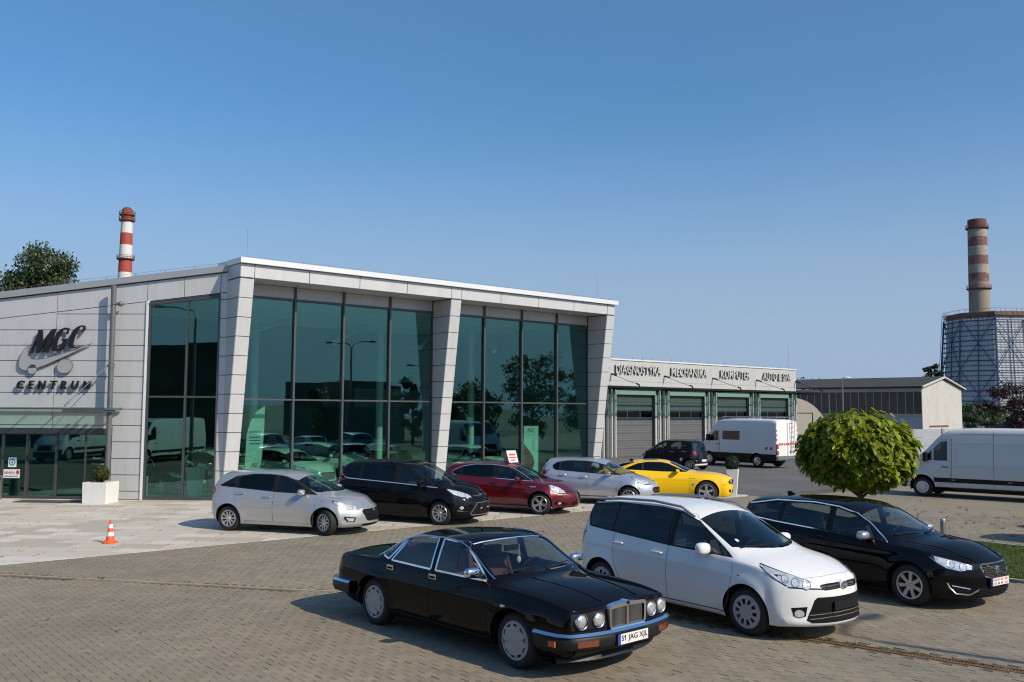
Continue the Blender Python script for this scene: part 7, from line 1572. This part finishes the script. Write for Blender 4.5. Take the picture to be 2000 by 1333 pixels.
# cars inside the showroom
def fr(x,y): P = fw_(x,-y); return (P.x,P.y,.006)
GI = 'cars inside the showroom'
for key,x,y,a,m,lb in (('peu',1.55,3.4,-82,'mint','white small car indoors behind the feather flag'),('hyu',4.35,3.9,-70,'mint','white hatchback indoors behind the first bay of glass, middle pane'),('ford',7.0,5.6,-60,'mint','white tall compact car indoors behind the right end of the first bay'),('alfa',3.2,7.4,-120,'black','black hatchback indoors at the back of the showroom'),('peu',13.0,3.1,-75,'mint','white small car indoors beside the roll up banner'),('hyu',10.2,6.2,-60,'grey','grey hatchback indoors behind the second bay of glass'),('vol',-3.1,3.4,-70,'black','black estate car indoors behind the tall window beside the entrance')):
    P = fr(x,y)
    if lb.startswith('black estate'): q = SA+SX*(-3.4)+SY*3.0; P = (q.x,q.y,.006)
    clone(key, P, a+40, PM[m], 'showroom_car', lb, GI)
# price card on the red car's roof
p = on_top(alc, .05, -.25) if False else None
M_ = alfa.matrix_basis if False else Matrix.Translation(Vector((-.06,27.75,0))) @ Matrix.Rotation(rad(-22.8),4,'Z')
pc = empty('price_card', M_ @ Vector((.10,-.12,1.435)), rad(35), 'folded white and red price card standing on the roof of the red car', 'sign')
mb = MB(); mb.prism([(-.16,0),(-.155,-.004),(0,.335),(.155,-.004),(.16,0),(.0,.345)], Matrix(((0,0,1,0),(1,0,0,0),(0,1,0,0),(0,0,0,1))), -.17, .17); mb.build('card', K['paper'], pc)
for (xx,zz,ww,hh) in ((-.12,.20,.24,.06),(-.14,.12,.28,.045),(-.08,.05,.16,.04)):
    for sg in (-1,1):
        mb = MB(); y = lambda z: sg*(.158*(1-z/.345)+.006); mb.add([(xx,y(zz),zz),(xx+ww,y(zz),zz),(xx+ww,y(zz+hh),zz+hh),(xx,y(zz+hh),zz+hh)], [(0,1,2,3)]); mb.build('print', K['st_red'], pc)
# flag, banner and plant behind the glass
K['flag'] = mat('flag_cloth', (.62,.68,.66), .7)
def inside(x,y,z=.006): P = fw_(x,-y,z); return (P.x,P.y,P.z)
ff = empty('feather_flag', inside(1.55,.75), ROT, 'tall pale feather flag standing indoors behind the first pane', 'flag')
P_ = [(-.36,.0),(-.34,1.2),(-.30,2.1),(-.18,2.55),(.0,2.85),(.20,3.02),(.34,3.08),(.33,2.2),(.27,1.3),(.14,.55),(.06,.0)]
mb = MB(); mb.prism(P_, Matrix(((1,0,0,0),(0,0,-1,0),(0,1,0,0),(0,0,0,1))), -.004, .004); mb.build('cloth', K['flag'], ff)
mb = MB(); mb.tube([(-.37,0,0),(-.35,0,1.2),(-.31,0,2.1),(-.19,0,2.56),(0,0,2.87),(.34,0,3.10)], .012, 6); mb.build('pole', K['pole'], ff)
flat_text(ff, 'AUTOMOTY', -.24, -.008, 2.13, .09, K['sign_black'], .46); flat_text(ff, 'MGC', -.10, -.008, .98, .14, K['st_red'], .26, shear=.3); flat_text(ff, 'www.mgc.pl', -.28, -.008, .52, .07, K['sign_black'], .38)
for k in range(3): mb = MB(); mb.box(-.2,.18,-.008,-.005,1.98-.11*k,2.02-.11*k); mb.build('print', K['pole'], ff)
rb = empty('roll_up_banner', inside(14.1,.55), ROT, 'pale roll up banner with a dark red curve standing indoors behind the second bay', 'banner')
mb = MB(); mb.box(-.42,.42,-.006,.006,.08,2.32); mb.build('panel', K['flag'], rb); mb = MB(); mb.box(-.43,.43,-.08,.08,0,.08); mb.build('base', K['pole'], rb)
mb = MB(); mb.prism([(-.40,.15),(-.40,1.55),(-.15,1.30),(.12,1.0),(.20,.75),(.12,.5),(-.1,.3)], Matrix(((1,0,0,0),(0,0,-1,0),(0,1,0,0),(0,0,0,1))), .007, .010); mb.build('print', mat('print_red',(.22,.02,.025),.5), rb)
flat_text(rb, 'MGC', -.22, -.010, 2.05, .16, K['plate_red'], .42, shear=.3)
pp = empty('pot_plant', tuple(SA+SX*(-1.15)+SY*1.1+Vector((0,0,.006))), 0, 'spiky pot plant in a tall white pot behind the tall window', 'plant')
mb = MB(); a,b=.16,.26; mb.add([(-a,-a,0),(a,-a,0),(a,a,0),(-a,a,0),(-b,-b,1.0),(b,-b,1.0),(b,b,1.0),(-b,b,1.0)], [(0,1,5,4),(1,2,6,5),(2,3,7,6),(3,0,4,7),(4,5,6,7)]); mb.build('pot', K['white'], pp)
mb = MB()
for k in range(46):
    a = k*2.4; l = random.uniform(.45,.95); s = Vector((-math.sin(a),math.cos(a),0))*.018; o_ = Vector((math.cos(a),math.sin(a),0)); b0 = Vector((0,0,1.0)); m1 = b0+o_*l*.45+Vector((0,0,l*.7)); e = b0+o_*l*1.0+Vector((0,0,l*random.uniform(.2,.75))); mb.add([b0-s,b0+s,m1+s,m1-s,e], [(0,1,2,3),(3,2,4)])
mb.build('foliage', K['leaf_dark'], pp)
# ------------------------------------------------------------------ chimneys and cooling tower
K['ch_red'] = mat('chimney_red', (.36,.065,.045), .8, var=.08, scale=.3); K['ch_white'] = mat('chimney_white', (.66,.64,.62), .8, var=.06, scale=.3); K['ch_conc'] = mat('chimney_concrete', (.28,.24,.195), .9, var=.08, scale=.2)
K['ch_red_old'] = mat('faded_red', (.175,.09,.08), .9, var=.22, scale=.35, stain=((.36,.31,.27),.5,.52,.7)); K['ch_white_old'] = mat('faded_white', (.34,.31,.275), .9, var=.25, scale=.5, stain=((.30,.25,.21),.8,.5,.65)); K['ch_dark'] = mat('chimney_dark', (.16,.065,.06), .9, var=.2, scale=.4)
def chimney(name, label, P, bands, rings, r0, r1, H, rails):
    o = empty(name, (*P,0), 0, label, 'chimney'); R = lambda z: r0+(r1-r0)*z/H
    for z0,z1,m in bands: mb = MB(); mb.lathe([(R(z0),z0),(R(z1),z1)], 32); mb.build('band', K[m], o, smooth=30)
    mb = MB(); mb.lathe([(R(H),H),(R(H)-.35,H+.02),(R(H)-.35,H-3),(0,H-3)], 32); mb.build('rim', K['ch_dark'], o)
    for z,m in rings:
        g = MB(); g.lathe([(R(z)-.05,z-.5),(R(z)+.75,z),(R(z)+.75,z+.22),(R(z)-.05,z+.22)], 32); ro = g.build('gallery', K[m], o)
        g = MB(); rr = R(z)+.7; n = 20
        for k in range(n): a = 2*math.pi*k/n; g.tube([(rr*math.cos(a),rr*math.sin(a),z+.2),(rr*math.cos(a),rr*math.sin(a),z+1.3)], .06, 4)
        for zz in (.75,1.3): g.tube([(rr*math.cos(2*math.pi*k/n),rr*math.sin(2*math.pi*k/n),z+zz) for k in range(n+1)], .05, 4, cap=False)
        g.build('railing', K[m], ro)
    return o, R
c1,R1 = chimney('striped_chimney', 'tall chimney with bright red and white bands behind the showroom roof', (-128.6,300), [(0,43.5,'ch_white'),(43.5,51.6,'ch_red'),(51.6,51.65,'ch_white'),(51.65,57.9,'ch_white'),(57.9,63.0,'ch_red')][:0]+[(0,48.0,'ch_white'),(48.0,52.6,'ch_red'),(52.6,57.2,'ch_white'),(57.2,61.2,'ch_red'),(61.2,65.0,'ch_white'),(65.0,68.6,'ch_red')], [(52.4,'ch_dark'),(65.4,'ch_dark'),(67.2,'ch_dark')], 3.1, 1.75, 68.6, True)
mb = MB(); mb.lathe([(1.72,68.6),(1.7,69.1),(1.2,69.7),(.6,70.0),(0,70.05)], 24); mb.build('cap', K['ch_dark'], c1, smooth=60)
b_ = [(0,52,'ch_conc'),(52,54.2,'ch_white_old'),(54.2,57.9,'ch_red_old'),(57.9,61.8,'ch_white_old'),(61.8,65.4,'ch_red_old'),(65.4,69.4,'ch_white_old'),(69.4,73.2,'ch_red_old'),(73.2,76.6,'ch_white_old')]
b_ = [(0,50.0,'ch_conc'),(50.0,54.3,'ch_conc'),(54.3,57.6,'ch_red_old'),(57.6,61.0,'ch_white_old'),(61.0,64.6,'ch_red_old'),(64.6,68.2,'ch_white_old'),(68.2,71.8,'ch_red_old'),(71.8,75.6,'ch_white_old'),(75.6,78.8,'ch_dark')]
k_ = 73.8/78.8; c2,R2 = chimney('old_chimney', 'tall weathered chimney with faded red bands behind the cooling tower', (170.3,330), [(a*k_,b*k_,m) for a,b,m in b_], [(70.5,'ch_dark'),(48.2,'ch_dark')], 4.1, 3.15, 73.8, True)
ld = MB()
for s in (-.4,.4): ld.tube([(-R2(20)-.6,s-1.5,20),(-R2(70)-.6,s-1.5,70)], .06, 4)
for z in range(40,70): ld.tube([(-R2(z)-.6,-1.9,z),(-R2(z)-.6,-1.1,z)], .05, 4)
ld.build('ladder', K['ch_dark'], c2)
ct = empty('cooling_tower', (124.0,236,0), 0, 'octagonal pale cooling tower with a blue steel frame', 'tower')
K['ct_wall'] = mat('tower_sheet', (.50,.52,.53), .7, var=.05, scale=.15, stain=((.40,.38,.35),.25,.56,.75)); K['ct_blue'] = mat('tower_blue', (.022,.055,.16), .6, var=.2, scale=1); K['ct_rust'] = mat('tower_rust', (.22,.13,.085), .9, var=.35, scale=.6, stain=((.10,.10,.13),1,.5,.65))
tr = lambda z: 9.9+1.6*(1-z/27) if z < 27 else 9.9
va = math.atan2(124.0,236); ang0 = rad(8)
def oct_(r, z, k): a = ang0+k*math.pi/4; dx,dy = math.sin(a), -math.cos(a); c_,s_ = math.cos(-va), math.sin(-va); return Vector((r*(dx*c_-dy*s_), r*(dx*s_+dy*c_), z))
zs_ = [0,4,8,12,16,20,24,27]
for k in range(8):
    for z0,z1 in zip(zs_,zs_[1:]):
        a,b,c_,d_ = oct_(tr(z0),z0,k),oct_(tr(z0),z0,k+1),oct_(tr(z1),z1,k+1),oct_(tr(z1),z1,k); mb = MB(); n = 8; vs=[]
        nrm = (b-a).cross(d_-a).normalized()
        for j in range(n*2+1):
            u = j/(2*n); off = nrm*(.10 if j%2 else 0); vs += [a.lerp(b,u)+off, d_.lerp(c_,u)+off]
        mb.add(vs,[(2*j,2*j+2,2*j+3,2*j+1) for j in range(n*2)]); mb.build('wall_sheet', K['ct_wall'], ct)
    mb = MB(); a,b = oct_(tr(27)+.25,27,k),oct_(tr(27)+.25,27,k+1); mb.add([a,b,b+Vector((0,0,1.6)),a+Vector((0,0,1.6))],[(0,1,2,3)]); mb.build('rim_sheet', K['ct_rust'], ct)
for k in range(8):
    mb = MB(); mb.tube([oct_(tr(z)+.75,z,k) for z in zs_], .20, 6); mb.build('post', K['ct_blue'], ct)
    for u in (.5,): mb = MB(); mb.tube([oct_(tr(z)+.6,z,k).lerp(oct_(tr(z)+.6,z,k+1),u) for z in zs_], .13, 5); mb.build('post', K['ct_blue'], ct)
    mb = MB()
    for i,(z0,z1) in enumerate(((1,14),(14,27))):
        for u0,u1 in ((0,1),(1,0)): mb.tube([oct_(tr(z0)+.7,z0,k).lerp(oct_(tr(z0)+.7,z0,k+1),u0), oct_(tr(z1)+.7,z1,k).lerp(oct_(tr(z1)+.7,z1,k+1),u1)], .10, 5)
    mb.build('brace', K['ct_blue'], ct)
for j in range(22):
    z = 1+1.27*j; mb = MB(); mb.tube([oct_(tr(z)+.62,z,k) for k in range(9)], .15 if j%2 == 0 else .10, 5, cap=False); mb.build('ring_beam', K['ct_blue'], ct)
mb = MB()
for k in range(8):
    a,b = oct_(tr(27)+.9,28.3,k),oct_(tr(27)+.9,28.3,k+1); mb.tube([a+Vector((0,0,1.0)),b+Vector((0,0,1.0))], .05, 4); mb.tube([a,b], .10, 4); 
    for q in range(6): p_ = a.lerp(b,q/6); mb.tube([p_,p_+Vector((0,0,1.0))], .04, 4)
mb.build('railing', K['ct_rust'], ct)
ld = MB(); L0, L1 = oct_(tr(0)+1.5,0,6.3), oct_(tr(27)+1.0,28.5,6.3)
for s in (-.35,.35):
    for q in (0,.7): ld.tube([L0+Vector((s,q,0)),L1+Vector((s,q,0))], .07, 4)
for j in range(34): p_ = L0.lerp(L1,j/34); ld.tube([p_+Vector((-.35,0,0)),p_+Vector((.35,0,0))], .05, 4)
ld.build('ladder', K['ct_blue'], ct)
# ------------------------------------------------------------------ sheds, fence, lamp posts on the right
K['shed_cream'] = mat('shed_cream_sheet', (.50,.485,.45), .7, var=.07, scale=.6, stain=((.38,.31,.22),.8,.56,.75)); K['shed_pale'] = mat('shed_grey_sheet', (.36,.375,.39), .7, var=.12, scale=.5, stain=((.18,.13,.09),.9,.55,.72)); K['shed_roof'] = mat('shed_roof_felt', (.045,.045,.045), .9, var=.2, scale=1); K['shed_dark'] = mat('old_glazing', (.035,.033,.027), .35, var=.35, scale=2)
sh = empty('storage_shed', (40.45,90,0), 0, 'long old shed with a dark roof, dark glazing band and cream gable', 'building'); LV = Vector((-.71,.704,0)); GV = Vector((.704,.71,0)); ND = -GV; NG = -LV
def wsheet(parent, p, q, z0, z1, m, n, nrm, name, z1b=None, rib=.05):
    mb = MB(); vs = []
    for j in range(n*2+1):
        u = j/(2*n); P = p.lerp(q,u)+nrm*(rib if j%2 else 0); zt_ = z1 if z1b is None else z1+(z1b-z1)*u; vs += [P+Vector((0,0,z0)), P+Vector((0,0,zt_))]
    mb.add(vs, [(2*j,2*j+2,2*j+3,2*j+1) for j in range(2*n)]); return mb.build(name, m, parent)
O = Vector((0,0,0)); W_ = 11.
for k in range(7):
    a,b = LV*(2.4*k), LV*(2.4*(k+1)); wsheet(sh, b, a, 0, 2.7, K['shed_pale'], 3, ND, 'wall_sheet', rib=.04)
    mb = MB(); mb.add([b+ND*.02+Vector((0,0,2.9)),a+ND*.02+Vector((0,0,2.9)),a+ND*.02+Vector((0,0,5.1)),b+ND*.02+Vector((0,0,5.1))],[(0,1,2,3)]); pn = mb.build('window_band', K['shed_dark'], sh)
    for u in (0,.33,.66): mb = MB(); p_ = a.lerp(b,u)+ND*.05; mb.tube([p_+Vector((0,0,2.9)),p_+Vector((0,0,5.1))], .035, 4); mb.build('glazing_bar', K['shed_pale'] if u else K['concrete'], pn)
mb = MB(); e = LV*16.8
for z0,z1,d in ((2.7,2.9,.08),(5.1,5.45,.06)): mb.add([e+ND*d+Vector((0,0,z0)),ND*d+Vector((0,0,z0)),ND*d+Vector((0,0,z1)),e+ND*d+Vector((0,0,z1)),e+Vector((0,0,z0)),Vector((0,0,z0)),Vector((0,0,z1)),e+Vector((0,0,z1))],[(0,1,2,3),(3,2,6,7),(0,4,5,1)])
mb.build('wall_ledge', K['concrete'], sh)
for (u0,u1,za,zb2) in ((0,.5,5.6,6.5),(.5,1,6.5,5.6)): wsheet(sh, GV*W_*u0, GV*W_*u1, 0, za, K['shed_cream'], 9, NG, 'gable_sheet', z1b=zb2, rib=.04)
mb = MB()
for u0,u1,za,zb2 in ((-.04,.5,5.5,6.62),(.5,1.04,6.62,5.5)):
    p_,q = GV*W_*u0+NG*.25, GV*W_*u1+NG*.25; mb.add([p_+Vector((0,0,za)),q+Vector((0,0,zb2)),q+e+Vector((0,0,zb2)),p_+e+Vector((0,0,za)),p_+Vector((0,0,za+.14)),q+Vector((0,0,zb2+.14)),q+e+Vector((0,0,zb2+.14)),p_+e+Vector((0,0,za+.14))],[(0,3,2,1),(4,5,6,7),(0,1,5,4),(1,2,6,5),(2,3,7,6),(3,0,4,7)])
mb.build('roof', K['shed_roof'], sh)
mb = MB()
for u0,u1,za,zb2 in ((-.045,.5,5.5,6.62),(.5,1.045,6.62,5.5)): p_,q = GV*W_*u0+NG*.27, GV*W_*u1+NG*.27; mb.tube([p_+Vector((0,0,za+.05)),q+Vector((0,0,zb2+.05))], .11, 5)
mb.build('barge_board', K['shed_cream'], sh)
mb = MB(); p_ = NG*.08; mb.add([p_+GV*1.6+Vector((0,0,1.6)),p_+GV*6.8+Vector((0,0,1.6)),p_+GV*6.8+Vector((0,0,1.75)),p_+GV*1.6+Vector((0,0,1.75))],[(0,1,2,3)]); mb.build('door_rail', K['ch_dark'], sh)
# barrel roofed store
br = empty('barrel_store', (26.0,85,0), rad(6), 'beige round roofed store behind the workshop hall', 'building'); K['beige'] = mat('beige_sheet', (.40,.36,.30), .75, var=.06, scale=.5)
prof = [(3.5*math.cos(math.pi*k/20), 1.0+3.35*math.sin(math.pi*k/20)) for k in range(21)]; poly = [(3.5,0)]+prof+[(-3.5,0)]
mb = MB(); mb.prism(poly, Matrix(((1,0,0,0),(0,0,1,0),(0,1,0,0),(0,0,0,1))), 0, 14); mb.build('shell', K['beige'], br, smooth=30)
mb = MB(); mb.prism([(-1.9,0),(2.0,0),(2.0,2.9),(-1.9,2.9)], Matrix(((1,0,0,0),(0,0,1,0),(0,1,0,0),(0,0,0,1))), -.06, -.01); mb.build('gate', K['beige'], br); mb = MB(); mb.tube([(-1.9,-.07,2.95),(2.05,-.07,2.95),(2.05,-.07,0)], .06, 5); mb.tube([(0,-.07,0),(0,-.07,2.95)], .03, 4); mb.build('gate_frame', K['pole'], br)
# small dark roofed shed and red roof behind the fence
for (P,w_,d_,h_,hr,m,lb) in (((37.6,62),6.5,4,1.9,2.5,'shed_roof','low shed with a dark felt roof behind the long white van'),((49.5,80),9,5,1.9,2.75,'rust','low building with a rusty red roof under the cooling tower')):
    o = empty('low_shed', (*P,0), rad(-8), lb, 'building'); mb = MB(); mb.box(-w_/2,w_/2,0,d_,0,h_); mb.build('wall', K['concrete'], o)
    mb = MB(); mb.add([(-w_/2-.2,-.2,h_),(w_/2+.2,-.2,h_),(w_/2-.3,d_/2,hr),(-w_/2+.3,d_/2,hr),(-w_/2-.2,d_+.2,h_),(w_/2+.2,d_+.2,h_)],[(0,1,2,3),(3,2,5,4),(0,3,4),(1,5,2),(0,4,5,1)]); mb.build('roof', K[m], o)
fn = empty('concrete_fence', (20,55.5,0), 0, 'pale concrete panel fence behind the round tree and the vans', 'fence')
for k in range(14):
    x = 2.05*k; mb = MB(); mb.box(x-.07,x+.07,-.07,.07,0,2.05); mb.build('fence_post', K['fence'] if 'fence' in K else K['concrete'], fn)
    for j in range(4): mb = MB(); mb.box(x+.075,x+1.975,-.035,.035,.02+.5*j,.505+.5*j); mb.build('fence_panel', K['fence_pale'] if 'fence_pale' in K else K['shed_pale'], fn)
def lamp(P, h, label, arm=1.3, two=False, az=0., group='street lamps', head_m='pole', curved=True):
    o = empty('street_lamp', (*P,0), rad(az), label, 'street lamp', group); mb = MB(); mb.tube([(0,0,0),(0,0,h*.5),(0,0,h-.6 if curved else h)], [.11,.085,.06], 10); mb.build('pole', K['pole'], o, smooth=40)
    for s in ((1,-1) if two else (1,)):
        mb = MB(); mb.tube([(0,0,h-.62),(s*.12,0,h-.2),(s*arm*.5,0,h),(s*arm,0,h+.06)] if curved else [(0,0,h-.05),(s*arm,0,h+.05)], .035, 8); mb.build('arm', K['pole'], o, smooth=50)
        mb = MB(); mb.ell((s*(arm+.25),0,h+.06), .34,.13,.075, 12, 7); mb.build('lamp_head', K[head_m], o, smooth=50)
    return o
lamp((29.0,80), 6.0, 'thin street lamp with a pale head before the long old shed', .18, head_m='white', curved=False, az=0)
pb = empty('thin_post', (27.8,80,0), 0, 'thin dark post left of the street lamp before the shed', 'post'); mb = MB(); mb.tube([(0,0,0),(0,0,4.6)], .05, 8); mb.build('pole', K['pole'], pb)
lamp((13.15,6.08), 8.2, 'grey street lamp beside the lot whose shadow crosses the paving', 1.2, az=40)
lamp((30.5,20.0), 8.2, 'grey street lamp with two curved arms across the lot', 1.3, True, az=70)
lamp((40.0,24.0), 7.0, 'grey street lamp with two straight arms across the lot', 1.6, True, az=80, curved=False)
lamp((-18.0,14.0), 8.2, 'grey street lamp with one curved arm opposite the entrance', 1.5, az=170)
# ------------------------------------------------------------------ trees
make_tree('birch_tree', 'tall weeping birch with a pale trunk behind the entrance front', 'tree', (-28.8,55,0), 13.2, 2.3, K['leaf_birch'], K['birch_bark'], n=24000, size=.20, trunk_r=.20, clear=.42, clumps=150, weep=.5, seed=4)
make_tree('shrub_tree', 'dark lower tree left of the weeping birch', 'tree', (-34.2,58,0), 10.9, 2.3, K['leaf_dark'], K['bark'], clumps=120, n=14000, size=.25, trunk_r=.18, seed=9)
make_tree('plum_tree', 'dark purple leaved plum tree behind the long white van', 'tree', (34.6,62,0), 5.0, 2.0, K['leaf_purple'], K['bark'], n=4200, size=.20, trunk_r=.12, clear=.2, bare=5, seed=12)
make_tree('poplar_tree', 'tall green poplar left of the cooling tower behind the shed', 'tree', (56.3,123,0), 9.8, 1.3, K['leaf_poplar'], K['bark'], n=3000, size=.34, trunk_r=.2, seed=14, group='poplars behind the shed')
make_tree('poplar_tree', 'shorter green poplar beside the tall one behind the shed', 'tree', (58.0,124,0), 9.2, 1.2, K['leaf_poplar'], K['bark'], n=2600, size=.34, trunk_r=.2, seed=15, group='poplars behind the shed')
for i,(x,y,h,lb) in enumerate(((59.5,118,4.3,'green shrub at the foot of the cooling tower, left one'),(62.5,119,3.9,'green shrub at the foot of the cooling tower, middle one'),(65.5,121,4.2,'green shrub at the foot of the cooling tower, right one'))):
    make_tree('green_shrub', lb, 'shrub', (x,y,0), h, 2.0, K['leaf_mid'], K['bark'], n=1800, size=.32, trunk_r=.1, clear=.08, seed=20+i, group='shrubs below the cooling tower')
make_tree('green_shrub', 'green treetop just above the long old shed roof', 'shrub', (37.5,112,0), 7.2, 2.3, K['leaf_mid'], K['bark'], n=1500, size=.35, trunk_r=.14, seed=26)
# across the lot: seen only mirrored in the glass
for i,(x,y,h,rw,lb,mm,br_) in enumerate(((36,33.5,7.6,2.9,'broad dark tree across the lot with bare upper twigs','leaf_dark',9),(40.5,37,6.8,2.6,'dark tree across the lot beside the broad one','leaf_dark',3),(33,29.6,5.2,2.0,'smaller tree across the lot','leaf_mid',0),(44,21,6.2,1.4,'narrow fir across the lot','leaf_dark',0),(47,24,4.5,1.8,'low dark shrub across the lot','leaf_dark',0),(41,14,5.4,2.0,'round dark tree across the lot near the office block','leaf_dark',0))):
    make_tree('lot_tree', lb, 'tree', (x,y,0), h, rw, K[mm], K['bark'], n=4200, size=.26, trunk_r=.16, clear=.15, seed=40+i, bare=br_, group='trees across the lot')
ob_ = empty('office_block', (56,10,0), rad(20), 'plain grey office block across the lot', 'building'); mb = MB(); mb.box(-5,5,-4,4,0,5.8); mb.build('wall', mat('office_wall',(.10,.11,.11),.8,var=.1), ob_)
for k in range(5): mb = MB(); mb.box(-5.02,-5.0,-3.4+1.5*k,-2.4+1.5*k,3.3,4.7); mb.build('window', K['shed_dark'], ob_)
bb = empty('brick_block', (-22,-16,0), rad(4), 'long dark brick building behind the camera', 'building'); K['brickw'] = mat('dark_brick', (.085,.05,.04), .9, var=.25, scale=4)
mb = MB(); mb.box(-40,26,-6,0,0,8.6); mb.build('wall', K['brickw'], bb)
for k in range(16):
    for z in (1.4,4.8): mb = MB(); mb.box(-38+4*k,-36+4*k,0,.03,z,z+1.8); mb.build('window', K['shed_dark'], bb)
for i,(x,y,a,lb) in enumerate(((-22.5,9.5,95,'long white van parked opposite the entrance, nearer one'),(-27.5,8.6,95,'long white van parked opposite the entrance, farther one'))): clone('spr', (x,y), a, PM['vanwhite'], 'panel_van', lb, 'vans opposite the entrance', 'van')
